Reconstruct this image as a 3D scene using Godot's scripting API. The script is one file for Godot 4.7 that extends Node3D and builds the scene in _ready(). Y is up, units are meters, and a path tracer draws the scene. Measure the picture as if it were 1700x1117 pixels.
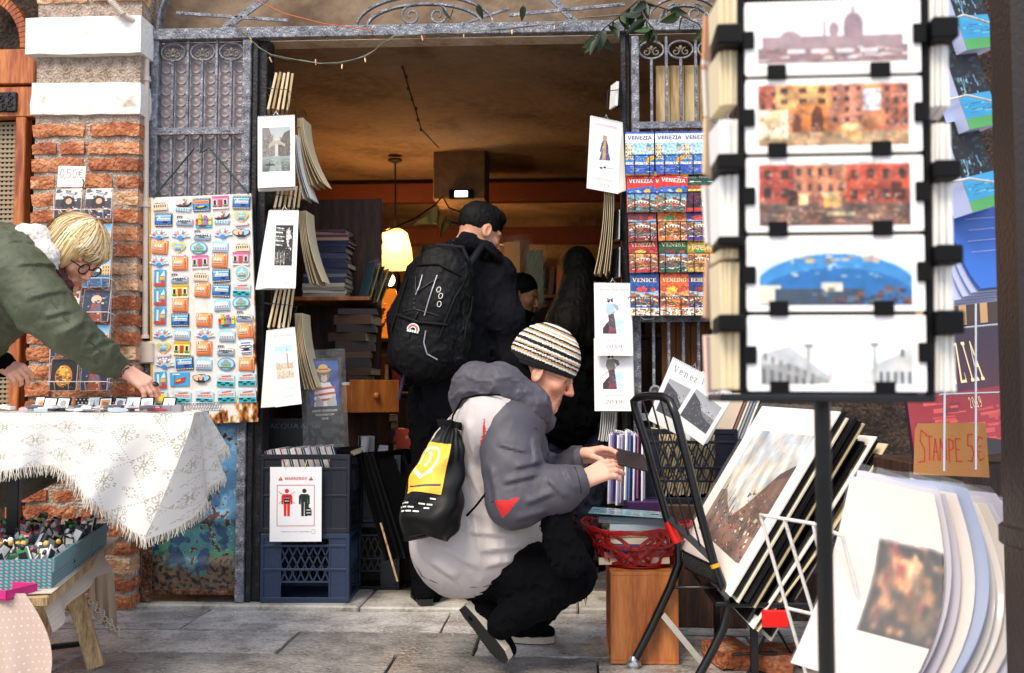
extends Node3D
# A bookshop doorway in an alley: souvenir stall, magnets, calendars and people browsing.

var M:={}
var taken:={}
var rng:=RandomNumberGenerator.new()

func V2(x:float,y:float)->Vector2:return Vector2(x,y)
func V3(x:float,y:float,z:float)->Vector3:return Vector3(x,y,z)

# ---------------------------------------------------------------- mesh builder
class MB:
	var v:=PackedVector3Array()
	var n:=PackedVector3Array()
	var u:=PackedVector2Array()
	var c:=PackedColorArray()
	var col:=Color.WHITE
	func tri(a:Vector3,b:Vector3,d:Vector3,na:Vector3,nb:Vector3,nd:Vector3,ua:=Vector2.ZERO,ub:=Vector2.ZERO,ud:=Vector2.ZERO)->void:
		var g:=(b-a).cross(d-a)
		if g.dot(na+nb+nd)>0.0:
			v.append(a); v.append(d); v.append(b)
			n.append(na); n.append(nd); n.append(nb)
			u.append(ua); u.append(ud); u.append(ub)
		else:
			v.append(a); v.append(b); v.append(d)
			n.append(na); n.append(nb); n.append(nd)
			u.append(ua); u.append(ub); u.append(ud)
		c.append(col); c.append(col); c.append(col)
	# corners a b c d round the face: a top-left, b top-right, c bottom-right, d bottom-left of the texture
	func quad(a:Vector3,b:Vector3,cc:Vector3,d:Vector3,r:=Rect2(0,0,1,1))->void:
		var nn:=(cc-a).cross(b-d).normalized()
		var ua:=r.position
		var ub:=r.position+Vector2(r.size.x,0)
		var uc:=r.position+r.size
		var ud:=r.position+Vector2(0,r.size.y)
		tri(a,b,cc,nn,nn,nn,ua,ub,uc)
		tri(a,cc,d,nn,nn,nn,ua,uc,ud)
	func face(a:Vector3,b:Vector3,d:Vector3,out:Vector3)->void:
		var nn:=(b-a).cross(d-a).normalized()
		if nn.dot(out)<0:nn=-nn
		tri(a,b,d,nn,nn,nn)
	# a box of full size s about the centre of t, edges cut by bv
	func box(t:Transform3D,s:Vector3,bv:=0.0)->void:
		var h:=s*0.5
		bv=minf(bv,minf(h.x,minf(h.y,h.z))*0.95)
		for ax in 3:
			for sg in [-1.0,1.0]:
				var e:=Vector3.ZERO; e[ax]=sg
				var i:=(ax+1) % 3
				var j:=(ax+2) % 3
				var p:Array[Vector3]=[]
				for q in [[-1,1],[1,1],[1,-1],[-1,-1]]:
					var w:=Vector3.ZERO
					w[ax]=sg*h[ax]; w[i]=q[0]*(h[i]-bv); w[j]=q[1]*(h[j]-bv)
					p.append(w)
				var uvs:Array[Vector2]=[]
				for w in p:
					var q2:=Vector2(w.x/s.x+0.5,0.5-w.y/s.y)
					if ax==0:q2=Vector2(w.z/s.z+0.5,0.5-w.y/s.y)
					if ax==1:q2=Vector2(w.x/s.x+0.5,w.z/s.z+0.5)
					uvs.append(q2)
				var nn:=(t.basis*e).normalized()
				tri(t*p[0],t*p[1],t*p[2],nn,nn,nn,uvs[0],uvs[1],uvs[2])
				tri(t*p[0],t*p[2],t*p[3],nn,nn,nn,uvs[0],uvs[2],uvs[3])
		if bv<=0.0:return
		for ax in 3:
			var i:=(ax+1) % 3
			var j:=(ax+2) % 3
			for si in [-1.0,1.0]:
				for sj in [-1.0,1.0]:
					var p:Array[Vector3]=[]
					for q in [[-1,0],[1,0],[1,1],[-1,1]]:
						var w:=Vector3.ZERO
						w[ax]=q[0]*(h[ax]-bv)
						w[i]=si*(h[i]-(0.0 if q[1]==0 else bv)); w[j]=sj*(h[j]-(bv if q[1]==0 else 0.0))
						p.append(t*w)
					var e:=Vector3.ZERO; e[i]=si; e[j]=sj
					var nn:=(t.basis*e).normalized()
					tri(p[0],p[1],p[2],nn,nn,nn); tri(p[0],p[2],p[3],nn,nn,nn)
		for sx in [-1.0,1.0]:
			for sy in [-1.0,1.0]:
				for sz in [-1.0,1.0]:
					var a:=t*Vector3(sx*h.x,sy*(h.y-bv),sz*(h.z-bv))
					var b:=t*Vector3(sx*(h.x-bv),sy*h.y,sz*(h.z-bv))
					var d:=t*Vector3(sx*(h.x-bv),sy*(h.y-bv),sz*h.z)
					face(a,b,d,t.basis*Vector3(sx,sy,sz))
	func bx(x0:float,x1:float,y0:float,y1:float,z0:float,z1:float,bv:=0.0)->void:
		box(Transform3D(Basis(),Vector3(x0+x1,y0+y1,z0+z1)*0.5),Vector3(absf(x1-x0),absf(y1-y0),absf(z1-z0)),bv)
	# a straight bar of section w x t from a to b, broad side turned to face
	func bar(a:Vector3,b:Vector3,w:float,t:float,facing:=Vector3(0,0,1),bv:=0.0)->void:
		var y:=(b-a).normalized()
		var x:=y.cross(facing)
		if x.length()<0.01:x=y.cross(Vector3(1,0,0.2))
		x=x.normalized()
		var z:=x.cross(y)
		box(Transform3D(Basis(x,y,z),(a+b)*0.5),Vector3(w,a.distance_to(b),t),bv)
	# a round tube along pts; rr is a radius or an array of radii
	func tube(pts:Array,rr,sides:=8,closed:=false,caps:=true)->void:
		var np:=pts.size()
		var rings:Array=[]
		var nrm:Array=[]
		var ref:=Vector3(0.013,1,0.021)
		var prev:=Vector3.ZERO
		for i in np:
			var p:Vector3=pts[i]
			var a:Vector3=pts[(i-1+np) % np] if closed or i>0 else p
			var b:Vector3=pts[(i+1) % np] if closed or i<np-1 else p
			var d:=(b-a).normalized()
			if d==Vector3.ZERO:d=Vector3.UP
			var x:Vector3
			if prev==Vector3.ZERO:
				x=d.cross(ref if absf(d.y)<0.95 else Vector3(1,0.02,0.03)).normalized()
			else:
				x=(prev-d*prev.dot(d)).normalized()
			prev=x
			var y:=d.cross(x)
			var r:float=rr[i] if rr is Array else rr
			var ring:Array[Vector3]=[]
			var rn:Array[Vector3]=[]
			for k in sides:
				var an:=TAU*k/sides
				var q:=x*cos(an)+y*sin(an)
				ring.append(p+q*r); rn.append(q)
			rings.append(ring); nrm.append(rn)
		var dist:=0.0
		for i in (np if closed else np-1):
			var i2:=(i+1) % np
			var d2:float=dist+pts[i].distance_to(pts[i2])
			for k in sides:
				var k2:=(k+1) % sides
				var u0:=float(k)/sides
				var u1:=float(k+1)/sides
				tri(rings[i][k],rings[i][k2],rings[i2][k2],nrm[i][k],nrm[i][k2],nrm[i2][k2],Vector2(u0,dist),Vector2(u1,dist),Vector2(u1,d2))
				tri(rings[i][k],rings[i2][k2],rings[i2][k],nrm[i][k],nrm[i2][k2],nrm[i2][k],Vector2(u0,dist),Vector2(u1,d2),Vector2(u0,d2))
			dist=d2
		if not closed and caps:
			for e in [0,np-1]:
				var d:Vector3=(pts[0]-pts[1]).normalized() if e==0 else (pts[np-1]-pts[np-2]).normalized()
				for k in range(1,sides-1):
					tri(rings[e][0],rings[e][k],rings[e][k+1],d,d,d)
	# a profile of (radius, height) turned about y of t
	func lathe(t:Transform3D,prof:Array,sides:=16,sx:=1.0)->void:
		for i in prof.size()-1:
			var a:Vector2=prof[i]
			var b:Vector2=prof[i+1]
			var sl:=Vector2(b.y-a.y,a.x-b.x).normalized()
			for k in sides:
				var p:Array[Vector3]=[]
				var q:Array[Vector3]=[]
				for an in [TAU*k/sides,TAU*(k+1)/sides]:
					var d:=Vector3(cos(an)*sx,0,sin(an))
					p.append(t*(d*a.x+Vector3.UP*a.y)); p.append(t*(d*b.x+Vector3.UP*b.y))
					q.append((t.basis*(d*sl.x+Vector3.UP*sl.y)).normalized())
				var u0:=Vector2(float(k)/sides,float(i)/(prof.size()-1))
				var u1:=Vector2(float(k+1)/sides,float(i+1)/(prof.size()-1))
				tri(p[0],p[1],p[3],q[0],q[0],q[1],u0,Vector2(u0.x,u1.y),u1)
				tri(p[0],p[3],p[2],q[0],q[1],q[1],u0,u1,Vector2(u1.x,u0.y))
	func ball(o:Vector3,r:Vector3,sides:=12,rings:=8,b:=Basis())->void:
		for i in rings:
			for k in sides:
				var p:Array[Vector3]=[]
				var q:Array[Vector3]=[]
				for ij in [[i,k],[i,k+1],[i+1,k+1],[i+1,k]]:
					var th:float=PI*ij[0]/rings
					var ph:float=TAU*ij[1]/sides
					var d:=Vector3(sin(th)*cos(ph),cos(th),sin(th)*sin(ph))
					p.append(o+b*(d*r)); q.append((b*(d/r)).normalized())
				if i>0:tri(p[0],p[1],p[2],q[0],q[1],q[2])
				if i<rings-1:tri(p[0],p[2],p[3],q[0],q[2],q[3])
	# a flat outline in the xy plane of t, pushed out along z from 0 to depth; uv by the box of the outline
	func slab(t:Transform3D,outline:PackedVector2Array,depth:float,bevel:=0.0)->void:
		var idx:=Geometry2D.triangulate_polygon(outline)
		var lo:=outline[0]
		var hi:=outline[0]
		for p in outline:
			lo=lo.min(p); hi=hi.max(p)
		var sz:=(hi-lo).max(Vector2(1e-5,1e-5))
		var top:=outline
		if bevel>0.0:
			var o2:=Geometry2D.offset_polygon(outline,-bevel)
			if o2.size()==1 and o2[0].size()==outline.size():top=o2[0]
			else:bevel=0.0
		for e in 2:
			var z:=depth if e==0 else 0.0
			var nn:=(t.basis.z*(1.0 if e==0 else -1.0)).normalized()
			var o:=outline
			if e==1 and depth<0.0006:continue
			for i in range(0,idx.size(),3):
				var q:Array[Vector3]=[]
				var w:Array[Vector2]=[]
				for j in 3:
					var p:=o[idx[i+j]]
					q.append(t*Vector3(p.x,p.y,z)); w.append(Vector2((p.x-lo.x)/sz.x,(hi.y-p.y)/sz.y))
				tri(q[0],q[1],q[2],nn,nn,nn,w[0],w[1],w[2])
		if depth<0.0006:return
		var cw:=1.0 if Geometry2D.is_polygon_clockwise(outline) else -1.0
		for i in outline.size():
			var a:=outline[i]
			var b:=outline[(i+1) % outline.size()]
			var e:=(b-a).orthogonal().normalized()*-cw
			var nn:=(t.basis*Vector3(e.x,e.y,0)).normalized()
			var w:=Vector2((a.x-lo.x)/sz.x,(hi.y-a.y)/sz.y)
			var w2:=Vector2((b.x-lo.x)/sz.x,(hi.y-b.y)/sz.y)
			tri(t*Vector3(a.x,a.y,0),t*Vector3(b.x,b.y,0),t*Vector3(b.x,b.y,depth),nn,nn,nn,w,w2,w2)
			tri(t*Vector3(a.x,a.y,0),t*Vector3(b.x,b.y,depth),t*Vector3(a.x,a.y,depth),nn,nn,nn,w,w2,w)
	# a smooth sheet: f(i, j) gives the points of an nu x nv net
	func net(f:Callable,nu:int,nv:int,uvr:=Rect2(0,0,1,1),thick:=0.0)->void:
		var p:Array=[]
		for j in nv+1:
			var row:Array[Vector3]=[]
			for i in nu+1:row.append(f.call(float(i)/nu,float(j)/nv))
			p.append(row)
		var q:Array=[]
		for j in nv+1:
			var row:Array[Vector3]=[]
			for i in nu+1:
				var du:Vector3=p[j][mini(i+1,nu)]-p[j][maxi(i-1,0)]
				var dv:Vector3=p[mini(j+1,nv)][i]-p[maxi(j-1,0)][i]
				var nn:=dv.cross(du).normalized()
				row.append(nn if nn != Vector3.ZERO else Vector3.UP)
			q.append(row)
		for j in nv:
			for i in nu:
				var uv:Array[Vector2]=[]
				for e in [[0,0],[1,0],[1,1],[0,1]]:
					uv.append(uvr.position+uvr.size*Vector2(float(i+e[0])/nu,float(j+e[1])/nv))
				tri(p[j][i],p[j][i+1],p[j+1][i+1],q[j][i],q[j][i+1],q[j+1][i+1],uv[0],uv[1],uv[2])
				tri(p[j][i],p[j+1][i+1],p[j+1][i],q[j][i],q[j+1][i+1],q[j+1][i],uv[0],uv[2],uv[3])
				if thick>0.0:
					var o:Array[Vector3]=[]
					for e in [[0,0],[1,0],[1,1],[0,1]]:o.append(p[j+e[1]][i+e[0]]-q[j+e[1]][i+e[0]]*thick)
					tri(o[0],o[1],o[2],-q[j][i],-q[j][i+1],-q[j+1][i+1],uv[0],uv[1],uv[2])
					tri(o[0],o[2],o[3],-q[j][i],-q[j+1][i+1],-q[j+1][i],uv[0],uv[2],uv[3])
		if thick>0.0:
			var rim:Array=[]
			for i in nu:rim.append([0,i,0,i+1]); rim.append([nv,i,nv,i+1])
			for j in nv:rim.append([j,0,j+1,0]); rim.append([j,nu,j+1,nu])
			for e in rim:
				var a:Vector3=p[e[0]][e[1]]
				var b:Vector3=p[e[2]][e[3]]
				quad(a,b,b-q[e[2]][e[3]]*thick,a-q[e[0]][e[1]]*thick)
	func done()->ArrayMesh:
		var m:=ArrayMesh.new()
		var a:=[]
		a.resize(Mesh.ARRAY_MAX)
		a[Mesh.ARRAY_VERTEX]=v; a[Mesh.ARRAY_NORMAL]=n; a[Mesh.ARRAY_TEX_UV]=u; a[Mesh.ARRAY_COLOR]=c
		m.add_surface_from_arrays(Mesh.PRIMITIVE_TRIANGLES,a)
		return m

# ---------------------------------------------------------------- naming and tagging
func numbered(called:String)->String:
	var k:int=taken.get(called,-1)+1
	taken[called]=k
	return called if k==0 else "%s_%03d" % [called,k]

func meta(o:Node,label:String,category:="",group:="",kind:="")->void:
	if label:o.set_meta("label",label)
	if category:o.set_meta("category",category)
	if group:o.set_meta("group",group)
	if kind:o.set_meta("kind",kind)

func thing(called:String,label:String,category:String,at:=Transform3D(),group:="")->Node3D:
	var o:=Node3D.new()
	o.name=numbered(called)
	add_child(o)
	o.transform=at
	meta(o,label,category,group)
	return o

func part(called:String,mesh,material:Material,parent:Node,at:=Transform3D())->MeshInstance3D:
	var o:=MeshInstance3D.new()
	o.name=numbered(called) if parent==self else called
	o.mesh=mesh.done() if mesh is MB else mesh
	o.material_override=material
	o.transform=at
	parent.add_child(o,true)
	return o

func solo(called:String,mesh,material:Material,label:String,category:String,at:=Transform3D(),group:="")->MeshInstance3D:
	var o:=part(called,mesh,material,self,at)
	meta(o,label,category,group)
	return o

func struct(called:String,mesh,material:Material,parent:Node=self)->MeshInstance3D:
	var o:=part(called,mesh,material,parent)
	if parent==self:o.set_meta("kind","structure")
	return o

func at(p:Vector3,ry:=0.0,rx:=0.0,rz:=0.0)->Transform3D:
	return Transform3D(Basis.from_euler(Vector3(deg_to_rad(rx),deg_to_rad(ry),deg_to_rad(rz))),p)

# a sheet's frame: x along the width, y up the sheet, z out of its face
func frame3(o:Vector3,right:Vector3,up:Vector3)->Transform3D:
	var z:=right.cross(up).normalized()
	var x:=right.normalized()
	return Transform3D(Basis(x,z.cross(x),z),o)

func ell2(rx:float,ry:float,k:=14,c:=Vector2.ZERO,a0:=0.0,a1:=TAU)->PackedVector2Array:
	var o:=PackedVector2Array()
	for i in k:o.append(c+Vector2(cos(a0+(a1-a0)*i/k)*rx,sin(a0+(a1-a0)*i/k)*ry))
	return o

func rect2(w:float,h:float,c:=Vector2.ZERO)->PackedVector2Array:
	return PackedVector2Array([c+Vector2(-w,-h)/2,c+Vector2(w,-h)/2,c+Vector2(w,h)/2,c+Vector2(-w,h)/2])

# ---------------------------------------------------------------- lettering
var fonts:={}
func font(kind:String)->Font:
	if not fonts.has(kind):
		var f:=SystemFont.new()
		f.font_names=PackedStringArray(["Droid Serif" if kind.begins_with("serif") else "Droid Sans"])
		if kind.contains("bold"):f.font_weight=700
		var r:Font=f
		if kind.contains("italic") or kind.contains("narrow"):
			var fv:=FontVariation.new()
			fv.base_font=f
			fv.variation_transform=Transform2D(Vector2(0.72 if kind.contains("narrow") else 1.0,0),Vector2(0.28 if kind.contains("italic") else 0.0,1),Vector2.ZERO)
			r=fv
		fonts[kind]=r
	return fonts[kind]

# letters of height h (capitals), centred on local (x, y) of the sheet t, 0.4 mm proud of its face; width > 0 squeezes to fit
func letters(parent:Node,s:String,t:Transform3D,c:Vector2,h:float,material:Material,kind:="sans",width:=0.0,tilt:=0.0,lift:=0.0004)->MeshInstance3D:
	var m:=TextMesh.new()
	m.text=s
	m.font=font(kind)
	m.font_size=24
	m.pixel_size=h/(24*0.71)
	m.depth=0.0
	m.curve_step=2.0
	m.horizontal_alignment=HORIZONTAL_ALIGNMENT_CENTER
	m.vertical_alignment=VERTICAL_ALIGNMENT_CENTER
	var b:=Basis(Vector3(0,0,1),deg_to_rad(tilt))
	if width>0.0:
		var w:=m.get_aabb().size.x
		if w>0.0:b=b*Basis.from_scale(Vector3(width/w,1,1))
	return part("lettering",m,material,parent,t*Transform3D(b,Vector3(c.x,c.y,lift)))

# handwriting: strokes as thin flat ribbons on the sheet t
func scrawl(parent:Node,strokes:Array,t:Transform3D,sc:Vector2,c:Vector2,w:float,material:Material,called:="handwriting")->void:
	var b:=MB.new()
	for s in strokes:
		var pts:Array=[]
		for i in range(0,s.size(),2):pts.append(Vector2(s[i],s[i+1])*sc+c)
		for i in pts.size()-1:
			var p:Vector2=pts[i]
			var q:Vector2=pts[i+1]
			var d:=(q-p).normalized()
			var e:=d.orthogonal()*w*0.5
			p-=d*w*0.3; q+=d*w*0.3
			b.quad(t*Vector3(p.x+e.x,p.y+e.y,0.0005),t*Vector3(q.x+e.x,q.y+e.y,0.0005),t*Vector3(q.x-e.x,q.y-e.y,0.0005),t*Vector3(p.x-e.x,p.y-e.y,0.0005))
	part(called,b,material,parent)

# ---------------------------------------------------------------- materials
var tex:={}
func noise_image(key:String,size:int,freq:float,oct:=4,kind:=FastNoiseLite.TYPE_SIMPLEX_SMOOTH,seed_:=1)->Image:
	if not tex.has(key):
		var f:=FastNoiseLite.new()
		f.seed=seed_
		f.noise_type=kind
		f.frequency=freq
		f.fractal_octaves=oct
		tex[key]=f.get_seamless_image(size,size)
	return tex[key]

func noise_tex(key:String,size:=256,freq:=0.02,oct:=4,kind:=FastNoiseLite.TYPE_SIMPLEX_SMOOTH,seed_:=1)->Texture2D:
	var k:=key+"_t"
	if not tex.has(k):tex[k]=ImageTexture.create_from_image(noise_image(key,size,freq,oct,kind,seed_))
	return tex[k]

# a colour texture: a ramp of [position, colour] looked up by the sum of two noises
func ramp_tex(key:String,size:int,ramp:Array,f1:=0.012,f2:=0.07,mixf:=0.3,seed_:=3)->Texture2D:
	if tex.has(key):return tex[key]
	var a:=noise_image(key+"a",size,f1,5,FastNoiseLite.TYPE_SIMPLEX_SMOOTH,seed_).get_data()
	var b:=noise_image(key+"b",size,f2,3,FastNoiseLite.TYPE_SIMPLEX_SMOOTH,seed_+7).get_data()
	var g:=Gradient.new()
	var offs:=PackedFloat32Array()
	var cols:=PackedColorArray()
	for r in ramp:offs.append(r[0]); cols.append(r[1])
	g.offsets=offs; g.colors=cols
	var lut:Array=[]
	for i in 256:
		var q:=g.sample(i/255.0)
		lut.append([q.r8,q.g8,q.b8])
	var data:=PackedByteArray()
	data.resize(size*size*3)
	for i in size*size:
		var k:=clampi(int(a[i]*(1.0-mixf)+b[i]*mixf),0,255)
		var q:Array=lut[k]
		data[i*3]=q[0]; data[i*3+1]=q[1]; data[i*3+2]=q[2]
	tex[key]=ImageTexture.create_from_image(Image.create_from_data(size,size,false,Image.FORMAT_RGB8,data))
	return tex[key]

# c is the sRGB colour; opt: metal tex bump bs scale tri alpha vc coat rim back spec
func mat(key:String,c:Color,rough:=0.8,opt:={})->StandardMaterial3D:
	if M.has(key):return M[key]
	var m:=StandardMaterial3D.new()
	m.resource_name=key
	m.albedo_color=c
	m.roughness=rough
	m.metallic=opt.get("metal",0.0)
	if opt.has("tex"):m.albedo_texture=opt.tex
	if opt.has("bump"):
		m.heightmap_enabled=true
		m.heightmap_texture=opt.bump
		m.heightmap_scale=opt.get("bs",0.1)
	if opt.has("rtex"):m.roughness_texture=opt.rtex
	if opt.has("scale"):
		m.uv1_scale=Vector3.ONE*opt.scale if not opt.scale is Vector3 else opt.scale
	if opt.get("tri",false):
		m.uv1_triplanar=true
		m.uv1_world_triplanar=opt.get("world",true)
	if opt.has("alpha"):
		m.transparency=BaseMaterial3D.TRANSPARENCY_ALPHA
		m.albedo_color.a=opt.alpha
	if opt.get("vc",false):m.vertex_color_use_as_albedo=true
	if opt.has("coat"):
		m.clearcoat_enabled=true; m.clearcoat=opt.coat; m.clearcoat_roughness=0.15
	if opt.has("rim"):
		m.rim_enabled=true; m.rim=opt.rim; m.rim_tint=0.6
	if opt.has("back"):
		m.backlight_enabled=true; m.backlight=opt.back
	if opt.has("spec"):m.metallic_specular=opt.spec
	if opt.has("glow"):
		m.emission_enabled=true; m.emission=opt.glow; m.emission_energy_multiplier=opt.get("ge",1.0)
	m.cull_mode=BaseMaterial3D.CULL_DISABLED
	M[key]=m
	return m

func hexl(s:String)->Color:
	return Color(s).srgb_to_linear()

# ---------------------------------------------------------------- pictures for flat print
class Pic:
	var im:Image
	var w:int
	var h:int
	var r:=RandomNumberGenerator.new()
	func _init(w_:int,h_:int,bg:Color,sd:=1)->void:
		w=w_; h=h_
		im=Image.create_empty(w,h,false,Image.FORMAT_RGB8)
		im.fill(bg)
		r.seed=sd
	func rect(x:float,y:float,ww:float,hh:float,c:Color)->void:
		im.fill_rect(Rect2i(roundi(x*w),roundi(y*h),maxi(1,roundi(ww*w)),maxi(1,roundi(hh*h))).intersection(Rect2i(0,0,w,h)),c)
	func grad(x:float,y:float,ww:float,hh:float,c0:Color,c1:Color)->void:
		var n:=maxi(1,roundi(hh*h))
		for i in n:im.fill_rect(Rect2i(roundi(x*w),roundi(y*h)+i,maxi(1,roundi(ww*w)),1).intersection(Rect2i(0,0,w,h)),c0.lerp(c1,float(i)/n))
	func ell(cx:float,cy:float,rx:float,ry:float,c:Color)->void:
		var y0:=maxi(0,int((cy-ry)*h))
		var y1:=mini(h-1,int((cy+ry)*h))
		for y in range(y0,y1+1):
			var t:=((y+0.5)/h-cy)/ry
			if absf(t)>=1.0:continue
			var d:=sqrt(1.0-t*t)*rx
			im.fill_rect(Rect2i(roundi((cx-d)*w),y,maxi(1,roundi(2*d*w)),1).intersection(Rect2i(0,0,w,h)),c)
	func poly(p:Array,c:Color)->void:
		var ys:=1e9
		var ye:=-1e9
		for i in range(1,p.size(),2):ys=minf(ys,p[i]); ye=maxf(ye,p[i])
		var k:=p.size()/2
		for y in range(maxi(0,int(ys*h)),mini(h-1,int(ye*h))+1):
			var yy:=(y+0.5)/h
			var xs:Array[float]=[]
			for i in k:
				var x0:float=p[i*2]
				var y0:float=p[i*2+1]
				var x1:float=p[(i+1) % k*2]
				var y1:float=p[(i+1) % k*2+1]
				if (y0<=yy) != (y1<=yy):xs.append(x0+(yy-y0)/(y1-y0)*(x1-x0))
			xs.sort()
			for i in range(0,xs.size()-1,2):
				im.fill_rect(Rect2i(roundi(xs[i]*w),y,maxi(1,roundi((xs[i+1]-xs[i])*w)),1).intersection(Rect2i(0,0,w,h)),c)
	func line(x0:float,y0:float,x1:float,y1:float,t:float,c:Color)->void:
		var a:=Vector2(x0*w,y0*h)
		var b:=Vector2(x1*w,y1*h)
		var n:=int(a.distance_to(b))+1
		var s:=maxi(1,roundi(t*w))
		for i in n+1:
			var q:=a.lerp(b,float(i)/n)
			im.fill_rect(Rect2i(int(q.x)-s/2,int(q.y)-s/2,s,s).intersection(Rect2i(0,0,w,h)),c)
	func specks(k:int,x:float,y:float,ww:float,hh:float,cols:Array,sx:float,sy:float)->void:
		for i in k:
			var c:Color=cols[r.randi() % cols.size()]
			rect(x+r.randf()*ww,y+r.randf()*hh,sx*r.randf_range(0.4,1.3),sy*r.randf_range(0.4,1.3),c.lerp(Color(r.randf(),r.randf(),r.randf()),0.06))
	# rows of small dark openings on a house front
	func house(x:float,y:float,ww:float,hh:float,c:Color,nx:int,ny:int,dark:=Color("3a2c28"))->void:
		rect(x,y,ww,hh,c)
		specks(int(ww*hh*900),x,y,ww*0.95,hh*0.95,[c.darkened(0.12),c.lightened(0.12),c.darkened(0.2)],0.02,0.012)
		for i in nx:
			for j in ny:
				if r.randf()<0.9:rect(x+ww*(i+0.3)/nx,y+hh*(j+0.25)/ny,ww*0.4/nx,hh*0.5/ny,dark.lerp(c,r.randf()*0.3))
	func grain(a:float)->void:
		for i in w*h/3:
			var x:=r.randi() % w
			var y:=r.randi() % h
			var q:=im.get_pixel(x,y)
			var d:=r.randf_range(-a,a)
			im.set_pixel(x,y,Color(clampf(q.r+d,0,1),clampf(q.g+d,0,1),clampf(q.b+d,0,1)))
	func soft(k:int)->void:
		im.resize(maxi(2,w/k),maxi(2,h/k),Image.INTERPOLATE_BILINEAR)
		im.resize(w,h,Image.INTERPOLATE_CUBIC)
	# uneven pigment: lighter and darker, warmer and cooler patches
	func mottle(a:float,fr:=0.05,ang:=0.0)->void:
		var f:=FastNoiseLite.new()
		f.seed=r.randi() % 99
		f.frequency=fr
		f.fractal_octaves=5
		for y in h:
			for x in w:
				var q:=im.get_pixel(x,y)
				var n:=f.get_noise_2d(x,y*(1.0+ang))
				var m:=f.get_noise_2d(x+500,y)
				im.set_pixel(x,y,Color(clampf(q.r*(1+a*(n+0.3*m)),0,1),clampf(q.g*(1+a*n),0,1),clampf(q.b*(1+a*(n-0.3*m)),0,1)))
	func t()->ImageTexture:
		return ImageTexture.create_from_image(im)

func print_mat(key:String,pic,rough:=0.45,opt:={})->StandardMaterial3D:
	if M.has(key):return M[key]
	var o:=opt.duplicate()
	o.tex=pic.t() if pic is Pic else pic
	var m:=mat(key,Color.WHITE if not opt.has("tint") else opt.tint,rough,o)
	m.texture_repeat=false
	return m


func _ready()->void:
	rng.seed=7
	var cam:=Camera3D.new()
	cam.name="camera"
	cam.position=Vector3(0,0.93,4.5)
	cam.rotation_degrees=Vector3(3.27,3.0,0)
	cam.near=0.05
	cam.far=400.0
	var lens_:=CameraAttributesPhysical.new()
	lens_.frustum_focal_length=36.52
	lens_.frustum_focus_distance=3.8
	lens_.exposure_aperture=5.6
	lens_.frustum_near=0.05
	lens_.frustum_far=400.0
	cam.attributes=lens_
	cam.fov=36.38
	add_child(cam)
	cam.current=true
	var env:=Environment.new()
	env.background_mode=Environment.BG_SKY
	var sky:=ProceduralSkyMaterial.new()
	sky.sky_top_color=Color(0.80,0.85,0.93)
	sky.sky_horizon_color=Color(0.86,0.87,0.90)
	sky.sky_curve=0.2
	sky.ground_bottom_color=Color(0.32,0.31,0.30)
	sky.ground_horizon_color=Color(0.45,0.44,0.43)
	sky.sun_angle_max=20.0
	env.sky=Sky.new()
	env.sky.sky_material=sky
	env.background_energy_multiplier=1.0
	env.tonemap_mode=Environment.TONE_MAPPER_LINEAR
	env.tonemap_exposure=2.2
	env.sdfgi_enabled=true
	env.ssao_enabled=true
	env.ssil_enabled=true
	var we:=WorldEnvironment.new()
	we.name="world_environment"
	we.environment=env
	add_child(we)
	var sun:=DirectionalLight3D.new()
	sun.name="sun"
	sun.rotation_degrees=Vector3(-50,-26,0)
	sun.light_color=Color(1.0,0.95,0.88)
	sun.light_energy=0.55
	sun.light_angular_distance=25.0
	sun.shadow_enabled=true
	add_child(sun)
	make_materials()
	setting()
	facade()
	shop_inside()
	magnets()
	doorway_calendars()
	brochures()
	stall()
	crates_and_books()
	right_side()
	postcard_rack()
	people()
	small_details()


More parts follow.
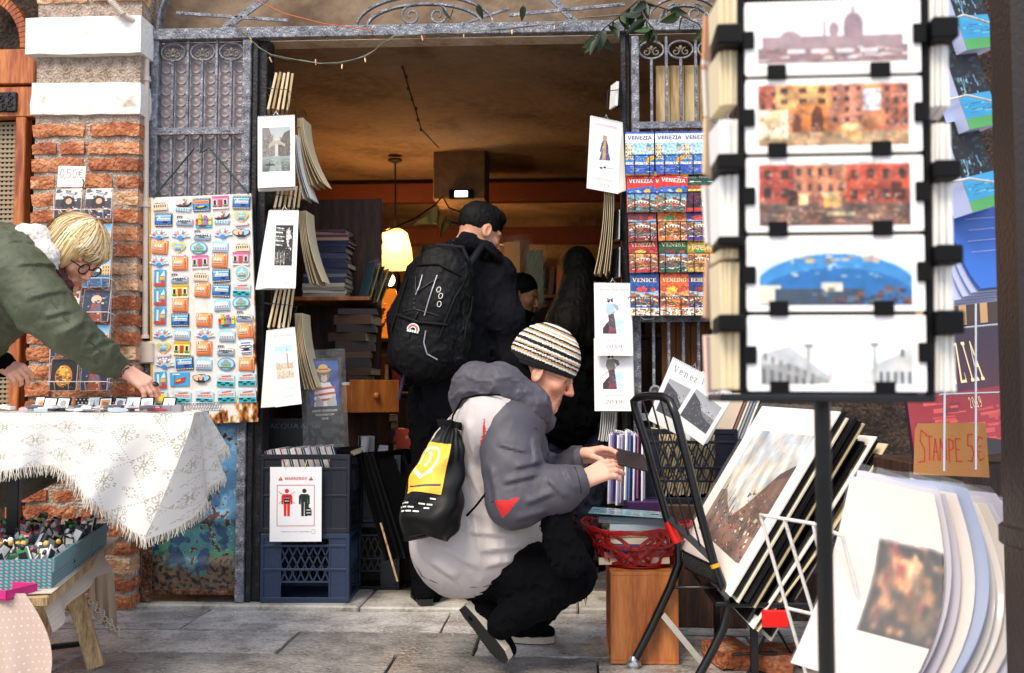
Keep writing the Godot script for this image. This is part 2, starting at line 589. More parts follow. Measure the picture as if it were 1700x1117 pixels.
func make_materials()->void:
	var fine:=noise_tex("fine",256,0.09,4)
	var cloud:=noise_tex("cloud",256,0.025,5)
	var pits:=noise_tex("pits",256,0.05,3,FastNoiseLite.TYPE_CELLULAR)
	for i in 3:
		var k:float=[1.0,0.86,1.12][i]
		mat("paving%d" % i,Color(1,1,1),0.62,{"tex": ramp_tex("paving_c%d" % i,256,[[0.25,Color(0.49,0.465,0.445)*k],[0.45,Color(0.60,0.58,0.565)*k],[0.6,Color(0.67,0.65,0.635)*k],[0.8,Color(0.73,0.71,0.695)*k]],0.01,0.11,0.45,5+i),"bump": fine,"bs": 0.35,"scale": 1.7,"tri": true,"rtex": cloud})
	mat("earth",Color(0.33,0.30,0.27),0.95,{"bump": fine,"bs": 0.4,"scale": 3.0,"tri": true})
	mat("istrian",Color(1,1,1),0.7,{"tex": ramp_tex("istrian_c",256,[[0.15,Color(0.72,0.66,0.60)],[0.32,Color(0.88,0.865,0.84)],[0.8,Color(0.92,0.91,0.90)]],0.008,0.06,0.35,11),"bump": fine,"bs": 0.25,"scale": 1.3,"tri": true})
	mat("sill_stone",Color(1,1,1),0.6,{"tex": ramp_tex("sill_c",256,[[0.2,Color(0.48,0.46,0.43)],[0.5,Color(0.68,0.66,0.63)],[0.8,Color(0.76,0.75,0.72)]],0.01,0.09,0.4,12),"bump": fine,"bs": 0.2,"scale": 1.6,"tri": true})
	mat("mortar",Color(1,1,1),0.95,{"tex": ramp_tex("mortar_c",256,[[0.2,Color(0.48,0.40,0.34)],[0.5,Color(0.66,0.59,0.53)],[0.8,Color(0.78,0.73,0.68)]],0.02,0.1,0.5,13),"bump": fine,"bs": 0.8,"scale": 3.0,"tri": true})
	var reds:=[["7e4228","ac643e","c98f68"],["8c5034","bb764e","d2a078"],["6e3a26","9c5636","bc8058"],["a87450","c49a74","d8b896"]]
	for i in 4:
		mat("brick%d" % i,Color(1,1,1),0.92,{"tex": ramp_tex("brick_c%d" % i,256,[[0.22,Color(reds[i][0])],[0.5,Color(reds[i][1])],[0.72,Color(reds[i][2])],[0.82,Color(0.74,0.66,0.58)]],0.012,0.08,0.4,21+i),"bump": noise_tex("rough",256,0.05,5),"bs": 1.2,"scale": 2.6,"tri": true})
	mat("plaster",Color(1,1,1),0.9,{"tex": ramp_tex("plaster_c",256,[[0.2,Color(0.62,0.53,0.44)],[0.5,Color(0.78,0.72,0.64)],[0.8,Color(0.84,0.80,0.74)]],0.009,0.07,0.35,31),"bump": fine,"bs": 0.4,"scale": 1.2,"tri": true})
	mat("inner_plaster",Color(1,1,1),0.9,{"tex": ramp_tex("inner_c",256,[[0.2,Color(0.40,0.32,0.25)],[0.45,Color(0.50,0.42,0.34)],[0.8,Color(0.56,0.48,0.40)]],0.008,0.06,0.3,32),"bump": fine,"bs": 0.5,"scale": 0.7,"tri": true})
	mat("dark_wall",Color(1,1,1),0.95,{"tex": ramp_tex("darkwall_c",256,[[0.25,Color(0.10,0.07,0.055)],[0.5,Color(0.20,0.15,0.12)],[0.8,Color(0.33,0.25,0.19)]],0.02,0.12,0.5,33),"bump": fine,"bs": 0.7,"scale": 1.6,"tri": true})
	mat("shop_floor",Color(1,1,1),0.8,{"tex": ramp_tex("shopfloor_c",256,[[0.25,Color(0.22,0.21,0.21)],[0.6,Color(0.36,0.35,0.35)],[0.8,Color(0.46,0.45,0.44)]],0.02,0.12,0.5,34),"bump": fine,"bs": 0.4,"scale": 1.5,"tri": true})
	mat("iron",Color(1,1,1),0.6,{"tex": ramp_tex("iron_c",256,[[0.2,Color(0.26,0.17,0.12)],[0.32,Color(0.33,0.34,0.38)],[0.5,Color(0.46,0.47,0.51)],[0.66,Color(0.52,0.53,0.57)],[0.74,Color(0.72,0.72,0.73)]],0.02,0.11,0.5,35),"bump": fine,"bs": 0.3,"scale": 3.5,"tri": true,"metal": 0.25})
	mat("dark_iron",Color(1,1,1),0.55,{"tex": ramp_tex("diron_c",256,[[0.2,Color(0.22,0.12,0.07)],[0.35,Color(0.07,0.075,0.09)],[0.6,Color(0.13,0.14,0.17)],[0.8,Color(0.24,0.22,0.22)]],0.015,0.1,0.4,36),"bump": fine,"bs": 0.2,"scale": 2.5,"tri": true,"metal": 0.3})
	mat("black_paint",Color(0.035,0.035,0.04),0.28,{"bump": cloud,"bs": 0.03,"scale": 4.0,"tri": true})
	mat("black_wire",Color(0.03,0.03,0.035),0.4)
	mat("white_wire",Color(1,1,1),0.4,{"tex": ramp_tex("wwire_c",128,[[0.2,Color(0.55,0.36,0.22)],[0.3,Color(0.82,0.80,0.77)],[0.8,Color(0.88,0.87,0.86)]],0.02,0.12,0.5,37),"scale": 3.0,"tri": true})
	mat("orange_wood",Color(1,1,1),0.45,{"tex": ramp_tex("owood_c",256,[[0.25,Color(0.50,0.23,0.10)],[0.5,Color(0.66,0.36,0.17)],[0.75,Color(0.77,0.48,0.25)]],0.01,0.05,0.35,38),"bump": fine,"bs": 0.1,"scale": V3(5.0,0.7,5.0),"tri": true})
	mat("box_wood",Color(1,1,1),0.45,{"tex": ramp_tex("bwood_c",256,[[0.25,Color(0.55,0.30,0.12)],[0.5,Color(0.66,0.38,0.17)],[0.75,Color(0.74,0.46,0.23)]],0.01,0.05,0.3,39),"bump": fine,"bs": 0.05,"scale": V3(6.0,0.8,6.0),"tri": true})
	mat("old_wood",Color(1,1,1),0.8,{"tex": ramp_tex("oldwood_c",256,[[0.2,Color(0.30,0.21,0.13)],[0.35,Color(0.55,0.43,0.29)],[0.6,Color(0.72,0.61,0.45)],[0.8,Color(0.80,0.71,0.57)]],0.012,0.09,0.45,40),"bump": fine,"bs": 0.2,"scale": V3(8.0,1.2,8.0),"tri": true})
	mat("dark_wood",Color(1,1,1),0.55,{"tex": ramp_tex("dkwood_c",256,[[0.25,Color(0.12,0.065,0.035)],[0.5,Color(0.22,0.12,0.065)],[0.75,Color(0.32,0.19,0.10)]],0.01,0.06,0.35,41),"bump": fine,"bs": 0.08,"scale": V3(6.0,0.8,6.0),"tri": true})
	mat("pale_board",Color(1,1,1),0.7,{"tex": ramp_tex("pboard_c",256,[[0.25,Color(0.63,0.50,0.33)],[0.5,Color(0.78,0.68,0.50)],[0.8,Color(0.84,0.76,0.60)]],0.01,0.06,0.3,42),"scale": V3(5.0,0.5,5.0),"tri": true})
	mat("board_brown",Color(0.50,0.35,0.2),0.8,{"tex": ramp_tex("pboard_c",256,[]),"scale": V3(5.0,0.5,5.0),"tri": true})
	mat("paper",Color(0.90,0.89,0.87),0.75)
	mat("paper_cream",Color(0.86,0.79,0.65),0.8)
	mat("paper_grey",Color(0.78,0.78,0.80),0.75)
	mat("ink",Color(0.10,0.10,0.11),0.7)
	mat("grey_ink",Color(0.50,0.46,0.46),0.7)
	mat("pink_ink",Color(0.80,0.55,0.55),0.7)
	mat("red_ink",Color(0.72,0.10,0.10),0.6)
	mat("white_ink",Color(0.92,0.91,0.88),0.6)
	mat("cream_ink",Color(0.93,0.86,0.66),0.6)
	mat("blue_ink",Color(0.12,0.17,0.50),0.6)
	mat("green_wire",Color(0.06,0.20,0.16),0.5)
	mat("clear_wrap",Color(1,1,1),0.08,{"alpha": 0.05,"spec": 0.3})
	mat("vivid",Color(1,1,1),0.42,{"vc": true})
	mat("matt_vc",Color(1,1,1),0.85,{"vc": true})
	mat("black_plastic",Color(0.018,0.018,0.022),0.5,{"spec": 0.3})
	mat("chrome",Color(0.75,0.75,0.76),0.25,{"metal": 0.9})

# a rough block: a box whose skin is a little uneven
func rough_block(s:Vector3,amp:float,sd:int,nx:=5,ny:=2,nz:=2,rad:=0.006)->ArrayMesh:
	var b:=MB.new()
	var f:=FastNoiseLite.new()
	f.seed=sd
	f.frequency=9.0
	var h:=s*0.5
	var warp:=func(p:Vector3)->Vector3:
		var q:=V3(clampf(p.x,-h.x+rad,h.x-rad),clampf(p.y,-h.y+rad,h.y-rad),clampf(p.z,-h.z+rad,h.z-rad))
		var d:=p-q
		if d.length()>0.0:p=q+d.normalized()*rad
		return p+V3(f.get_noise_3d(p.x,p.y,p.z),f.get_noise_3d(p.x+7,p.y,p.z),f.get_noise_3d(p.x,p.y+9,p.z))*amp
	var nn:=[nx,ny,nz]
	for ax in 3:
		var i:=(ax+1) % 3
		var j:=(ax+2) % 3
		for sg in [-1.0,1.0]:
			b.net(func(a:float,c:float)->Vector3:
				var p:=Vector3.ZERO
				p[ax]=sg*h[ax]; p[i]=(a*2-1)*h[i]*sg; p[j]=(c*2-1)*h[j]
				return warp.call(p),nn[i],nn[j])
	return b.done()

func setting()->void:
	var b:=MB.new()
	b.bx(-60,60,-0.3,-0.03,-60,60)
	struct("ground",b,M.earth)
	# the alley's paving: slabs laid in rows along the shop front
	var pave:=Node3D.new()
	pave.name="pavement"
	pave.set_meta("kind","structure")
	add_child(pave)
	var z:=0.055
	var row:=0
	while z<5.6:
		var d:=rng.randf_range(0.33,0.46)
		var x:=-4.2+rng.randf()*0.6
		while x<3.4:
			var w:=rng.randf_range(0.55,1.15)
			var sx:=w-rng.randf_range(0.004,0.010)
			var sz:=d-rng.randf_range(0.004,0.010)
			var tilt:=Basis.from_euler(V3(rng.randf_range(-0.006,0.006),rng.randf_range(-0.008,0.008),rng.randf_range(-0.005,0.005)))
			if z<2.6 and x>-2.9 and x<1.3:
				part("paving_stone",rough_block(V3(sx,0.06,sz),0.006,row*31+int(x*10),7,1,4,0.007),M["paving%d" % (rng.randi() % 3)],pave,Transform3D(tilt,V3(x+w/2,-0.03,z+d/2)))
			else:
				var q:=MB.new()
				q.box(Transform3D(),V3(sx,0.06,sz),0.008)
				part("paving_stone",q,M["paving%d" % (rng.randi() % 3)],pave,Transform3D(tilt,V3(x+w/2,-0.03,z+d/2)))
			x+=w
		z+=d
		row+=1
	b=MB.new()
	b.bx(-1.95,-0.9,-0.03,0.018,-0.34,0.05,0.008)
	b.bx(-0.895,0.05,-0.03,0.014,-0.35,0.045,0.008)
	b.bx(0.055,0.9,-0.03,0.02,-0.345,0.05,0.008)
	struct("doorstep",b,M.sill_stone)
	b=MB.new()
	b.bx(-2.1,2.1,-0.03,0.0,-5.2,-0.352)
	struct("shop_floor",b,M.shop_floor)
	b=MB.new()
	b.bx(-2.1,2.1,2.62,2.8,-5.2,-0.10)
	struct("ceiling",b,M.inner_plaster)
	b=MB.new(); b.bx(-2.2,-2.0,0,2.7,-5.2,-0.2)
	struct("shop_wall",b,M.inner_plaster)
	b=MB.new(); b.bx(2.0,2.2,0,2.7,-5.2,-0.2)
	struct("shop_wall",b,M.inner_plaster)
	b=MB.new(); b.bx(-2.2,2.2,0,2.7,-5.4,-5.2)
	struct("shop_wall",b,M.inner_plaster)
	# house above the doorway and to the sides
	b=MB.new()
	b.bx(-4.5,3.2,3.3,7.5,-0.45,-0.02)
	b.bx(0.95,3.2,0,3.3,-0.45,-0.02)
	b.bx(-4.5,-3.3,0,3.3,-0.45,-0.02)
	struct("house_wall",b,M.plaster)
	b=MB.new()
	b.bx(-2.2,0.95,2.6,3.3,-0.30,-0.16)
	b.bx(-2.2,0.95,2.575,2.6,-0.22,-0.12)
	struct("wall_behind_fanlight",b,M.plaster)
	b=MB.new()
	b.bx(0.72,1.9,0.0,3.3,-0.02,0.16)
	struct("side_wall",b,M.dark_wall)

func facade()->void:
	# ---- brick pier with two blocks of white stone
	var x0:=-2.3741
	var x1:=-1.8729
	var pier:=thing("brick_pier","weathered red brick pier with two white stone blocks at its top","pier",at(V3((x0+x1)/2,0,0)))
	var cx:=(x0+x1)/2
	var core:=MB.new()
	core.bx(x0+0.016-cx,x1-0.012-cx,0,3.2,-0.12,0.112)
	part("mortar",core,M.mortar,pier)
	var yb:=[2.4443,2.6146,2.1713,2.3185]
	part("stone_block",rough_block(V3(x1-x0+0.03,0.173,0.29),0.007,3,8,3,3,0.012),M.istrian,pier,at(V3(-0.008,2.5226,0.01)))
	part("stone_block",rough_block(V3(x1-x0+0.004,0.1499,0.26),0.009,4,8,3,3,0.012),M.istrian,pier,at(V3(0,2.2435,0.003)))
	var meshes:Array=[]
	for i in 8:meshes.append(rough_block(V3(0.25,0.062,0.12),0.013,40+i,7,3,3,0.01))
	for i in 5:meshes.append(rough_block(V3(0.118,0.062,0.12),0.012,60+i,4,3,3,0.01))
	var y:=0.035
	var k:=0
	while y<3.1:
		var in_stone:bool=(y+0.03>2.1631 and y-0.03<2.3212) or (y+0.03>2.4334 and y-0.03<2.6118)
		if not in_stone:
			var x:=x0
			var small:=k % 2==0
			while x<x1-0.03:
				var w:=0.118 if small else 0.25
				if x+w>x1-0.06:w=x1-x
				var id:=rng.randi() % 8 if w>0.16 else 8+rng.randi() % 5
				var sc:float=w/(0.25 if w>0.16 else 0.118)
				var tone:=rng.randi() % 3
				if rng.randf()<0.14:tone=3
				if y>2.3212:tone=3 if rng.randf()<0.7 else 1
				var o:=V3(x+w/2-cx,y+rng.randf_range(-0.003,0.003),0.066+rng.randf_range(-0.009,0.005))
				part("brick",meshes[id],M["brick%d" % tone],pier,Transform3D(Basis.from_euler(V3(0,0,rng.randf_range(-0.02,0.02)))*Basis.from_scale(V3(sc*0.965,rng.randf_range(0.86,1.06),1)),o))
				x+=w+0.012
				small=rng.randf()<0.4
		y+=0.0765
		k+=1
	# ---- wooden door beside the pier
	var door:=thing("wooden_door","orange brown wooden door with arched top and woven metal grille","door",at(V3(-2.5873,0,-0.06)))
	var dx:=-2.5873
	b_door(door,dx)
	# ---- arch of the shop front: iron fan over the lintel
	var fan:=thing("iron_fanlight","rusty grey iron fanlight with scrolls and spokes over the shop doorway","fanlight",at(V3(-0.75,2.57,0)))
	var lt:=MB.new()
	lt.bx(-1.14,1.45,-0.03,0.02,-0.02,0.03,0.003)
	part("lintel_beam",lt,M.iron,fan)
	lt=MB.new()
	var arc:Array=[]
	for i in 41:
		var a:=PI*i/40
		arc.append(V3(cos(a)*1.1,sin(a)*0.62+0.02,0))
	for i in 40:lt.bar(arc[i],arc[i+1],0.012,0.05,(arc[i]+arc[i+1])*0.5-V3(0,-2,0) if false else V3(0,0,1),0.002)
	part("arch_bar",lt,M.iron,fan)
	for s in [[-1.02,0.10,-0.50,0.055,0.016],[-0.80,0.02,-0.34,0.36,0.034],[-0.34,0.36,-0.1,0.62,0.03],[0.80,0.02,0.42,0.42,0.03],[1.02,0.10,0.50,0.06,0.016],[0.28,0.02,0.5,0.09,0.012]]:
		lt=MB.new()
		lt.bar(V3(s[0],s[1],0.005),V3(s[2],s[3],0.005),s[4],0.008,V3(0,0,1),0.002)
		lt.ball(V3(s[0]*0.94+s[2]*0.06,s[1]*0.94+s[3]*0.06,0.011),V3(0.008,0.008,0.005),8,5)
		part("spoke",lt,M.iron,fan)
	for s in [[0.12,0.31,0.14],[0.12,0.26,0.10],[1.28,0.16,0.11],[1.28,0.11,0.07]]:
		lt=MB.new()
		var pts:Array=[]
		for i in 25:
			var a:=PI*i/24
			pts.append(V3(s[0]+cos(a)*s[1],0.02+sin(a)*s[2],0.0))
		for i in 24:lt.bar(pts[i],pts[i+1],0.009,0.022,V3(0,0,1))
		part("arched_bar",lt,M.iron,fan)
	for s in [[0.06,0.066,1.0],[0.18,0.066,-1.0],[1.24,0.05,1.0],[1.33,0.05,-1.0]]:
		lt=MB.new()
		lt.tube(spiral(V3(s[0],s[1],0.004),0.048,s[2]),0.0055,6)
		part("scroll",lt,M.iron,fan)
	# ---- the gate leaf to the left, fixed open
	gate_leaf()
	# jamb posts
	for s in [[-1.4077,-1.3512,"dark rusty steel jamb post beside the calendars and magnet board"],[0.2515,0.2884,"dark steel jamb post behind the masked cat calendars"]]:
		var q:=MB.new()
		q.bx((s[0]-s[1])/2,(s[1]-s[0])/2,0.0,2.54,-0.13,-0.015,0.004)
		q.bx((s[0]-s[1])/2-0.004,(s[0]-s[1])/2+0.02,0.0,2.54,-0.012,0.006,0.003)
		solo("jamb_post",q,M.dark_iron,s[2],"post",at(V3((s[0]+s[1])/2,0.02,0)))
	gate_right()
	pipe()
	string_lights()
	leaves()

func spiral(c:Vector3,r:float,dir:float,turns:=1.4)->Array:
	var o:Array=[]
	for i in 33:
		var t:=i/32.0
		var a:=PI*0.5+dir*TAU*turns*t
		o.append(c+V3(cos(a),sin(a),0)*r*(1.0-0.8*t))
	return o

func b_door(door:Node3D,dx:float)->void:
	# door is at (dx, 0, -0.06); members in its own axes
	var f:=func(px0:float,px1:float,py0:float,py1:float,z0:float,z1:float,called:String,m:Material)->void:
		var b:=MB.new()
		b.bx(px0,px1,py0,py1,z0,z1,0.004)
		part(called,b,m,door)
	var sx:=0.0029
	var yy:=func(py:float)->float:return 2.7741+(1.0832-2.7741)*py/600.0
	f.call(-1.0,55*sx,0.0,3.2,-0.14,-0.07,"door_back",M.dark_wall)
	f.call(20*sx,37*sx,0.02,yy.call(200),-0.03,0.03,"stile",M.orange_wood)
	f.call(-0.9,50*sx,yy.call(146),yy.call(88),-0.03,0.04,"rail",M.orange_wood)
	f.call(-0.9,50*sx,yy.call(200),yy.call(150),-0.03,0.032,"rail",M.orange_wood)
	var orn:=MB.new()
	orn.bx(-14*sx,23*sx,yy.call(192),yy.call(160),0.03,0.045,0.003)
	part("bronze_plate",orn,M.dark_iron,door)
	orn=MB.new()
	for q in [[0,172],[14,180],[4,186],[14,168]]:
		orn.tube(spiral(V3(q[0]*sx,yy.call(q[1]),0.046),0.016,1.0,1.1),0.004,6)
	part("bronze_scroll",orn,M.dark_iron,door)
	var arch:=MB.new()
	for r in [[38.0,0.045,0.036]]:
		for i in 16:
			var a0:=PI*0.5*i/15
			var a1:=PI*0.5*(i+1)/15
			var c:=V3(-30*sx,yy.call(84),0.0)
			arch.bar(c+V3(cos(a0)*60*sx,sin(a0)*82*sx,0),c+V3(cos(a1)*60*sx,sin(a1)*82*sx,0),r[1],0.05,V3(0,0,1),0.003)
	part("arch_frame",arch,M.orange_wood,door)
	# woven grille: flat strips over and under
	var g:=MB.new()
	for i in 10:
		var x:=-0.16+i*0.021
		g.bx(x,x+0.010,0.7,yy.call(205),-0.048,-0.044)
	var y:=0.72
	while y<yy.call(205):
		g.bx(-0.17,18*sx,y,y+0.012,-0.043,-0.04)
		y+=0.022
	var gp:=part("woven_grille",g,mat("brass_strip",Color(0.62,0.55,0.44),0.5,{"metal": 0.3}),door)
	gp.set_meta("kind","stuff")

func gate_leaf()->void:
	var g:=thing("iron_gate_leaf","grey iron gate leaf with vertical bars, bottle glass and peeling blue lower panel","gate",at(V3(-1.63,0.02,0)))
	var ox:=-1.63
	var X:=func(px:float)->float:return -1.8842+(-1.4108--1.8842)*(px-250)/170.0-ox
	var Y:=func(py:float)->float:return 2.7303+(1.0796-2.7303)*py/600.0-0.02
	var b:=MB.new()
	b.bx(X.call(252),X.call(265),0.0,Y.call(68),-0.02,0.02,0.003)
	part("stile",b,M.iron,g)
	b=MB.new()
	b.bx(X.call(404),X.call(418),0.0,Y.call(68),-0.02,0.02,0.003)
	part("stile",b,M.iron,g)
	for px in [287,312,336,360,384]:
		b=MB.new()
		var top:=104.0 if px in [287,336,384] else 68.0
		b.bx(X.call(px)-0.0065,X.call(px)+0.0065,Y.call(690),Y.call(top),-0.008,0.010,0.002)
		if top>70:
			b.box(Transform3D(Basis(V3(0,0,1),PI/4),V3(X.call(px),Y.call(top),0.001)),V3(0.0095,0.0095,0.018),0.001)
		part("upright_bar",b,M.iron,g)
	for py in [222,520]:
		b=MB.new()
		b.bx(X.call(253),X.call(408),Y.call(py+6),Y.call(py-6),0.008,0.022,0.002)
		for px in [287,384]:b.ball(V3(X.call(px),Y.call(py),0.023),V3(0.006,0.006,0.004),8,5)
		part("cross_bar",b,M.iron,g)
	for px in [287,336,384]:
		b=MB.new()
		var pts:Array=[]
		for i in 24:pts.append(V3(X.call(px)+cos(TAU*i/24)*0.055,Y.call(88)+sin(TAU*i/24)*0.039,0.0))
		b.tube(pts,0.0055,6,true)
		part("ring",b,M.iron,g)
		b=MB.new()
		for s in [-1.0,1.0]:b.tube(spiral(V3(X.call(px)+s*0.022,Y.call(92),0.004),0.019,s,1.1),0.0042,6)
		b.ball(V3(X.call(px),Y.call(86),0.004),V3(0.010,0.014,0.008),8,6)
		b.ball(V3(X.call(px),Y.call(95),0.004),V3(0.014,0.008,0.008),8,6)
		part("scroll",b,mat("bronze_iron",Color(0.42,0.40,0.37),0.5,{"metal": 0.3,"bump": noise_tex("fine"),"bs": 0.2,"scale": 6.0,"tri": true}),g)
	# old bottle-glass behind the bars
	var pane:=MB.new()
	pane.bx(X.call(262),X.call(408),Y.call(690),Y.call(70),-0.034,-0.028)
	var glass:=part("glass_sheet",pane,mat("old_glass",Color(0.64,0.59,0.60),0.22,{"bump": noise_tex("cloud"),"bs": 0.5,"scale": 3.0,"tri": true}),g)
	var round:=MB.new()
	round.lathe(Transform3D(Basis(V3(1,0,0),PI/2),Vector3.ZERO),[V2(0.0001,0.004),V2(0.006,0.0028),V2(0.014,0.001),V2(0.021,0.003),V2(0.0225,0.005),V2(0.0245,0.0048),V2(0.0255,0.0)],20)
	var rm:=round.done()
	for j in 14:
		for i in 6:
			part("glass_roundel",rm,mat("bottle_glass",Color(0.58,0.54,0.55),0.5),glass,at(V3(X.call(272.5+i*24.6)+(0.0 if j % 2==0 else 0.001),Y.call(112+j*18.6),-0.0275),0,0,rng.randf()*360))
	# lower panel of painted sheet
	var pw:float=X.call(404)-X.call(265)
	var py1:float=Y.call(690)
	var sheet:=MB.new()
	var ns:=FastNoiseLite.new()
	ns.frequency=3.0
	sheet.net(func(u:float,v:float)->Vector3:
		var x:float=X.call(262)+(X.call(406)-X.call(262))*u
		var yy:float=0.05+(py1-0.05)*(1-v)
		var d:=0.0
		for q in [0.26,0.70]:
			d+=0.010*exp(-pow((u-q)/0.035,2))*smoothstep(0.05,0.12,v)
		d-=0.006*smoothstep(0.10,0.13,u)*(1-smoothstep(0.87,0.9,u))*smoothstep(0.09,0.12,v)*(1.0-smoothstep(0.55,0.57,v))
		d+=0.012*exp(-pow((v-0.60)/0.03,2))
		d+=0.02*smoothstep(0.80,0.86,v)
		d+=ns.get_noise_2d(x*3,yy*3)*0.005+ns.get_noise_2d(x*14,yy*14)*0.002
		return V3(x,yy,-0.015+d),44,60)
	part("painted_panel",sheet,peeling_paint(),g)
	b=MB.new()
	b.bx(X.call(262),X.call(406),0.03,0.055,-0.03,0.012,0.004)
	b.bx(X.call(255),X.call(272),0.0,0.30,0.021,0.026,0.002)
	part("bottom_rail",b,mat("rust",Color(1,1,1),0.9,{"tex": ramp_tex("rust_c",256,[[0.25,Color(0.13,0.09,0.07)],[0.45,Color(0.33,0.18,0.10)],[0.6,Color(0.45,0.30,0.20)],[0.75,Color(0.5,0.42,0.34)]],0.015,0.1,0.5,50),"bump": noise_tex("rough"),"bs": 0.8,"scale": 3.0,"tri": true}),g)
	for py in [270,900]:
		b=MB.new()
		b.lathe(at(V3(X.call(249),Y.call(py),0.0)),[V2(0.0001,-0.03),V2(0.012,-0.03),V2(0.012,0.03),V2(0.0001,0.03)],10)
		part("hinge",b,M.rust,g)

func peeling_paint()->StandardMaterial3D:
	# several coats of blue and teal, worn through to primer and rust towards the foot
	var n:=256
	var a:=noise_image("peel1",n,0.012,5,FastNoiseLite.TYPE_SIMPLEX_SMOOTH,71).get_data()
	var b:=noise_image("peel2",n,0.03,5,FastNoiseLite.TYPE_SIMPLEX_SMOOTH,72).get_data()
	var c:=noise_image("peel3",n,0.09,3,FastNoiseLite.TYPE_SIMPLEX_SMOOTH,73).get_data()
	var im:=Image.create_empty(n,n,false,Image.FORMAT_RGB8)
	var hm:=Image.create_empty(n,n,false,Image.FORMAT_L8)
	for y in n:
		var v:=float(y)/n
		for x in n:
			var u:=float(x)/n
			var i:=y*n+x/2
			var f1:=a[i]/255.0
			var f2:=b[i]/255.0
			var f3:=c[i]/255.0
			var q:=Color(0.36,0.56,0.72).lerp(Color(0.52,0.70,0.82),smoothstep(0.45,0.7,f2)).lerp(Color(0.20,0.36,0.52),smoothstep(0.55,0.35,f1)*0.7)
			var hgt:=0.6+f3*0.1
			var low:=smoothstep(0.55,0.63,v)
			q=q.lerp(Color(0.25,0.47,0.50).lerp(Color(0.30,0.55,0.42),smoothstep(0.4,0.6,f1)),low*smoothstep(0.42,0.5,f2))
			q=q.lerp(Color(0.14,0.22,0.33),low*smoothstep(0.5,0.40,f2)*0.8)
			var wear:=f2*0.55+f3*0.45+0.13*exp(-pow((u-0.70)/0.06,2))+0.12*exp(-pow((v-0.58)/0.03,2))+0.10*exp(-pow((u-0.02)/0.05,2))
			if wear>0.70:
				q=Color(0.36,0.21,0.13).lerp(Color(0.20,0.13,0.10),f1); hgt=0.2+f3*0.2
			elif wear>0.68:
				q=Color(0.62,0.66,0.66); hgt=0.5
			var foot:=smoothstep(0.80,0.88,v+(f1-0.5)*0.18)
			q=q.lerp(Color(0.30,0.24,0.19).lerp(Color(0.45,0.36,0.28),f2).lerp(Color(0.12,0.09,0.08),smoothstep(0.5,0.7,f3)),foot)
			hgt=lerpf(hgt,f3,foot*0.7)
			im.set_pixel(x,y,q)
			hm.set_pixel(x,y,Color(hgt,hgt,hgt))
	return mat("peeling_paint",Color(1,1,1),0.55,{"tex": ImageTexture.create_from_image(im),"bump": ImageTexture.create_from_image(hm),"bs": 0.35})

func gate_right()->void:
	var ox:=0.4667
	var g:=thing("iron_gate_leaf","iron gate leaf with pale boards behind its bars, beside the map rack","gate",at(V3(ox,0.02,0)))
	var X:=func(px:float)->float:return 0.2707+(0.6927-0.2707)*(px-1040)/160.0-ox
	var Y:=func(py:float)->float:return 2.6865+(1.0761-2.6865)*py/600.0-0.02
	for s in [[1049,1062],[1205,1218]]:
		var b:=MB.new()
		b.bx(X.call(s[0]),X.call(s[1]),0.0,Y.call(62),-0.02,0.02,0.003)
		part("stile",b,M.iron,g)
	for px in [1083,1108,1132,1157,1182]:
		var b:=MB.new()
		var top:=100.0 if px in [1083,1132,1182] else 62.0
		b.bx(X.call(px)-0.0065,X.call(px)+0.0065,0.25,Y.call(top),-0.008,0.010,0.002)
		part("upright_bar",b,M.iron,g)
	for py in [212,530,690]:
		var b:=MB.new()
		b.bx(X.call(1050),X.call(1216),Y.call(py+6),Y.call(py-6),0.008,0.022,0.002)
		part("cross_bar",b,M.iron,g)
	for px in [1083,1132,1182]:
		var b:=MB.new()
		var pts:Array=[]
		for i in 24:pts.append(V3(X.call(px)+cos(TAU*i/24)*0.055,Y.call(84)+sin(TAU*i/24)*0.039,0.0))
		b.tube(pts,0.0055,6,true)
		part("ring",b,M.iron,g)
		b=MB.new()
		for s in [-1.0,1.0]:b.tube(spiral(V3(X.call(px)+s*0.022,Y.call(88),0.004),0.019,s,1.1),0.0042,6)
		b.ball(V3(X.call(px),Y.call(82),0.004),V3(0.010,0.014,0.008),8,6)
		part("scroll",b,M.bronze_iron,g)
	var px:=1092.0
	while px<1215:
		var b:=MB.new()
		b.bx(X.call(px),X.call(px+23.5),Y.call(208),Y.call(105),-0.06,-0.045,0.002)
		part("board",b,M.pale_board,g)
		b=MB.new()
		b.bx(X.call(px+6),X.call(px+29.5),0.3,Y.call(212),-0.06,-0.045,0.002)
		part("board",b,M.board_brown,g)
		px+=24.4
	var k:=MB.new()
	k.bx(X.call(1050),X.call(1214),0.02,0.5,-0.03,-0.022)
	part("lower_sheet",k,M.dark_iron,g)
	k=MB.new()
	var ring:Array=[]
	for i in 16:ring.append(V3(X.call(1084)+cos(TAU*i/16)*0.02,Y.call(648)+sin(TAU*i/16)*0.02,0.035))
	k.tube(ring,0.007,8,true)
	k.bx(X.call(1078),X.call(1110),Y.call(652),Y.call(644),0.02,0.03,0.002)
	part("latch_ring",k,M.iron,g)

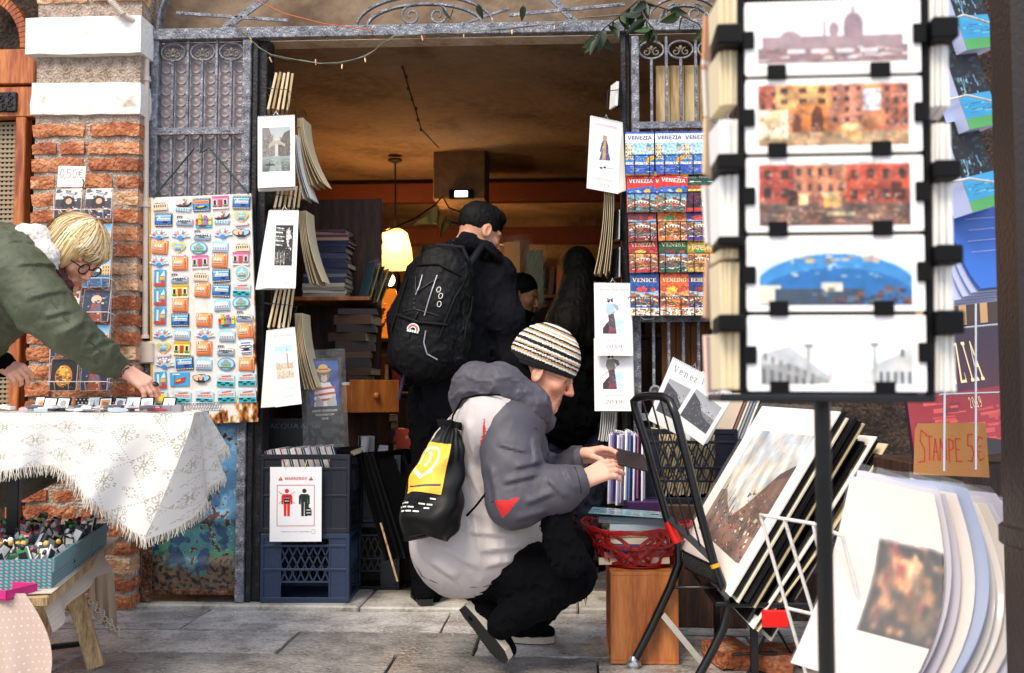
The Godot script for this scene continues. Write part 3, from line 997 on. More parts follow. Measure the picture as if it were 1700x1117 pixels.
func pipe()->void:
	var p:=thing("conduit_pipe","cream plastic conduit pipe running down the edge of the brick pier","pipe",at(V3(-1.861,1.185,0.06)))
	var o:=V3(-1.861,1.185,0.06)
	var b:=MB.new()
	b.tube([V3(-1.999,2.667,0.18)-o,V3(-1.979,2.645,0.18)-o,V3(-1.937,2.598,0.18)-o],0.013,10)
	for i in 9:b.tube([V3(-1.99,2.658,0.18).lerp(V3(-1.943,2.603,0.18),i/8.0)-o,V3(-1.99,2.658,0.18).lerp(V3(-1.943,2.603,0.18),i/8.0+0.06)-o],0.0155,10)
	var pm:=mat("cream_plastic",Color(0.80,0.74,0.69),0.5)
	part("flexible_hose",b,pm,p)
	b=MB.new()
	b.tube([V3(-1.947,2.605,0.17)-o,V3(-1.919,2.591,0.16)-o,V3(-1.891,2.58,0.13)-o,V3(-1.882,2.562,0.09)-o,V3(-1.881,2.529,0.065)-o,V3(-1.88,2.352,0.06)-o,V3(-1.861,1.185,0.06)-o],0.0135,12)
	part("pipe",b,pm,p)
	for y in [0,1]:
		b=MB.new()
		var c:Vector3=[V3(-1.88,2.349,0.06),V3(-1.87,1.778,0.06)][y]-o
		b.lathe(at(c),[V2(0.0145,-0.011),V2(0.019,-0.011),V2(0.019,0.011),V2(0.0145,0.011)],12)
		b.bx(c.x-0.03,c.x+0.012,c.y-0.008,c.y+0.008,c.z-0.03,c.z-0.012,0.002)
		part("clamp",b,pm,p)
	b=MB.new()
	b.box(at(V3(-1.857,1.119,0.045)-o),V3(0.072,0.098,0.045),0.006)
	b.lathe(at(V3(-1.861,1.185,0.06)-o),[V2(0.014,-0.005),V2(0.02,-0.005),V2(0.017,0.012),V2(0.014,0.012)],12)
	for s in [V2(-1,-1),V2(1,1)]:b.ball(V3(-1.848,1.118,0.068)-o+V3(s.x*0.026,s.y*0.038,0),V3(0.004,0.004,0.002),8,4)
	part("junction_box",b,pm,p)

func string_lights()->void:
	var s:=thing("string_lights","string of small clear bulbs on a pale wire looped under the lintel","string lights",at(V3(-1.316,2.483,0.05)))
	var o:=V3(-1.316,2.483,0.05)
	var ctrl:Array=[V3(-1.496,2.602,0.05),V3(-1.421,2.535,0.05),V3(-1.315,2.45,0.05),V3(-1.178,2.426,0.05),V3(-1.017,2.41,0.04),V3(-0.894,2.449,0.03),V3(-0.811,2.499,0.04),V3(-0.758,2.533,0.05),V3(-0.582,2.535,0.05),V3(-0.367,2.548,0.05),V3(-0.153,2.56,0.05),V3(0.06,2.594,0.05),V3(0.272,2.606,0.05)]
	var cv:=Curve3D.new()
	for q in ctrl:cv.add_point(q-o)
	var b:=MB.new()
	var w:Array=[]
	for i in ctrl.size():
		w.append(ctrl[i]-o)
		if i<ctrl.size()-1:w.append((ctrl[i]+ctrl[i+1])*0.5-o+V3(0,-0.006,0.002))
	b.tube(w,0.0022,5)
	for i in w.size():w[i]+=V3(0.003,sin(i*1.7)*0.005,0.004)
	b.tube(w,0.002,5)
	part("wire",b,mat("wire_sleeve",Color(0.42,0.43,0.38),0.4),s)
	for q in [V3(-1.409,2.528,0.052),V3(-1.321,2.439,0.05),V3(-1.113,2.425,0.05),V3(-0.995,2.404,0.04),V3(-0.894,2.436,0.03),V3(-0.636,2.525,0.05),V3(-0.448,2.536,0.05),V3(-0.233,2.545,0.05),V3(-0.046,2.563,0.05)]:
		b=MB.new()
		var p:Vector3=q-o
		b.lathe(at(p,0,rng.randf_range(-25,25),rng.randf_range(-30,30)),[V2(0.0001,-0.024),V2(0.003,-0.02),V2(0.0036,-0.008),V2(0.0038,0.0),V2(0.003,0.004),V2(0.0001,0.005)],8)
		part("bulb",b,mat("bulb_glass",Color(0.85,0.62,0.45),0.15,{"spec": 0.8}),s)
	b=MB.new()
	b.tube([V3(-1.384,2.701,0.06) ,V3(-1.26,2.638,0.06),V3(-1.068,2.585,0.06),V3(-0.853,2.557,0.05)],0.0025,5)
	solo("orange_cable",b,mat("orange_cable",Color(0.75,0.36,0.20),0.5),"thin orange cable slung across the fanlight above the doorway","cable")

func leaf_mesh()->ArrayMesh:
	var b:=MB.new()
	b.net(func(u:float,v:float)->Vector3:
		var w:=sin(PI*pow(v,0.75))*0.5
		return V3((u-0.5)*w*0.8,-v,absf(u-0.5)*0.25*w-0.12*v*v),4,6)
	return b.done()

func leaves()->void:
	var br:=thing("leafy_branch","dark green leafy branch hanging down over the top of the doorway","branch",at(V3(0.304,2.553,0.35)))
	var o:=V3(0.304,2.603,0.35)
	var lm:=leaf_mesh()
	var gm:=mat("leaf",Color(0.16,0.26,0.10),0.5,{"back": Color(0.10,0.16,0.04)})
	var gm2:=mat("leaf_dark",Color(0.08,0.15,0.06),0.5,{"back": Color(0.05,0.08,0.02)})
	var paths:=[[V3(0.304,2.603,0.35),V3(0.23,2.545,0.34),V3(0.156,2.487,0.33),V3(0.119,2.415,0.32)],[V3(0.304,2.603,0.35),V3(0.326,2.515,0.38),V3(0.374,2.452,0.38)],[V3(0.304,2.603,0.35),V3(0.45,2.546,0.36),V3(0.548,2.493,0.36),V3(0.577,2.443,0.36)]]
	var b:=MB.new()
	for p in paths:
		var w:Array=[]
		for q in p:w.append(q-o)
		b.tube(w,[0.004,0.003,0.0025,0.002].slice(0,w.size()),6)
	part("twig",b,M.dark_wood,br)
	var r:=RandomNumberGenerator.new()
	r.seed=5
	for p in paths:
		for i in 13:
			var t:float=r.randf()*(p.size()-1)
			var q:Vector3=p[int(t)].lerp(p[mini(int(t)+1,p.size()-1)],t-int(t))-o
			part("leaf",lm,gm if r.randf()<0.4 else gm2,br,Transform3D(Basis.from_euler(V3(r.randf_range(-0.8,0.8),r.randf()*TAU,r.randf_range(-1.3,1.3))).scaled(Vector3.ONE*r.randf_range(0.06,0.105)),q))
	for q in [V3(-0.512,2.61,0.3),V3(-0.469,2.604,0.3),V3(-0.17,2.613,0.3),V3(-0.367,2.622,0.3)]:
		part("leaf",lm,gm2,br,Transform3D(Basis.from_euler(V3(0.3,r.randf()*TAU,r.randf_range(-0.9,0.9))).scaled(Vector3.ONE*0.07),q-o))


const ORD:=["first","second","third","fourth","fifth","sixth","seventh","eighth","ninth","tenth","eleventh","twelfth","thirteenth","fourteenth","fifteenth","sixteenth","seventeenth","eighteenth","nineteenth","twentieth"]

# fridge magnets, drawn in millimetre-like units (about 33 wide); z is the relief
func magnet_mesh(kind:String)->ArrayMesh:
	var b:=MB.new()
	var T:=func(x:float,y:float,z:float,r:=0.0)->Transform3D:return Transform3D(Basis(V3(0,0,1),deg_to_rad(r)),V3(x,y,z))
	var s:=func(out:PackedVector2Array,c:String,z:float,d:float,x:=0.0,y:=0.0,r:=0.0)->void:
		b.col=hexl(c)
		b.slab(T.call(x,y,z,r),out,d,0.35 if d>1.0 else 0.0)
	var windows:=func(x:float,y:float,n:int,step:float,w:float,h:float,c:String,z:float)->void:
		for i in n:s.call(rect2(w,h),c,z,0.5,x+i*step,y)
	match kind:
		"film":
			s.call(rect2(33,25),"17181c",0,2.5)
			s.call(rect2(30,17.5),"3f9fd6",2.5,0.4)
			s.call(rect2(30,6),"2a63b4",2.9,0.3,0,-5.6)
			s.call(rect2(30,2.5),"a9d8ee",2.9,0.3,0,7)
			s.call(rect2(24,5),"efe6dc",3.0,0.8,1,0.5)
			windows.call(-9,0.4,9,2.5,1.1,2.2,"6f7f96",3.8)
			s.call(rect2(3,9),"f3ede4",3.0,0.9,-7,2.5)
			s.call(ell2(5,1.3),"20252e",3.2,0.8,4,-5)
			for i in 11:
				s.call(rect2(1.6,1.7),"e8e8e8",2.5,0.3,-15+i*3,10.7)
				s.call(rect2(1.6,1.7),"e8e8e8",2.5,0.3,-15+i*3,-10.7)
		"filmboat":
			s.call(rect2(33,25),"17181c",0,2.5)
			s.call(rect2(30,18),"2c8fd0",2.5,0.4)
			s.call(rect2(30,6),"f0a45a",2.9,0.4,0,5)
			windows.call(-12,5,9,3,1.6,3,"c24a34",3.3)
			s.call(ell2(12,2.2),"17181c",3.0,1.0,0,-5,4)
			s.call(ell2(7,1.5),"d8b83a",4.0,0.6,0,-4.2,4)
			s.call(rect2(2,6),"b33a2f",3.4,0.9,-6,-1)
			for i in 11:
				s.call(rect2(1.6,1.7),"e8e8e8",2.5,0.3,-15+i*3,10.9)
				s.call(rect2(1.6,1.7),"e8e8e8",2.5,0.3,-15+i*3,-10.9)
		"cream":
			s.call(PackedVector2Array([V2(-14,-9),V2(14,-9),V2(13,3),V2(9,5),V2(8,9),V2(3,6),V2(0,11),V2(-3,6),V2(-8,9),V2(-9,5),V2(-13,3)]),"ead9bd",0,3.0)
			s.call(rect2(29,4),"d6c3a4",3.0,0.7,0,-8)
			windows.call(-10.5,-2,6,4.2,2.2,5,"6e5b4c",3.0)
			windows.call(-9,3.5,5,4.5,1.6,2,"b8483b",3.0)
			for q in [-8.0,0.0,8.0]:s.call(ell2(2.4,2.4,10),"f4ead6",3.0,1.0,q,6)
		"gondola":
			s.call(PackedVector2Array([V2(-15,-11),V2(14,-12),V2(15,-5),V2(4,-4),V2(-15,-6)]),"d7ebf4",0,3)
			windows.call(-12,-8.6,6,4.9,3.2,4.4,"7aa8c8",3)
			s.call(PackedVector2Array([V2(-15,0),V2(-9,-3.5),V2(6,-3.5),V2(13,1),V2(15,7),V2(11,2),V2(4,-0.5),V2(-8,-0.5)]),"1c1a1d",0,4)
			s.call(rect2(3,8),"b03a30",2,2.5,1,4)
			s.call(rect2(3.4,3),"ecece8",2.4,2.6,1,5.5)
			s.call(ell2(1.7,1.9,10),"d9a183",2.4,2.6,1,9.5)
			s.call(ell2(3.2,1.0,10),"c9a24a",2.6,2.8,1,11)
			s.call(rect2(0.9,17),"6b4a2c",4.2,0.8,4.5,4,-24)
			s.call(ell2(3,1.6,8),"c43a3a",3.8,1.2,-5,0)
		"bridge":
			s.call(PackedVector2Array([V2(-16,-8),V2(16,-9),V2(16,3),V2(9,5),V2(-3,4),V2(-4,9),V2(-15,9)]),"b4b4b8",0,3)
			s.call(PackedVector2Array([V2(-15,1),V2(0,4.4),V2(15,1),V2(15,-2),V2(0,1),V2(-15,-2)]),"e0dedd",3,0.9)
			windows.call(-11,-0.4,3,4,2.2,2.6,"3b3b44",3.9)
			windows.call(3,-0.4,3,4,2.2,2.6,"3b3b44",3.9)
			windows.call(-13,6.5,3,3.8,1.7,2.4,"4b3f44",3)
			s.call(rect2(10,1.1),"b06c62",3,0.6,-9.5,9)
			s.call(rect2(31,4),"7d95a6",3,0.5,0,-6.8,-1)
			s.call(ell2(6,3.2,12,Vector2.ZERO,0,PI*1.0),"4f5a66",3.5,0.5,0,-5)
		"houses":
			var cs:=["d84a3c","e6b83a","5fae4a","d6569a","3f83c8","e0d23a"]
			s.call(rect2(31,6),"4aa3c8",0,2.5,0,-9,2)
			for i in 6:
				var h:float=[12,20,15,18,13,15][i]
				s.call(rect2(5,h),cs[i],0,3.5,-12.4+i*5,-7+h/2)
				windows.call(-13.4+i*5,-3+h*0.35,2,2.0,1.1,2.4,"3b2f33",3.5)
			s.call(ell2(7,1.6),"7a3326",3,1.6,-2,-8)
		"heart","heartboat":
			var hp:=PackedVector2Array()
			for i in 26:
				var a:=TAU*i/26
				hp.append(V2(0.85*16*pow(sin(a),3),0.8*(13*cos(a)-5*cos(2*a)-2*cos(3*a)-cos(4*a))+2))
			if kind=="heart":
				s.call(hp,"f2c433",0,2.6)
				var h2:=PackedVector2Array()
				for q in hp:h2.append((q-V2(0,2))*0.74+V2(0,2))
				s.call(h2,"6fbfe4",2.6,0.4)
				s.call(rect2(12,4),"f0e0c8",3.0,0.7,0,2)
				windows.call(-4.4,2,5,2.2,1.0,2.2,"a86a4e",3.7)
				s.call(rect2(11,3),"3b86bd",3.0,0.4,0,-3)
				s.call(PackedVector2Array([V2(-12,-16),V2(12,-15),V2(14,-11),V2(5,-10),V2(-13,-11.5)]),"f3b9c6",0,3.2)
				windows.call(-9,-13,5,4.4,2.2,2.6,"fdf3f2",3.2)
			else:
				for sg in [-1.0,1.0]:
					var h3:=PackedVector2Array()
					for q in hp:h3.append(q*0.68)
					s.call(h3,"3a2c2c",0,2.6,sg*7,1,-sg*14)
					var h4:=PackedVector2Array()
					for q in hp:h4.append(q*0.56+V2(0,0.3))
					s.call(h4,"d9c3a8" if sg<0 else "9fc6dd",2.6,0.5,sg*7,1,-sg*14)
				s.call(ell2(9,2),"1c1b20",3.0,1.3,0,-4)
				s.call(rect2(3,7),"c2423c",3.0,1.2,-4,0)
				s.call(rect2(3,7),"2f5fa5",3.0,1.2,4,0)
				s.call(ell2(3,4.5),"e6b48c",3.4,1.4,0,2)
		"fan":
			var fp:=PackedVector2Array()
			for i in 17:fp.append(V2(cos(PI*(0.06+0.88*i/16.0)),sin(PI*(0.06+0.88*i/16.0)))*17.5+V2(0,-8))
			for i in 9:fp.append(V2(cos(PI*(0.94-0.88*i/8.0)),sin(PI*(0.94-0.88*i/8.0)))*5+V2(0,-8))
			s.call(fp,"8fc3e6",0,2.4)
			for i in 8:
				var a:=PI*(0.10+0.80*i/7.0)
				s.call(rect2(0.9,11),"e9f3fa",2.4,0.7,cos(a)*11.5,sin(a)*11.5-8,rad_to_deg(a)-90)
				s.call(ell2(1.8,1.8,10),"eaf4fb",2.0,1.2,cos(a)*17,sin(a)*17-8)
			for i in 5:
				var a:=PI*(0.2+0.6*i/4.0)
				s.call(ell2(2.2,3.0,10),["f2c94c","e25c6a","f0e9e0","e8a13c","d8507c"][i],2.4,0.9,cos(a)*11.5,sin(a)*11.5-8,rad_to_deg(a)-90)
			s.call(ell2(5.5,3.6,12),"3f86c9",0,3.2,0,-7)
		"orange":
			s.call(rect2(29,26),"e08a52",0,2.6)
			s.call(rect2(27,10),"f0b078",2.6,0.4,0,6)
			s.call(rect2(17,7),"ead0b4",2.6,1.2,-3,-1.5)
			windows.call(-9.5,-2,6,2.6,1.3,3.2,"9a5434",3.8)
			for q in [-8.0,-3.0,2.0]:s.call(ell2(1.9,1.9,10),"f4e3cd",2.6,1.3,q,3)
			s.call(rect2(3.2,16),"d2703c",2.6,1.5,10,1)
			s.call(PackedVector2Array([V2(-1.6,0),V2(1.6,0),V2(0,4)]),"cfe0d2",2.6,1.5,10,9)
			s.call(rect2(27,4),"c86a3e",2.6,0.7,0,-10.4)
			s.call(rect2(6,4.5),"f0e7da",2.6,0.6,-10,9.6)
			s.call(rect2(2.4,2.4),"3a55a0",3.2,0.3,-10,9.6)
		"oval":
			s.call(ell2(16.5,12,22),"5f93b4",0,2.4)
			s.call(ell2(14.5,10,22),"a5d3ea",2.4,0.4)
			s.call(PackedVector2Array([V2(-12,-5),V2(12,-5),V2(10,-8),V2(-9,-8)]),"4f8f55",2.8,0.5)
			s.call(rect2(17,6),"d8d2c8",2.8,1.0,0,-2)
			s.call(ell2(5,6.5,14),"8fa39c",2.8,1.4,0,2.5)
			s.call(ell2(2.6,3.4,10),"8fa39c",2.8,1.2,7,0.8)
			s.call(ell2(2.4,3,10),"8fa39c",2.8,1.2,-7,0.4)
			windows.call(-7,-2.4,6,2.8,1.2,3,"5b6a70",3.8)
		"pale":
			s.call(PackedVector2Array([V2(-15,-10),V2(15,-10.5),V2(15,8),V2(9,9),V2(5,12),V2(-2,10),V2(-8,12),V2(-15,9)]),"9ecfe9",0,2.6)
			s.call(rect2(26,9),"efe7e2",2.6,1.1,0,-1)
			windows.call(-11,-2.6,8,3.15,1.5,4,"6f7f95",3.7)
			for q in [-9.0,-3.5,2.0,7.5]:s.call(ell2(2.1,2.0,10),"f6f1ec",2.6,1.2,q,4)
			s.call(rect2(28,4),"8f9fb0",2.6,0.6,0,-8)
		"pink","yellow":
			s.call(rect2(30,22),"e78fb6" if kind=="pink" else "f0cf4e",0,2.6)
			s.call(rect2(32,3.4),"f7d8e4" if kind=="pink" else "f7ecc0",0,3.0,0,-10.5)
			s.call(rect2(31,3),"d65f8c" if kind=="pink" else "d8a93a",0,3.2,0,10.6)
			s.call(rect2(7,14),"8a2f24",2.6,0.8,0,-2)
			s.call(rect2(2.6,12),"b8503c",3.4,0.4,-1.6,-2); s.call(rect2(2.6,12),"b8503c",3.4,0.4,1.6,-2)
			for q in [-10.0,10.0]:
				s.call(rect2(7,11),"f6f3ea",2.6,0.8,q,0)
				s.call(rect2(5,9),"25301f",3.4,0.3,q,0)
				s.call(rect2(8,2.6),"4f8a45",3.0,1.4,q,-6.4)
		"tower":
			s.call(rect2(22,31),"49a3d2",0,2.6)
			s.call(rect2(3.6,22),"e9e2d8",2.6,1.2,-4,1)
			s.call(PackedVector2Array([V2(-2,0),V2(2,0),V2(0,4.5)]),"5b8f7a",2.6,1.3,-4,11.5)
			s.call(PackedVector2Array([V2(-4,-5),V2(5,-4),V2(3,6)]),"dbe9f2",2.6,0.7,5,8)
			s.call(rect2(22,5),"c9402f",2.6,1.0,0,-13)
			windows.call(-6,-10,2,0.1,4,3,"f0ead8",3.0)
			for q in [V2(4,-7),V2(8,-7),V2(4,-10.5),V2(8,-10.5)]:s.call(ell2(1.9,1.9,8),"d8442f",2.6,1.3,q.x,q.y)
			s.call(rect2(9,6),"e8b23f",2.6,0.9,5,-1)
		"round":
			s.call(ell2(14,14,22),"e9e4d8",0,2.6)
			s.call(ell2(11.5,11.5,22),"7fc4e2",2.6,0.3)
			s.call(ell2(12.6,12.6,22),"d9a441",2.0,0.75)
			s.call(ell2(11,11,22),"7fc4e2",2.6,0.5)
			s.call(rect2(12,6),"f0dfd0",3.1,0.8,0,-1)
			windows.call(-4.4,-1.4,4,3,1.4,3,"9a6a54",3.9)
			s.call(ell2(3,4,12),"c9d8cf",3.1,1.0,0,4)
			s.call(rect2(14,2.6),"4a8f6a",3.1,0.6,0,-6)
		"teal":
			s.call(PackedVector2Array([V2(-17,-12),V2(17,-13),V2(16.5,9),V2(10,12),V2(2,10.5),V2(-6,12.5),V2(-17,10)]),"b3d7e4",0,2.4)
			s.call(rect2(32,9),"2fa8b0",2.4,0.5,0,-7.6,-1)
			s.call(rect2(28,5),"f0c9bc",2.4,0.9,0,2.6,-1)
			windows.call(-12,2.6,9,3,1.5,2.6,"c0605a",3.3)
			s.call(rect2(18,2),"d85a52",2.4,1.0,1,7.4,6)
			for i in 4:s.call(ell2(4,1.2,12),"1c2026",2.9,1.2,-11+i*7.4,-5-(i % 2)*3.4,5)
		"shirt":
			s.call(PackedVector2Array([V2(-9,-13),V2(9,-13),V2(9,4),V2(13,1),V2(15,6),V2(7,12),V2(-7,12),V2(-15,6),V2(-13,1),V2(-9,4)]),"eef0f4",0,2.4)
			for i in 5:s.call(rect2(17.6,2.0),"39508f",2.4,0.4,0,-11+i*4.6)
			s.call(ell2(6,1.4),"1c1b20",2.9,1.2,1,-4); s.call(rect2(2,6),"c8963f",2.9,1.2,0,-1)
		"flag":
			s.call(rect2(36,25),"3fa0d6",0,2.4)
			s.call(PackedVector2Array([V2(-8,-9),V2(10,-5),V2(12,4),V2(-6,0)]),"c8352c",2.4,1.0)
			s.call(PackedVector2Array([V2(-5,-5),V2(3,-3.4),V2(3.4,0),V2(-4.5,-1.6)]),"e8b93c",3.4,0.7)
			s.call(rect2(0.9,20),"7d5a36",2.4,0.9,-9,-1)
			s.call(rect2(14,2),"e9f3fa",2.4,0.4,-6,9)
	return b.done()

func magnets()->void:
	# the enamelled steel sheet they cling to
	var z:=0.055
	var tl:=V3(-1.851,1.811,0.055)
	var tr:=V3(-1.395,1.825,0.055)
	var br:=V3(-1.35,0.813,0.055)
	var bl:=V3(-1.819,0.796,0.055)
	var bd:=thing("magnet_board","white enamelled steel board with rusty bottom edge hung full of souvenir magnets","board",at((bl+br)*0.5))
	var o:=(bl+br)*0.5
	var b:=MB.new()
	b.slab(Transform3D(Basis(),V3(0,0,-0.014)),PackedVector2Array([V2(bl.x-o.x,bl.y-o.y),V2(br.x-o.x,br.y-o.y),V2(tr.x-o.x,tr.y-o.y),V2(tl.x-o.x,tl.y-o.y)]),0.014,0.002)
	var n:=256
	var ra:=noise_image("peel2",n,0.03,5,FastNoiseLite.TYPE_SIMPLEX_SMOOTH,72).get_data()
	var rb:=noise_image("peel3",n,0.09,3,FastNoiseLite.TYPE_SIMPLEX_SMOOTH,73).get_data()
	var im:=Image.create_empty(n,n,false,Image.FORMAT_RGB8)
	for y in n:
		for x in n:
			var f:=ra[y*n+x]/255.0
			var g:=rb[y*n+x]/255.0
			var q:=Color(0.89,0.87,0.85).lerp(Color(0.82,0.76,0.70),smoothstep(0.62,0.75,f)*0.4)
			var d:float=(y/float(n)-0.945)*14.0+(f-0.5)*2.6+(g-0.5)*0.9
			if x>n-14:d=maxf(d,(x-n+14)/14.0*0.5+(f-0.62)*4)
			q=q.lerp(Color(0.80,0.55,0.24),smoothstep(-0.35,0.1,d))
			q=q.lerp(Color(0.55,0.29,0.12),smoothstep(0.0,0.5,d))
			q=q.lerp(Color(0.20,0.12,0.09),smoothstep(0.55,0.8,d+(g-0.5)*0.8))
			im.set_pixel(x,y,q)
	part("enamel_sheet",b,print_mat("enamel",ImageTexture.create_from_image(im),0.35,{}),bd)
	b=MB.new()
	b.bar(bl-o+V3(-0.004,0.0,-0.006),tl-o+V3(-0.004,0,-0.006),0.008,0.02,V3(0,0,1),0.001)
	part("yellow_edge",b,mat("yellow_paint",Color(0.85,0.62,0.10),0.5),bd)
	b=MB.new()
	var pk:=V3(-1.632,2.076,0.03)-o
	b.tube([tl-o+V3(0.012,0.0,0.004),(tl-o).lerp(pk,0.5)+V3(0,-0.006,0.0),(tl-o).lerp(pk,0.85),pk+V3(-0.004,-0.06,0.006),pk+V3(0.003,-0.03,0.006),pk+V3(0,0.0,0.0)],0.0042,7)
	b.tube([tr-o+V3(-0.012,0.0,0.004),(tr-o).lerp(pk,0.5)+V3(0,-0.006,0.0),(tr-o).lerp(pk,0.85),pk+V3(0.004,-0.06,0.007),pk+V3(-0.003,-0.03,0.007),pk],0.0042,7)
	part("green_cord",b,M.green_wire,bd)
	var looks:={"film": ["film strip","blue film strip magnet with a canal view"],"filmboat": ["film","film strip magnet with a black gondola"],"cream": ["palace","cream palace front magnet"],"gondola": ["gondola","gondolier and black gondola magnet"],"bridge": ["bridge","grey stone bridge magnet"],"houses": ["houses","magnet of bright painted houses"],"heart": ["heart","yellow heart magnet with pink ribbon"],"heartboat": ["hearts","dark double heart magnet with a boat"],"fan": ["fan","pale blue folding fan magnet"],"orange": ["square","orange square palace and tower magnet"],"oval": ["oval","blue oval magnet with a domed church"],"pale": ["palace","pale blue palace magnet"],"pink": ["house","pink house front magnet with red door"],"yellow": ["house","yellow house front magnet with red door"],"tower": ["tower","tall blue magnet with a bell tower"],"round": ["plate","round plate magnet with golden rim"],"teal": ["lagoon","teal lagoon magnet with gondolas"],"shirt": ["shirt","blue striped shirt magnet"],"flag": ["flag","wide blue magnet with a red flag"]}
	var cols:=[
		"cream 97 110;film 112 175;fan 93 240;orange 97 297;fan 93 360;tower 97 433;tower 97 517;tower 97 600;fan 107 680;heart 112 745;fan 118 808;tower 100 882;teal 92 955",
		"gondola 200 110;bridge 205 180;fan 188 240;heart 178 302;orange 185 368;bridge 183 435;yellow 185 493;orange 186 552;film 186 618;pale 194 682;yellow 194 743;film 206 808;flag 184 878;teal 195 955",
		"filmboat 280 108;houses 290 182;bridge 283 244;oval 268 300;pink 274 362;cream 277 422;orange 284 486;orange 292 618;fan 297 680;orange 292 743;pale 291 812;heartboat 280 878;teal 295 955",
		"pink 363 98;gondola 370 165;fan 374 234;pale 362 296;orange 360 356;film 367 422;film 367 488;pale 370 553;houses 391 622;pale 393 687;bridge 387 752;oval 389 812;teal 387 882;teal 390 950",
		"film 456 98;heart 456 165;heartboat 455 237;cream 459 292;pink 453 348;round 459 410;teal 457 484;oval 455 543;bridge 470 603;orange 472 667;shirt 476 737;orange 479 811;teal 480 878;teal 482 950"]
	var made:={}
	var P0:=V3(-1.907,1.888,0.056)
	var P1:=V3(-1.36,1.882,0.056)
	var P2:=V3(-1.885,0.812,0.056)
	var P3:=V3(-1.345,0.813,0.056)
	for c in 5:
		var list:PackedStringArray=cols[c].split(";")
		for i in list.size():
			var w:=list[i].split(" ")
			var kind:=w[0]
			var u:=float(w[1])*0.3759/200.0
			var v:=float(w[2])*0.376/400.0
			var p:=(P0.lerp(P1,u)).lerp(P2.lerp(P3,u),v)
			if not made.has(kind):made[kind]=magnet_mesh(kind)
			var turn:=rng.randf_range(-4,4)
			var kn:String={"film": "film_strip_magnet","filmboat": "film_strip_magnet","cream": "palace_magnet","gondola": "gondola_magnet","bridge": "bridge_magnet","houses": "houses_magnet","heart": "heart_magnet","heartboat": "heart_magnet","fan": "fan_magnet","orange": "palace_magnet","oval": "church_magnet","pale": "palace_magnet","pink": "house_magnet","yellow": "house_magnet","tower": "tower_magnet","round": "plate_magnet","teal": "lagoon_magnet","shirt": "shirt_magnet","flag": "flag_magnet"}[kind]
			solo(kn,made[kind],M.vivid,"%s, %s down in the board's %s column" % [looks[kind][1],ORD[i],ORD[c]],"magnet",Transform3D(Basis(V3(0,0,1),deg_to_rad(turn)).scaled(Vector3.ONE*0.00236),p),"souvenir magnets on the white board")


# n thin sheets hanging from the edge o..o+across, each dropping by drop and bending by curl towards its foot
func sheaf(parent:Node,called:String,o:Vector3,across:Vector3,drop:Vector3,n:int,step:Vector3,curl:Vector3,m:Material,spread:=0.0,sd:=1)->void:
	var r:=RandomNumberGenerator.new()
	r.seed=sd
	for i in n:
		var b:=MB.new()
		var k:=1.0+spread*i/maxf(1,n-1)+r.randf_range(-0.12,0.12)
		var l:=r.randf_range(0.96,1.02)
		var cup:=r.randf_range(-0.004,0.010)
		var side:=across.cross(drop).normalized()
		b.net(func(u:float,v:float)->Vector3:
			return o+across*u+drop*v*l+step*i+curl*k*v*v+side*cup*sin(PI*u)*v,3,7,Rect2(0,0,1,1),0.0016)
		part(called,b,m,parent)

# a hanging calendar given by the corners of its cover (top left, top right, bottom left): backing pages, cover, binding
func calendar(called:String,label:String,tl:Vector3,tr:Vector3,bl:Vector3,cover:Material,n:=4,back:=V3(-0.004,0,-0.006),group:="calendars hanging in the doorway")->Array:
	var o:=(tl+tr)*0.5
	var c:=thing(called,label,"calendar",at(o),group)
	var x:=tr-tl
	var d:=bl-tl
	var y_:=-d.normalized()
	x=x-y_*x.dot(y_)
	var f:=Transform3D(Basis(x.normalized(),y_,x.normalized().cross(y_)),tl-o+d*0.5+x*0.5)
	var w:=x.length()
	var h:=d.length()
	for i in n:
		var b:=MB.new()
		var s:=back*(i+1)
		b.net(func(u:float,v:float)->Vector3:return f*V3((u-0.5)*w,(0.5-v)*h+0.002,-0.002-0.006*sin(u*PI)*v)+s*(0.15+0.85*v),5,6,Rect2(0,0,1,1),0.0025)
		part("page_stack",b,M.paper,c)
	var cv:=MB.new()
	cv.net(func(u:float,v:float)->Vector3:return f*V3((u-0.5)*w,(0.5-v)*h,0),4,6,Rect2(0,0,1,1),0.0012)
	var cover_part:=part("cover",cv,cover,c)
	var bi:=MB.new()
	var k:=int(w/0.0085)
	for i in k:
		var p:=f*V3((i+0.5)/k*w-w/2,h/2-0.004,0)
		var ring:Array=[]
		for j in 7:ring.append(p+f.basis*V3(0,0.004+0.0055*sin(TAU*j/7),0.0045*cos(TAU*j/7)-0.002))
		bi.tube(ring,0.0009,4,true)
	bi.tube([f*V3(-0.012,h/2+0.003,0.002),f*V3(-0.004,h/2+0.012,0.0),f*V3(0,h/2+0.026,-0.004),f*V3(0.004,h/2+0.012,0.0),f*V3(0.012,h/2+0.003,0.002)],0.0012,5)
	part("binding",bi,M.chrome,c)
	return [c,f,w,h,cover_part]

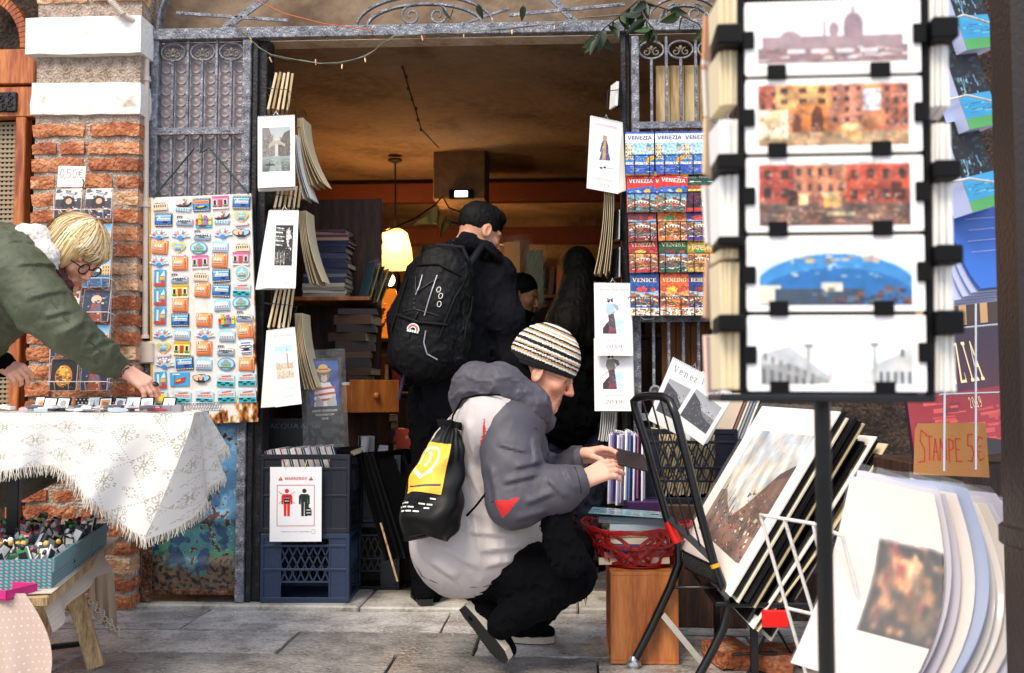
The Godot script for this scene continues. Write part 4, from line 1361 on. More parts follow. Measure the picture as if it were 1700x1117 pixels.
func canal_pic()->Pic:
	var p:=Pic.new(192,384,Color("f3f0ec"),3)
	p.rect(0.12,0.16,0.76,0.62,Color("b9bdb9"))
	p.grad(0.12,0.16,0.76,0.34,Color("a4adb0"),Color("c8c2b6"))
	p.poly([0.12,0.16,0.30,0.16,0.47,0.42,0.47,0.56,0.12,0.60],Color("7d7671"))
	p.poly([0.88,0.20,0.72,0.24,0.55,0.42,0.55,0.56,0.88,0.62],Color("5d5752"))
	p.specks(140,0.13,0.24,0.3,0.33,[Color("4c4744"),Color("9a928a"),Color("615a55")],0.022,0.014)
	p.specks(120,0.58,0.3,0.3,0.27,[Color("3d3936"),Color("857c72")],0.02,0.013)
	p.poly([0.30,0.40,0.40,0.35,0.58,0.345,0.74,0.40,0.74,0.44,0.64,0.41,0.50,0.395,0.38,0.42,0.30,0.46],Color("a89f92"))
	p.grad(0.12,0.57,0.76,0.21,Color("8f9a98"),Color("4a5254"))
	p.poly([0.42,0.57,0.6,0.57,0.66,0.78,0.30,0.78],Color("8f9894"))
	p.specks(70,0.13,0.6,0.72,0.17,[Color("6d7775"),Color("b8bfb9"),Color("3d4547")],0.06,0.005)
	p.ell(0.33,0.685,0.14,0.012,Color("2b2523"))
	p.rect(0.30,0.645,0.02,0.04,Color("3b2b28")); p.rect(0.38,0.65,0.02,0.035,Color("8a4034"))
	p.grain(0.05)
	return p

func books_pic()->Pic:
	var p:=Pic.new(192,384,Color("f3f1ee"),4)
	p.rect(0.22,0.19,0.62,0.52,Color("1d1b1a"))
	for i in 9:
		var y:=0.215+i*0.027
		p.poly([0.23,y,0.52+sin(i*2.1)*0.05,y+0.012,0.52+sin(i*2.1)*0.05,y+0.027,0.23,y+0.022],[Color("b9b4ac"),Color("6e6963"),Color("d8d4cc"),Color("4b4743")][i % 4])
	for i in 11:
		p.rect(0.24+i*0.03,0.53+sin(i*1.3)*0.015,0.022,0.16,[Color("8c867e"),Color("3a3734"),Color("c9c4bb"),Color("5c5752")][i % 4])
	p.poly([0.60,0.25,0.70,0.22,0.80,0.36,0.78,0.52,0.66,0.46,0.60,0.36],Color("cfcac2"))
	p.ell(0.70,0.34,0.07,0.045,Color("e2ded7")); p.ell(0.76,0.42,0.06,0.06,Color("2e2b29"))
	p.specks(60,0.55,0.22,0.28,0.46,[Color("2a2826"),Color("6e6963"),Color("9d978f")],0.03,0.01)
	p.mottle(0.8,0.06)
	p.grain(0.07)
	p.rect(0,0,1,0.19,Color("f3f1ee")); p.rect(0,0.71,1,0.29,Color("f3f1ee")); p.rect(0,0,0.22,1,Color("f3f1ee")); p.rect(0.84,0,0.16,1,Color("f3f1ee"))
	return p

func square_pic()->Pic:
	var p:=Pic.new(192,384,Color("f4ebe6"),5)
	p.rect(0.12,0.20,0.74,0.47,Color("e9c9c0"))
	p.rect(0.135,0.207,0.71,0.456,Color("f4ebe6"))
	p.grad(0.16,0.22,0.66,0.25,Color("a9cfe4"),Color("dfeaf0"))
	for q in [[0.3,0.3,0.1,0.02],[0.4,0.36,0.14,0.025],[0.7,0.33,0.1,0.02],[0.24,0.39,0.1,0.02]]:p.ell(q[0],q[1],q[2],q[3],Color("eef2f3"))
	p.poly([0.16,0.42,0.38,0.45,0.38,0.52,0.16,0.54],Color("cdb59a"))
	p.poly([0.82,0.44,0.66,0.46,0.66,0.52,0.82,0.54],Color("c4ad95"))
	p.rect(0.36,0.455,0.32,0.075,Color("d8c6ab"))
	for i in 5:p.ell(0.40+i*0.06,0.455,0.03,0.02,Color("b9c4c4"))
	p.rect(0.595,0.31,0.05,0.21,Color("c98a6a")); p.rect(0.59,0.295,0.06,0.025,Color("e8ddd0")); p.poly([0.595,0.295,0.645,0.295,0.62,0.235],Color("7f9f90"))
	p.specks(80,0.17,0.46,0.62,0.06,[Color("7a675a"),Color("a98f78"),Color("5b5560")],0.012,0.01)
	p.grad(0.16,0.53,0.66,0.12,Color("dccfbd"),Color("c9b8a4"))
	p.specks(120,0.17,0.54,0.63,0.10,[Color("54463f"),Color("8a4a3f"),Color("3f4a63"),Color("e8dfd2"),Color("b08a5a")],0.012,0.012)
	p.grain(0.04)
	return p

func figure_pic()->Pic:
	# a cat in an old blue coat, standing
	var p:=Pic.new(192,384,Color("f7f4f2"),6)
	p.rect(0.14,0.17,0.70,0.60,Color("efd9d6")); p.rect(0.147,0.174,0.686,0.592,Color("f7f4f2"))
	p.poly([0.42,0.30,0.56,0.29,0.60,0.40,0.70,0.56,0.34,0.58,0.44,0.40],Color("4a4f98"))
	p.poly([0.46,0.31,0.53,0.30,0.55,0.56,0.43,0.57],Color("c9a35c"))
	p.poly([0.40,0.33,0.46,0.32,0.40,0.47,0.35,0.46],Color("3a3f86"))
	p.poly([0.56,0.31,0.61,0.36,0.63,0.47,0.57,0.46],Color("3a3f86"))
	p.specks(20,0.40,0.34,0.22,0.2,[Color("b04a4a"),Color("e8d8c8"),Color("2f3370")],0.02,0.02)
	p.ell(0.49,0.265,0.065,0.035,Color("c9926a"))
	p.poly([0.43,0.245,0.45,0.215,0.475,0.24],Color("a8704a")); p.poly([0.51,0.24,0.545,0.215,0.55,0.25],Color("a8704a"))
	p.rect(0.41,0.585,0.05,0.09,Color("e9e6e3")); p.rect(0.52,0.575,0.05,0.09,Color("e9e6e3"))
	p.ell(0.42,0.685,0.05,0.014,Color("3b2c28")); p.ell(0.53,0.67,0.05,0.014,Color("3b2c28"))
	p.poly([0.58,0.675,0.80,0.655,0.80,0.665,0.60,0.69],Color("d6b08a"))
	return p

func boatcat_pic(sd:int,coat:Color)->Pic:
	# a black and white cat rowing, sea washed in behind
	var p:=Pic.new(192,384,Color("f5f1ef"),sd)
	p.rect(0.08,0.16,0.82,0.58,Color("ecd2cf")); p.rect(0.086,0.164,0.808,0.572,Color("f5f1ef"))
	for i in 26:p.rect(0.50+p.r.randf()*0.05,0.46+i*0.009,0.16+p.r.randf()*0.14,0.008,Color("9fd0de").lerp(Color("d8ecf0"),p.r.randf()))
	p.poly([0.30,0.56,0.54,0.50,0.58,0.70,0.24,0.70],Color("8a3a46"))
	p.poly([0.22,0.62,0.42,0.50,0.36,0.70,0.22,0.70],Color("3b2b30"))
	p.poly([0.36,0.42,0.52,0.40,0.56,0.62,0.40,0.64],Color("54424a"))
	p.specks(26,0.36,0.43,0.18,0.2,[Color("7a6070"),Color("3f3038"),Color("96707c")],0.02,0.02)
	p.poly([0.33,0.29,0.50,0.27,0.55,0.42,0.36,0.44,0.30,0.38],coat)
	p.poly([0.50,0.28,0.62,0.30,0.66,0.36,0.60,0.38,0.52,0.33],coat.darkened(0.15))
	p.line(0.20,0.52,0.62,0.37,0.012,Color("7a5230"))
	p.ell(0.42,0.25,0.085,0.04,Color("f2efec")); p.poly([0.34,0.245,0.42,0.215,0.42,0.26,0.36,0.275],Color("2c282a")); p.poly([0.43,0.215,0.51,0.245,0.48,0.27,0.44,0.25],Color("2c282a"))
	p.poly([0.345,0.235,0.35,0.195,0.39,0.222],Color("2c282a")); p.poly([0.445,0.222,0.49,0.195,0.495,0.238],Color("2c282a"))
	p.ell(0.44,0.69,0.06,0.012,Color("4c3a48")); p.ell(0.53,0.68,0.05,0.012,Color("4c3a48"))
	return p

func doorway_calendars()->void:
	# left jamb, three calendars one above the other
	var c:=calendar("calendar","calendar titled '800 Veneziano with a grey canal view, topmost on the dark post",V3(-1.341,2.144,0.15),V3(-1.178,2.128,0.15),V3(-1.33,1.826,0.17),print_mat("canal_cover",canal_pic()),4,V3(-0.001,-0.003,-0.006))
	letters(c[0],"'800 Veneziano",c[1],V2(0,c[3]*0.42),0.011,M.pink_ink,"serif italic",c[2]*0.78)
	letters(c[0],"CALENDARIO",c[1],V2(0,-c[3]*0.35),0.009,M.pink_ink,"serif",c[2]*0.68)
	letters(c[0],"2019",c[1],V2(0,-c[3]*0.43),0.011,M.pink_ink,"serif",c[2]*0.3)
	c=calendar("calendar","cat calendar of the bookshop with a dark photo of books",V3(-1.276,1.729,0.16),V3(-1.152,1.718,0.16),V3(-1.281,1.389,0.18),print_mat("books_cover",books_pic()),5,V3(-0.012,-0.001,-0.006))
	letters(c[0],"I Gatti della libreria",c[1],V2(0,c[3]*0.43),0.009,M.grey_ink,"serif italic",c[2]*0.8)
	letters(c[0],"Acqua Alta",c[1],V2(0,c[3]*0.37),0.010,M.grey_ink,"serif italic",c[2]*0.5)
	letters(c[0],"Calendario",c[1],V2(0,-c[3]*0.36),0.008,M.pink_ink,"serif italic",c[2]*0.5)
	letters(c[0],"2019",c[1],V2(c[2]*0.1,-c[3]*0.43),0.012,M.grey_ink,"serif",c[2]*0.34)
	c=calendar("calendar","calendar titled '700 Veneziano with a tower in a sunny square",V3(-1.28,1.207,0.15),V3(-1.164,1.206,0.15),V3(-1.238,0.878,0.18),print_mat("square_cover",square_pic()),5,V3(-0.014,-0.001,-0.005))
	letters(c[0],"'700 Veneziano",c[1],V2(0,c[3]*0.41),0.011,M.grey_ink,"serif italic",c[2]*0.82)
	letters(c[0],"CALENDARIO",c[1],V2(0,-c[3]*0.28),0.009,M.pink_ink,"serif",c[2]*0.8)
	letters(c[0],"2019",c[1],V2(c[2]*0.05,-c[3]*0.38),0.012,M.grey_ink,"serif",c[2]*0.34)
	# bundles turned edge-on behind them, in wire holders on the reveal
	var bundles:=[[V3(-1.199,2.172,0.02),V3(-1.147,1.87,0.02),5,"cream calendar bundle curling beside the '800 Veneziano calendar",3],[V3(-1.201,2.082,0.07),V3(-1.165,1.796,0.07),3,"thin white calendar bundle tucked behind the '800 Veneziano calendar",2],[V3(-1.184,1.749,0.03),V3(-1.144,1.42,0.03),6,"cream bundle with colour pictures beside the bookshop cat calendar",4],[V3(-1.194,1.291,0.04),V3(-1.155,0.958,0.04),6,"cream calendar bundle curling beside the sunny square calendar",5]]
	for q in bundles:
		var t:=thing("calendar_bundle",q[3],"calendars",at(q[0]),"calendar bundles on the left jamb")
		sheaf(t,"calendar_page",Vector3.ZERO,V3(0.005,0.0,-0.13),(q[1]-q[0])*V3(0.2,1,1),q[2],V3(0.0065,0,0.002),V3((q[1]-q[0]).x*0.8+0.008,0,0),M.paper_cream if q[4]>2 else M.paper,0.7,q[4])
		var b:=MB.new()
		b.tube([V3(-0.01,-0.02,0.01),V3(0.005,0.035,-0.02),V3(0.014,0.05,-0.05),V3(0.02,0.03,-0.08)],0.0018,5)
		part("wire_hanger",b,M.black_wire,t)
	# wire pockets holding prints on edge above each calendar
	for q in [[V3(-1.271,2.254,0.08),0.17,"upright cream prints in a wire pocket above the '800 Veneziano calendar",5],[V3(-1.243,1.781,0.08),0.10,"brown edged prints in a wire pocket above the bookshop cat calendar",6],[V3(-1.253,1.301,0.08),0.20,"clear sleeved prints in a wire pocket above the '700 Veneziano calendar",5]]:
		var t:=thing("print_pocket",q[2],"prints",at(q[0]),"wire pockets of prints on the left jamb")
		for i in q[3]:
			var b:=MB.new()
			b.box(Transform3D(Basis.from_euler(V3(0.0,0.25+i*0.02,-0.20+i*0.02)),V3(-0.035+i*0.018,0.004*(i % 2)+0.02,-0.03-i*0.004)),V3(0.010,q[1],0.10),0.001)
			part("print",b,M.paper_cream if (i+int(q[1]*100)) % 3 else M.pale_board,t)
		var b2:=MB.new()
		for z in [0.03,-0.09]:
			b2.tube([V3(-0.06,0.03,z),V3(0.05,0.02,z),V3(0.055,-0.08,z)],0.002,5)
		b2.tube([V3(-0.06,0.03,0.03),V3(-0.065,0.03,-0.09)],0.002,5)
		b2.tube([V3(0.05,0.02,0.03),V3(0.055,0.02,-0.09)],0.002,5)
		b2.tube([V3(-0.062,0.03,-0.09),V3(-0.062,0.10,-0.09)],0.002,5)
		part("wire_pocket",b2,M.black_wire,t)
	# right jamb
	c=calendar("calendar","calendar of a cat in a blue coat, highest on the jamb",V3(0.11,2.134,0.12),V3(0.251,2.17,0.05),V3(0.092,1.814,0.15),print_mat("figure_cover",figure_pic()),5,V3(0.007,0.003,-0.003))
	letters(c[0],"Gatti Famosi",c[1],V2(0,c[3]*0.41),0.012,M.pink_ink,"serif italic",c[2]*0.74)
	letters(c[0],"Calendario",c[1],V2(0,-c[3]*0.34),0.010,M.pink_ink,"serif italic",c[2]*0.6)
	letters(c[0],"2019",c[1],V2(0,-c[3]*0.42),0.012,M.pink_ink,"serif italic",c[2]*0.4)
	var tb:=thing("calendar_bundle","long cream calendar bundle hanging between the blue coat cat and masked cat calendars","calendars",at(V3(0.177,1.812,0.08)))
	sheaf(tb,"calendar_page",V3(-0.006,0,0),V3(0.012,0.0,-0.12),V3(-0.002,-0.36,0),6,V3(0.008,0,-0.002),V3(-0.045,0,0.0),M.paper_cream,-0.6,8)
	tb=thing("calendar_bundle","white pages hanging loosely below the lower masked cat calendar","calendars",at(V3(0.163,0.856,0.06)))
	sheaf(tb,"calendar_page",V3(-0.01,0,0),V3(0.02,0.0,-0.10),V3(-0.001,-0.124,0),7,V3(0.010,0,-0.004),V3(-0.01,0,0.02),M.paper,0.8,9)
	c=calendar("calendar","Gatti in Maschera calendar with a cat rowing in pale blue",V3(0.123,1.411,0.1),V3(0.284,1.422,0.08),V3(0.125,1.098,0.13),print_mat("boatcat_cover",boatcat_pic(7,Color("a9c4d6"))),3,V3(0.002,0.0,-0.008))
	letters(c[0],"Gatti in Maschera",c[1],V2(0,c[3]*0.41),0.010,M.red_ink,"serif italic",c[2]*0.8)
	letters(c[0],"Calendario",c[1],V2(0,-c[3]*0.29),0.010,M.pink_ink,"serif italic",c[2]*0.52)
	letters(c[0],"2019",c[1],V2(0,-c[3]*0.38),0.014,M.red_ink,"serif italic",c[2]*0.44)
	c=calendar("calendar","masked cat calendar with a grey coated rower, half covered",V3(0.122,1.173,0.07),V3(0.289,1.179,0.06),V3(0.123,0.862,0.1),print_mat("boatcat_cover2",boatcat_pic(8,Color("8a8078"))),4,V3(0.002,0.0,-0.006))
	letters(c[0],"Calendario",c[1],V2(0,-c[3]*0.29),0.010,M.pink_ink,"serif italic",c[2]*0.52)
	letters(c[0],"2019",c[1],V2(0,-c[3]*0.38),0.014,M.red_ink,"serif italic",c[2]*0.44)
	var tp:=thing("print_pocket","narrow wire pocket with a folded white print at the top of the right jamb","prints",at(V3(0.218,2.232,0.03)))
	for i in 2:
		var b:=MB.new()
		b.box(at(V3(i*0.014,0.02,-0.01),20,0,-4),V3(0.012,0.11,0.07),0.001)
		part("print",b,M.paper if i==0 else M.black_plastic,tp)
	var w:=MB.new()
	w.tube([V3(-0.03,0.03,0.03),V3(0.03,0.035,0.03),V3(0.03,0.035,-0.05)],0.002,5)
	w.tube([V3(-0.03,0.03,0.03),V3(-0.035,-0.05,0.03)],0.002,5)
	part("wire_pocket",w,M.black_wire,tp)
	for s in [[374,0.05],[436,0.04]]:
		var y:float=1.6721 if s[0]==374 else 1.5076
		tp=thing("print_pocket","small wire pocket of dark cards on the right jamb, %s of two" % ("upper" if s[0]==374 else "lower"),"prints",at(V3(0.2252,y,0.03)))
		for i in 3:
			var b:=MB.new()
			b.box(at(V3(-0.01+i*0.012,0,-0.01*i),15,0,-6+i*5),V3(0.005,0.13,0.07),0.001)
			part("card",b,[M.black_plastic,M.paper_grey,M.black_plastic][i],tp)

# ------------------------------------------------------------ the rack of city guides
func bridge_scene(p:Pic,y0:float,y1:float,sky:Color,warm:Color)->void:
	var h:=y1-y0
	p.grad(0.02,y0,0.96,h*0.45,sky.darkened(0.15),sky.lightened(0.2))
	for i in 6:p.house(0.02+i*0.16,y0+h*(0.18+0.08*(i % 3)),0.16,h*0.4,warm.lerp(Color("8a5a44"),p.r.randf()),2,3)
	p.poly([0.04,y0+h*0.62,0.30,y0+h*0.40,0.50,y0+h*0.34,0.70,y0+h*0.40,0.96,y0+h*0.62,0.96,y0+h*0.72,0.74,y0+h*0.56,0.50,y0+h*0.50,0.26,y0+h*0.56,0.04,y0+h*0.72],Color("e6dccb"))
	for i in 7:
		var x:=0.17+i*0.1
		p.ell(x,y0+h*(0.46+0.9*pow(x-0.5,2)),0.03,h*0.045,Color("5b4a3f"))
	p.grad(0.02,y0+h*0.72,0.96,h*0.28,warm.darkened(0.45),sky.darkened(0.55))
	p.specks(50,0.04,y0+h*0.66,0.9,h*0.32,[warm.lightened(0.3),sky,Color("20242c"),warm],0.09,0.012)

func guide_pic(kind:int,band:Color,sd:int)->Pic:
	var p:=Pic.new(128,208,band,sd)
	match kind:
		0:
			p.rect(0,0,1,1,Color("f2f4f8"))
			p.rect(0,0,1,0.05,Color("2a55b0"))
			p.grad(0.0,0.27,1,0.26,Color("8fc2ea"),Color("bfe0f2"))
			p.rect(0.0,0.53,1,0.20,Color("2f7fc4"))
			p.house(0.0,0.30,0.26,0.36,Color("d9c3a4"),3,4)
			p.ell(0.83,0.36,0.09,0.06,Color("6e7f8c")); p.rect(0.72,0.37,0.26,0.10,Color("b7ab9c"))
			p.specks(50,0.2,0.52,0.7,0.18,[Color("2a2f3c"),Color("e8d3b8"),Color("c0563a"),Color("1c5d9c")],0.05,0.015)
			p.rect(0,0.72,1,0.06,Color("eef1f6"))
			p.poly([0.70,0.66,1.0,0.54,1.0,0.64,0.74,0.75],Color("f0a83a"))
			for i in 5:
				p.rect(0.06+i*0.18,0.73,0.035,0.04,[Color("2f8a4a"),Color("c03a3a"),Color("b8c4d8"),Color("2f4aa5"),Color("1c1c1c")][i])
				p.rect(0.10+i*0.18,0.73,0.03,0.04,[Color("f4f4f4"),Color("2f4aa5"),Color("d05a5a"),Color("f4f4f4"),Color("c8352c")][i])
				p.rect(0.13+i*0.18,0.73,0.035,0.04,[Color("c8352c"),Color("c03a3a"),Color("f4f4f4"),Color("c8352c"),Color("e8b83a")][i])
			p.rect(0,0.78,1,0.22,Color("24489c"))
			p.specks(26,0.06,0.80,0.8,0.16,[Color("9fb4dc"),Color("d8e0f0")],0.12,0.008)
		1:
			p.rect(0,0,1,0.11,Color("f2c51f"))
			p.specks(12,0.06,0.02,0.8,0.03,[Color("c8352c")],0.14,0.012)
			p.rect(0,0.11,1,0.36,Color("d8281f"))
			p.specks(8,0.08,0.135,0.8,0.02,[Color("f2d8c8")],0.14,0.010)
			p.poly([0,0.44,1,0.36,1,0.58,0,0.60],Color("2a5aa8"))
			p.specks(12,0.05,0.47,0.6,0.07,[Color("d8e4f4")],0.12,0.010)
			bridge_scene(p,0.58,1.0,Color("7fb0cc"),Color("6f8a6a"))
			p.ell(0.72,0.50,0.11,0.06,Color("f0a52a"))
		2:
			p.rect(0,0,1,0.03,Color("8cc43f"))
			p.specks(8,0.1,0.25,0.8,0.04,[Color("d8ead8")],0.16,0.012)
			p.rect(0,0.38,1,0.62,Color("2b1418"))
			p.rect(0,0.37,1,0.07,Color("b83a2a")); p.rect(0.1,0.45,0.5,0.05,Color("d8c33a"))
			p.ell(0.3,0.68,0.2,0.14,Color("5a2440")); p.ell(0.68,0.64,0.15,0.10,Color("8a5a2a")); p.ell(0.68,0.62,0.07,0.05,Color("e0c890"))
			p.specks(40,0.05,0.5,0.9,0.38,[Color("7a2a3a"),Color("3a1420"),Color("a8803a")],0.05,0.02)
			p.rect(0.58,0.80,0.36,0.09,Color("e8e4dc")); p.rect(0,0.92,1,0.08,Color("c03028"))
		_:
			var lo:=0.40
			bridge_scene(p,lo,0.86 if kind==3 else 0.78,Color("8fb4d8") if sd % 2 else Color("f0a05a"),Color("b8703a") if sd % 2 else Color("d8863a"))
			p.poly([0,0.30,1,0.30,1,0.40,0.6,0.46,0,0.42],band.darkened(0.15))
			p.poly([0.2,0.36,0.45,0.30,0.6,0.36,0.56,0.44,0.3,0.46],[Color("3a8a4a"),Color("c8403a"),Color("d8b03a"),Color("7a2a2a")][sd % 4])
			p.ell(0.80,0.39,0.09,0.05,Color("c8402f") if sd % 3 else Color("e8923a"))
			p.rect(0.03,0.86 if kind==3 else 0.74,0.55,0.07,band.darkened(0.2))
			p.specks(12,0.05,0.87 if kind==3 else 0.75,0.45,0.04,[Color("f0e4d0")],0.12,0.010)
			if kind==4:
				p.rect(0.0,0.82,1,0.18,Color("e8e0d4"))
				p.specks(60,0.0,0.82,0.95,0.16,[Color("5a8a3a"),Color("c03a2f"),Color("7a4a2a"),Color("d8a83a"),Color("3a3030")],0.07,0.035)
			else:
				p.specks(40,0.55,0.84,0.42,0.14,[Color("e8e4dc"),Color("2a2a2a")],0.04,0.02)
	p.mottle(0.45,0.06)
	return p

func brochures()->void:
	var rk:=thing("guide_rack","black wire wall rack filled with city guides, hung on the gate","rack",at(V3(0.469,1.255,0.07)))
	var o:=V3(0.469,1.255,0.07)
	var w:=MB.new()
	var rows:=[[1.8784,1.716,1.5906,1.4553,1.2688],[2.0706,1.8968,1.7526,1.5985,1.4527]]
	var xs:=[0.3302,0.4589,0.5796,0.7024]
	for x in [0.2681,0.3956,0.5253,0.6546]:
		w.tube([V3(x-o.x,2.0943-o.y,-0.008),V3(x-o.x,1.2666-o.y,-0.008)],0.0025,5)
	part("back_wires",w,M.black_wire,rk)
	for r in 5:
		for c in 3:
			var cx:float=xs[c]-o.x
			var yb:float=rows[0][r]-o.y
			var b:=MB.new()
			var zf:=0.062
			b.tube([V3(cx-0.062,yb+0.075,-0.005),V3(cx-0.060,yb+0.078,zf),V3(cx+0.060,yb+0.078,zf),V3(cx+0.062,yb+0.075,-0.005)],0.0022,5)
			for dx in [-0.032,0.032]:
				b.tube([V3(cx+dx,yb+0.078,zf),V3(cx+dx,yb-0.004,zf-0.006),V3(cx+dx,yb-0.006,-0.005)],0.002,5)
			part("pocket",b,M.black_wire,rk)
	var T:=[["VENEZIA","VENEZIA","VENEZIA"],["VENEZIA","VENEZIA","Venice · Venedig"],["VENEZIA","VENEZA","VENECIA"],["VENEZIA","VENISE",""],["VENICE","VENEDIG","ВЕНЕЦИЯ"]]
	var bands:=[["f2f4f8","f2f4f8","f2f4f8"],["d8281f","d8281f","1f4a34"],["7a1a1f","d8702a","4a2a78"],["b02a28","14502f","c09a2a"],["244a94","d85a24","22347a"]]
	var names:=[["pale blue","pale blue","pale blue"],["bright red and yellow","bright red and yellow","dark green and red"],["dark red","orange","purple"],["crimson","dark green","gold"],["royal blue","bright orange","navy blue"]]
	var kinds:=[0,1,3,3,4]
	for r in 5:
		for c in 3:
			var hh:float=rows[1][r]-rows[0][r]
			var kd:int=kinds[r]
			if r==1 and c==2:kd=2
			var key:="guide_%d" % (0 if r==0 else (1 if r==1 and c<2 else 2+r*3+c))
			var m:=print_mat(key,guide_pic(kd,Color(bands[r][c]),r*3+c+1) if not M.has(key) else null,0.25)
			var copies:=1
			if r==1 and c==1:copies=2
			for k in copies:
				var lab:="%s city guide titled %s" % [names[r][c],T[r][c] if T[r][c] else "in gold Chinese letters"]
				if r==0:lab+=[", against the rack's inner edge",", middle of the top row",", beside the postcard rack"][c]
				if r==1 and c<2:lab+=[""," leaning askew in front",""][c if k==1 else 0]+(" in the rack's first column" if c==0 else (", tucked behind the leaning one" if k==0 else ""))
				var g:=thing("city_guide",lab,"guide book",Transform3D(Basis.from_euler(V3(-0.14,0,[-0.01,0.0,0.012,0.02,-0.01][(r+c) % 5]-(0.10 if k==1 else 0.0))),V3(xs[c]+(0.010*(r-2)*0.4)-(0.014 if copies==2 and k==0 else -0.006*k),rows[0][r]+hh/2,0.108+k*0.012)),"city guides in the wire rack")
				var gw:=0.122
				var bb:=MB.new()
				bb.bx(-gw/2+0.001,gw/2-0.002,-hh/2+0.001,hh/2-0.002,-0.016,-0.0012)
				part("pages",bb,M.paper,g)
				bb=MB.new()
				var bulge:=0.003
				bb.net(func(u:float,v:float)->Vector3:return V3((u-0.5)*gw,(0.5-v)*hh,bulge*(sin(PI*u)-1.0)*0.3),4,2,Rect2(0,0,1,1),0.001)
				part("cover",bb,m,g)
				var ink:Material=M.blue_ink if r==0 else (M.white_ink if r==1 else M.cream_ink)
				if T[r][c]:
					var yy:=hh*(0.5-(0.145 if r==0 else (0.245 if r==1 and c<2 else 0.16)))
					letters(g,T[r][c],Transform3D(),V2(0,yy),0.017 if r != 1 or c<2 else 0.010,ink,"sans bold" if r<2 else "serif bold",gw*0.84,0.0,0.0006)
				else:
					scrawl(g,[[0.0,9,3,9,2.5,3,0.5,0],[0.3,6,2.4,6],[1,7.5,1,3],[3,10,3.4,4,5,0],[2.4,4,5,7],[3.6,10.5,4.2,9.4]],Transform3D(),V2(0.0058,0.0028),V2(-0.045,hh/2-0.048),0.0028,ink)
					scrawl(g,[[0,10,4,10,4,7,0,7],[0,10,0,4,-0.8,0],[1.4,5.5,1.4,0.5,4.6,0.5,4.6,2],[4.2,5.5,1.4,3]],Transform3D(),V2(0.0058,0.0028),V2(-0.012,hh/2-0.048),0.0028,ink)
					scrawl(g,[[0,9,2.6,9],[0.5,10.4,0.5,3],[2.1,10.4,2.1,3],[0,3,2.7,3],[0.5,7,2.1,7],[0.5,5,2.1,5],[0.6,2.4,0,0],[2,2.4,2.6,0],[5,10.2,3.4,9,3.2,3,2.8,0],[3.4,6,5.4,6],[4.4,6,4.4,0]],Transform3D(),V2(0.0058,0.0028),V2(0.023,hh/2-0.048),0.0028,ink)
	var hk:=MB.new()
	var p:=V3(0.351,1.259,0.1)
	hk.tube([V3(-0.03,0.005,0),V3(-0.015,-0.006,0.004),V3(0.02,-0.004,0.005),V3(0.032,0.004,0.0),V3(0.02,0.012,0.0),V3(-0.02,0.010,0.002)],0.0018,6,true)
	solo("wire_loop",hk,M.chrome,"loop of silvery wire dangling under the guide rack","wire",at(p))


func damask()->Texture2D:
	var p:=Pic.new(256,256,Color(0.86,0.845,0.825),2)
	var ink:=Color(0.66,0.635,0.575)
	var curl:=func(cx:float,cy:float,r:float,dir:float,a0:float,w:float)->void:
		var last:=Vector2.ZERO
		for i in 25:
			var t:=i/24.0
			var a:=a0+dir*TAU*1.15*t
			var q:=V2(cx+cos(a)*r*(1-0.8*t),cy+sin(a)*r*(1-0.8*t))
			if i>0:p.line(last.x,last.y,q.x,q.y,w,ink)
			last=q
		p.ell(last.x,last.y,w*1.2,w*1.2,ink)
	for q in [[0.5,0.5],[0.0,0.0],[1.0,0.0],[0.0,1.0],[1.0,1.0]]:
		for s in [-1.0,1.0]:
			for t in [-1.0,1.0]:
				curl.call(q[0]+s*0.10,q[1]+t*0.085,0.075,s*t,PI*0.5*t,0.011)
				curl.call(q[0]+s*0.06,q[1]+t*0.19,0.05,-s*t,-PI*0.5*t,0.009)
				p.ell(q[0]+s*0.2,q[1]+t*0.02,0.028,0.014,ink)
				p.ell(q[0]+s*0.03,q[1]+t*0.06,0.015,0.03,ink)
		for k in 6:p.ell(q[0]+cos(k*TAU/6)*0.035,q[1]+sin(k*TAU/6)*0.035,0.018,0.018,ink)
	for q in [[0.5,0.0],[0.0,0.5],[0.5,1.0],[1.0,0.5]]:
		for k in 8:p.ell(q[0]+cos(k*TAU/8)*0.075,q[1]+sin(k*TAU/8)*0.075,0.02,0.012,ink)
		for s in [-1.0,1.0]:curl.call(q[0]+s*0.13,q[1],0.045,s,0.0,0.009)
	for k in 24:
		p.ell(fmod(k/24.0+0.02,1.0),fmod(k/24.0+0.27,1.0),0.012,0.012,ink); p.ell(fmod(k/24.0+0.02,1.0),fmod(1.75-k/24.0,1.0),0.012,0.012,ink)
	return p.t()

func fringe(b:MB,path:Array,n:int,l:float,side:Vector3)->void:
	for i in n:
		var t:=float(i)/n*(path.size()-1)
		var q:Vector3=path[int(t)].lerp(path[mini(int(t)+1,path.size()-1)],t-int(t))
		var e:=V3(rng.randf_range(-1,1),-rng.randf_range(2.2,3.6),rng.randf_range(-1,1)).normalized()*l*rng.randf_range(0.7,1.15)
		var m:=q+e*0.5+V3(rng.randf_range(-1,1),0,rng.randf_range(-1,1))*l*0.12
		b.tube([q+V3(0,0.003,0),m,q+e],[0.0016,0.0013,0.0007],4,false,false)

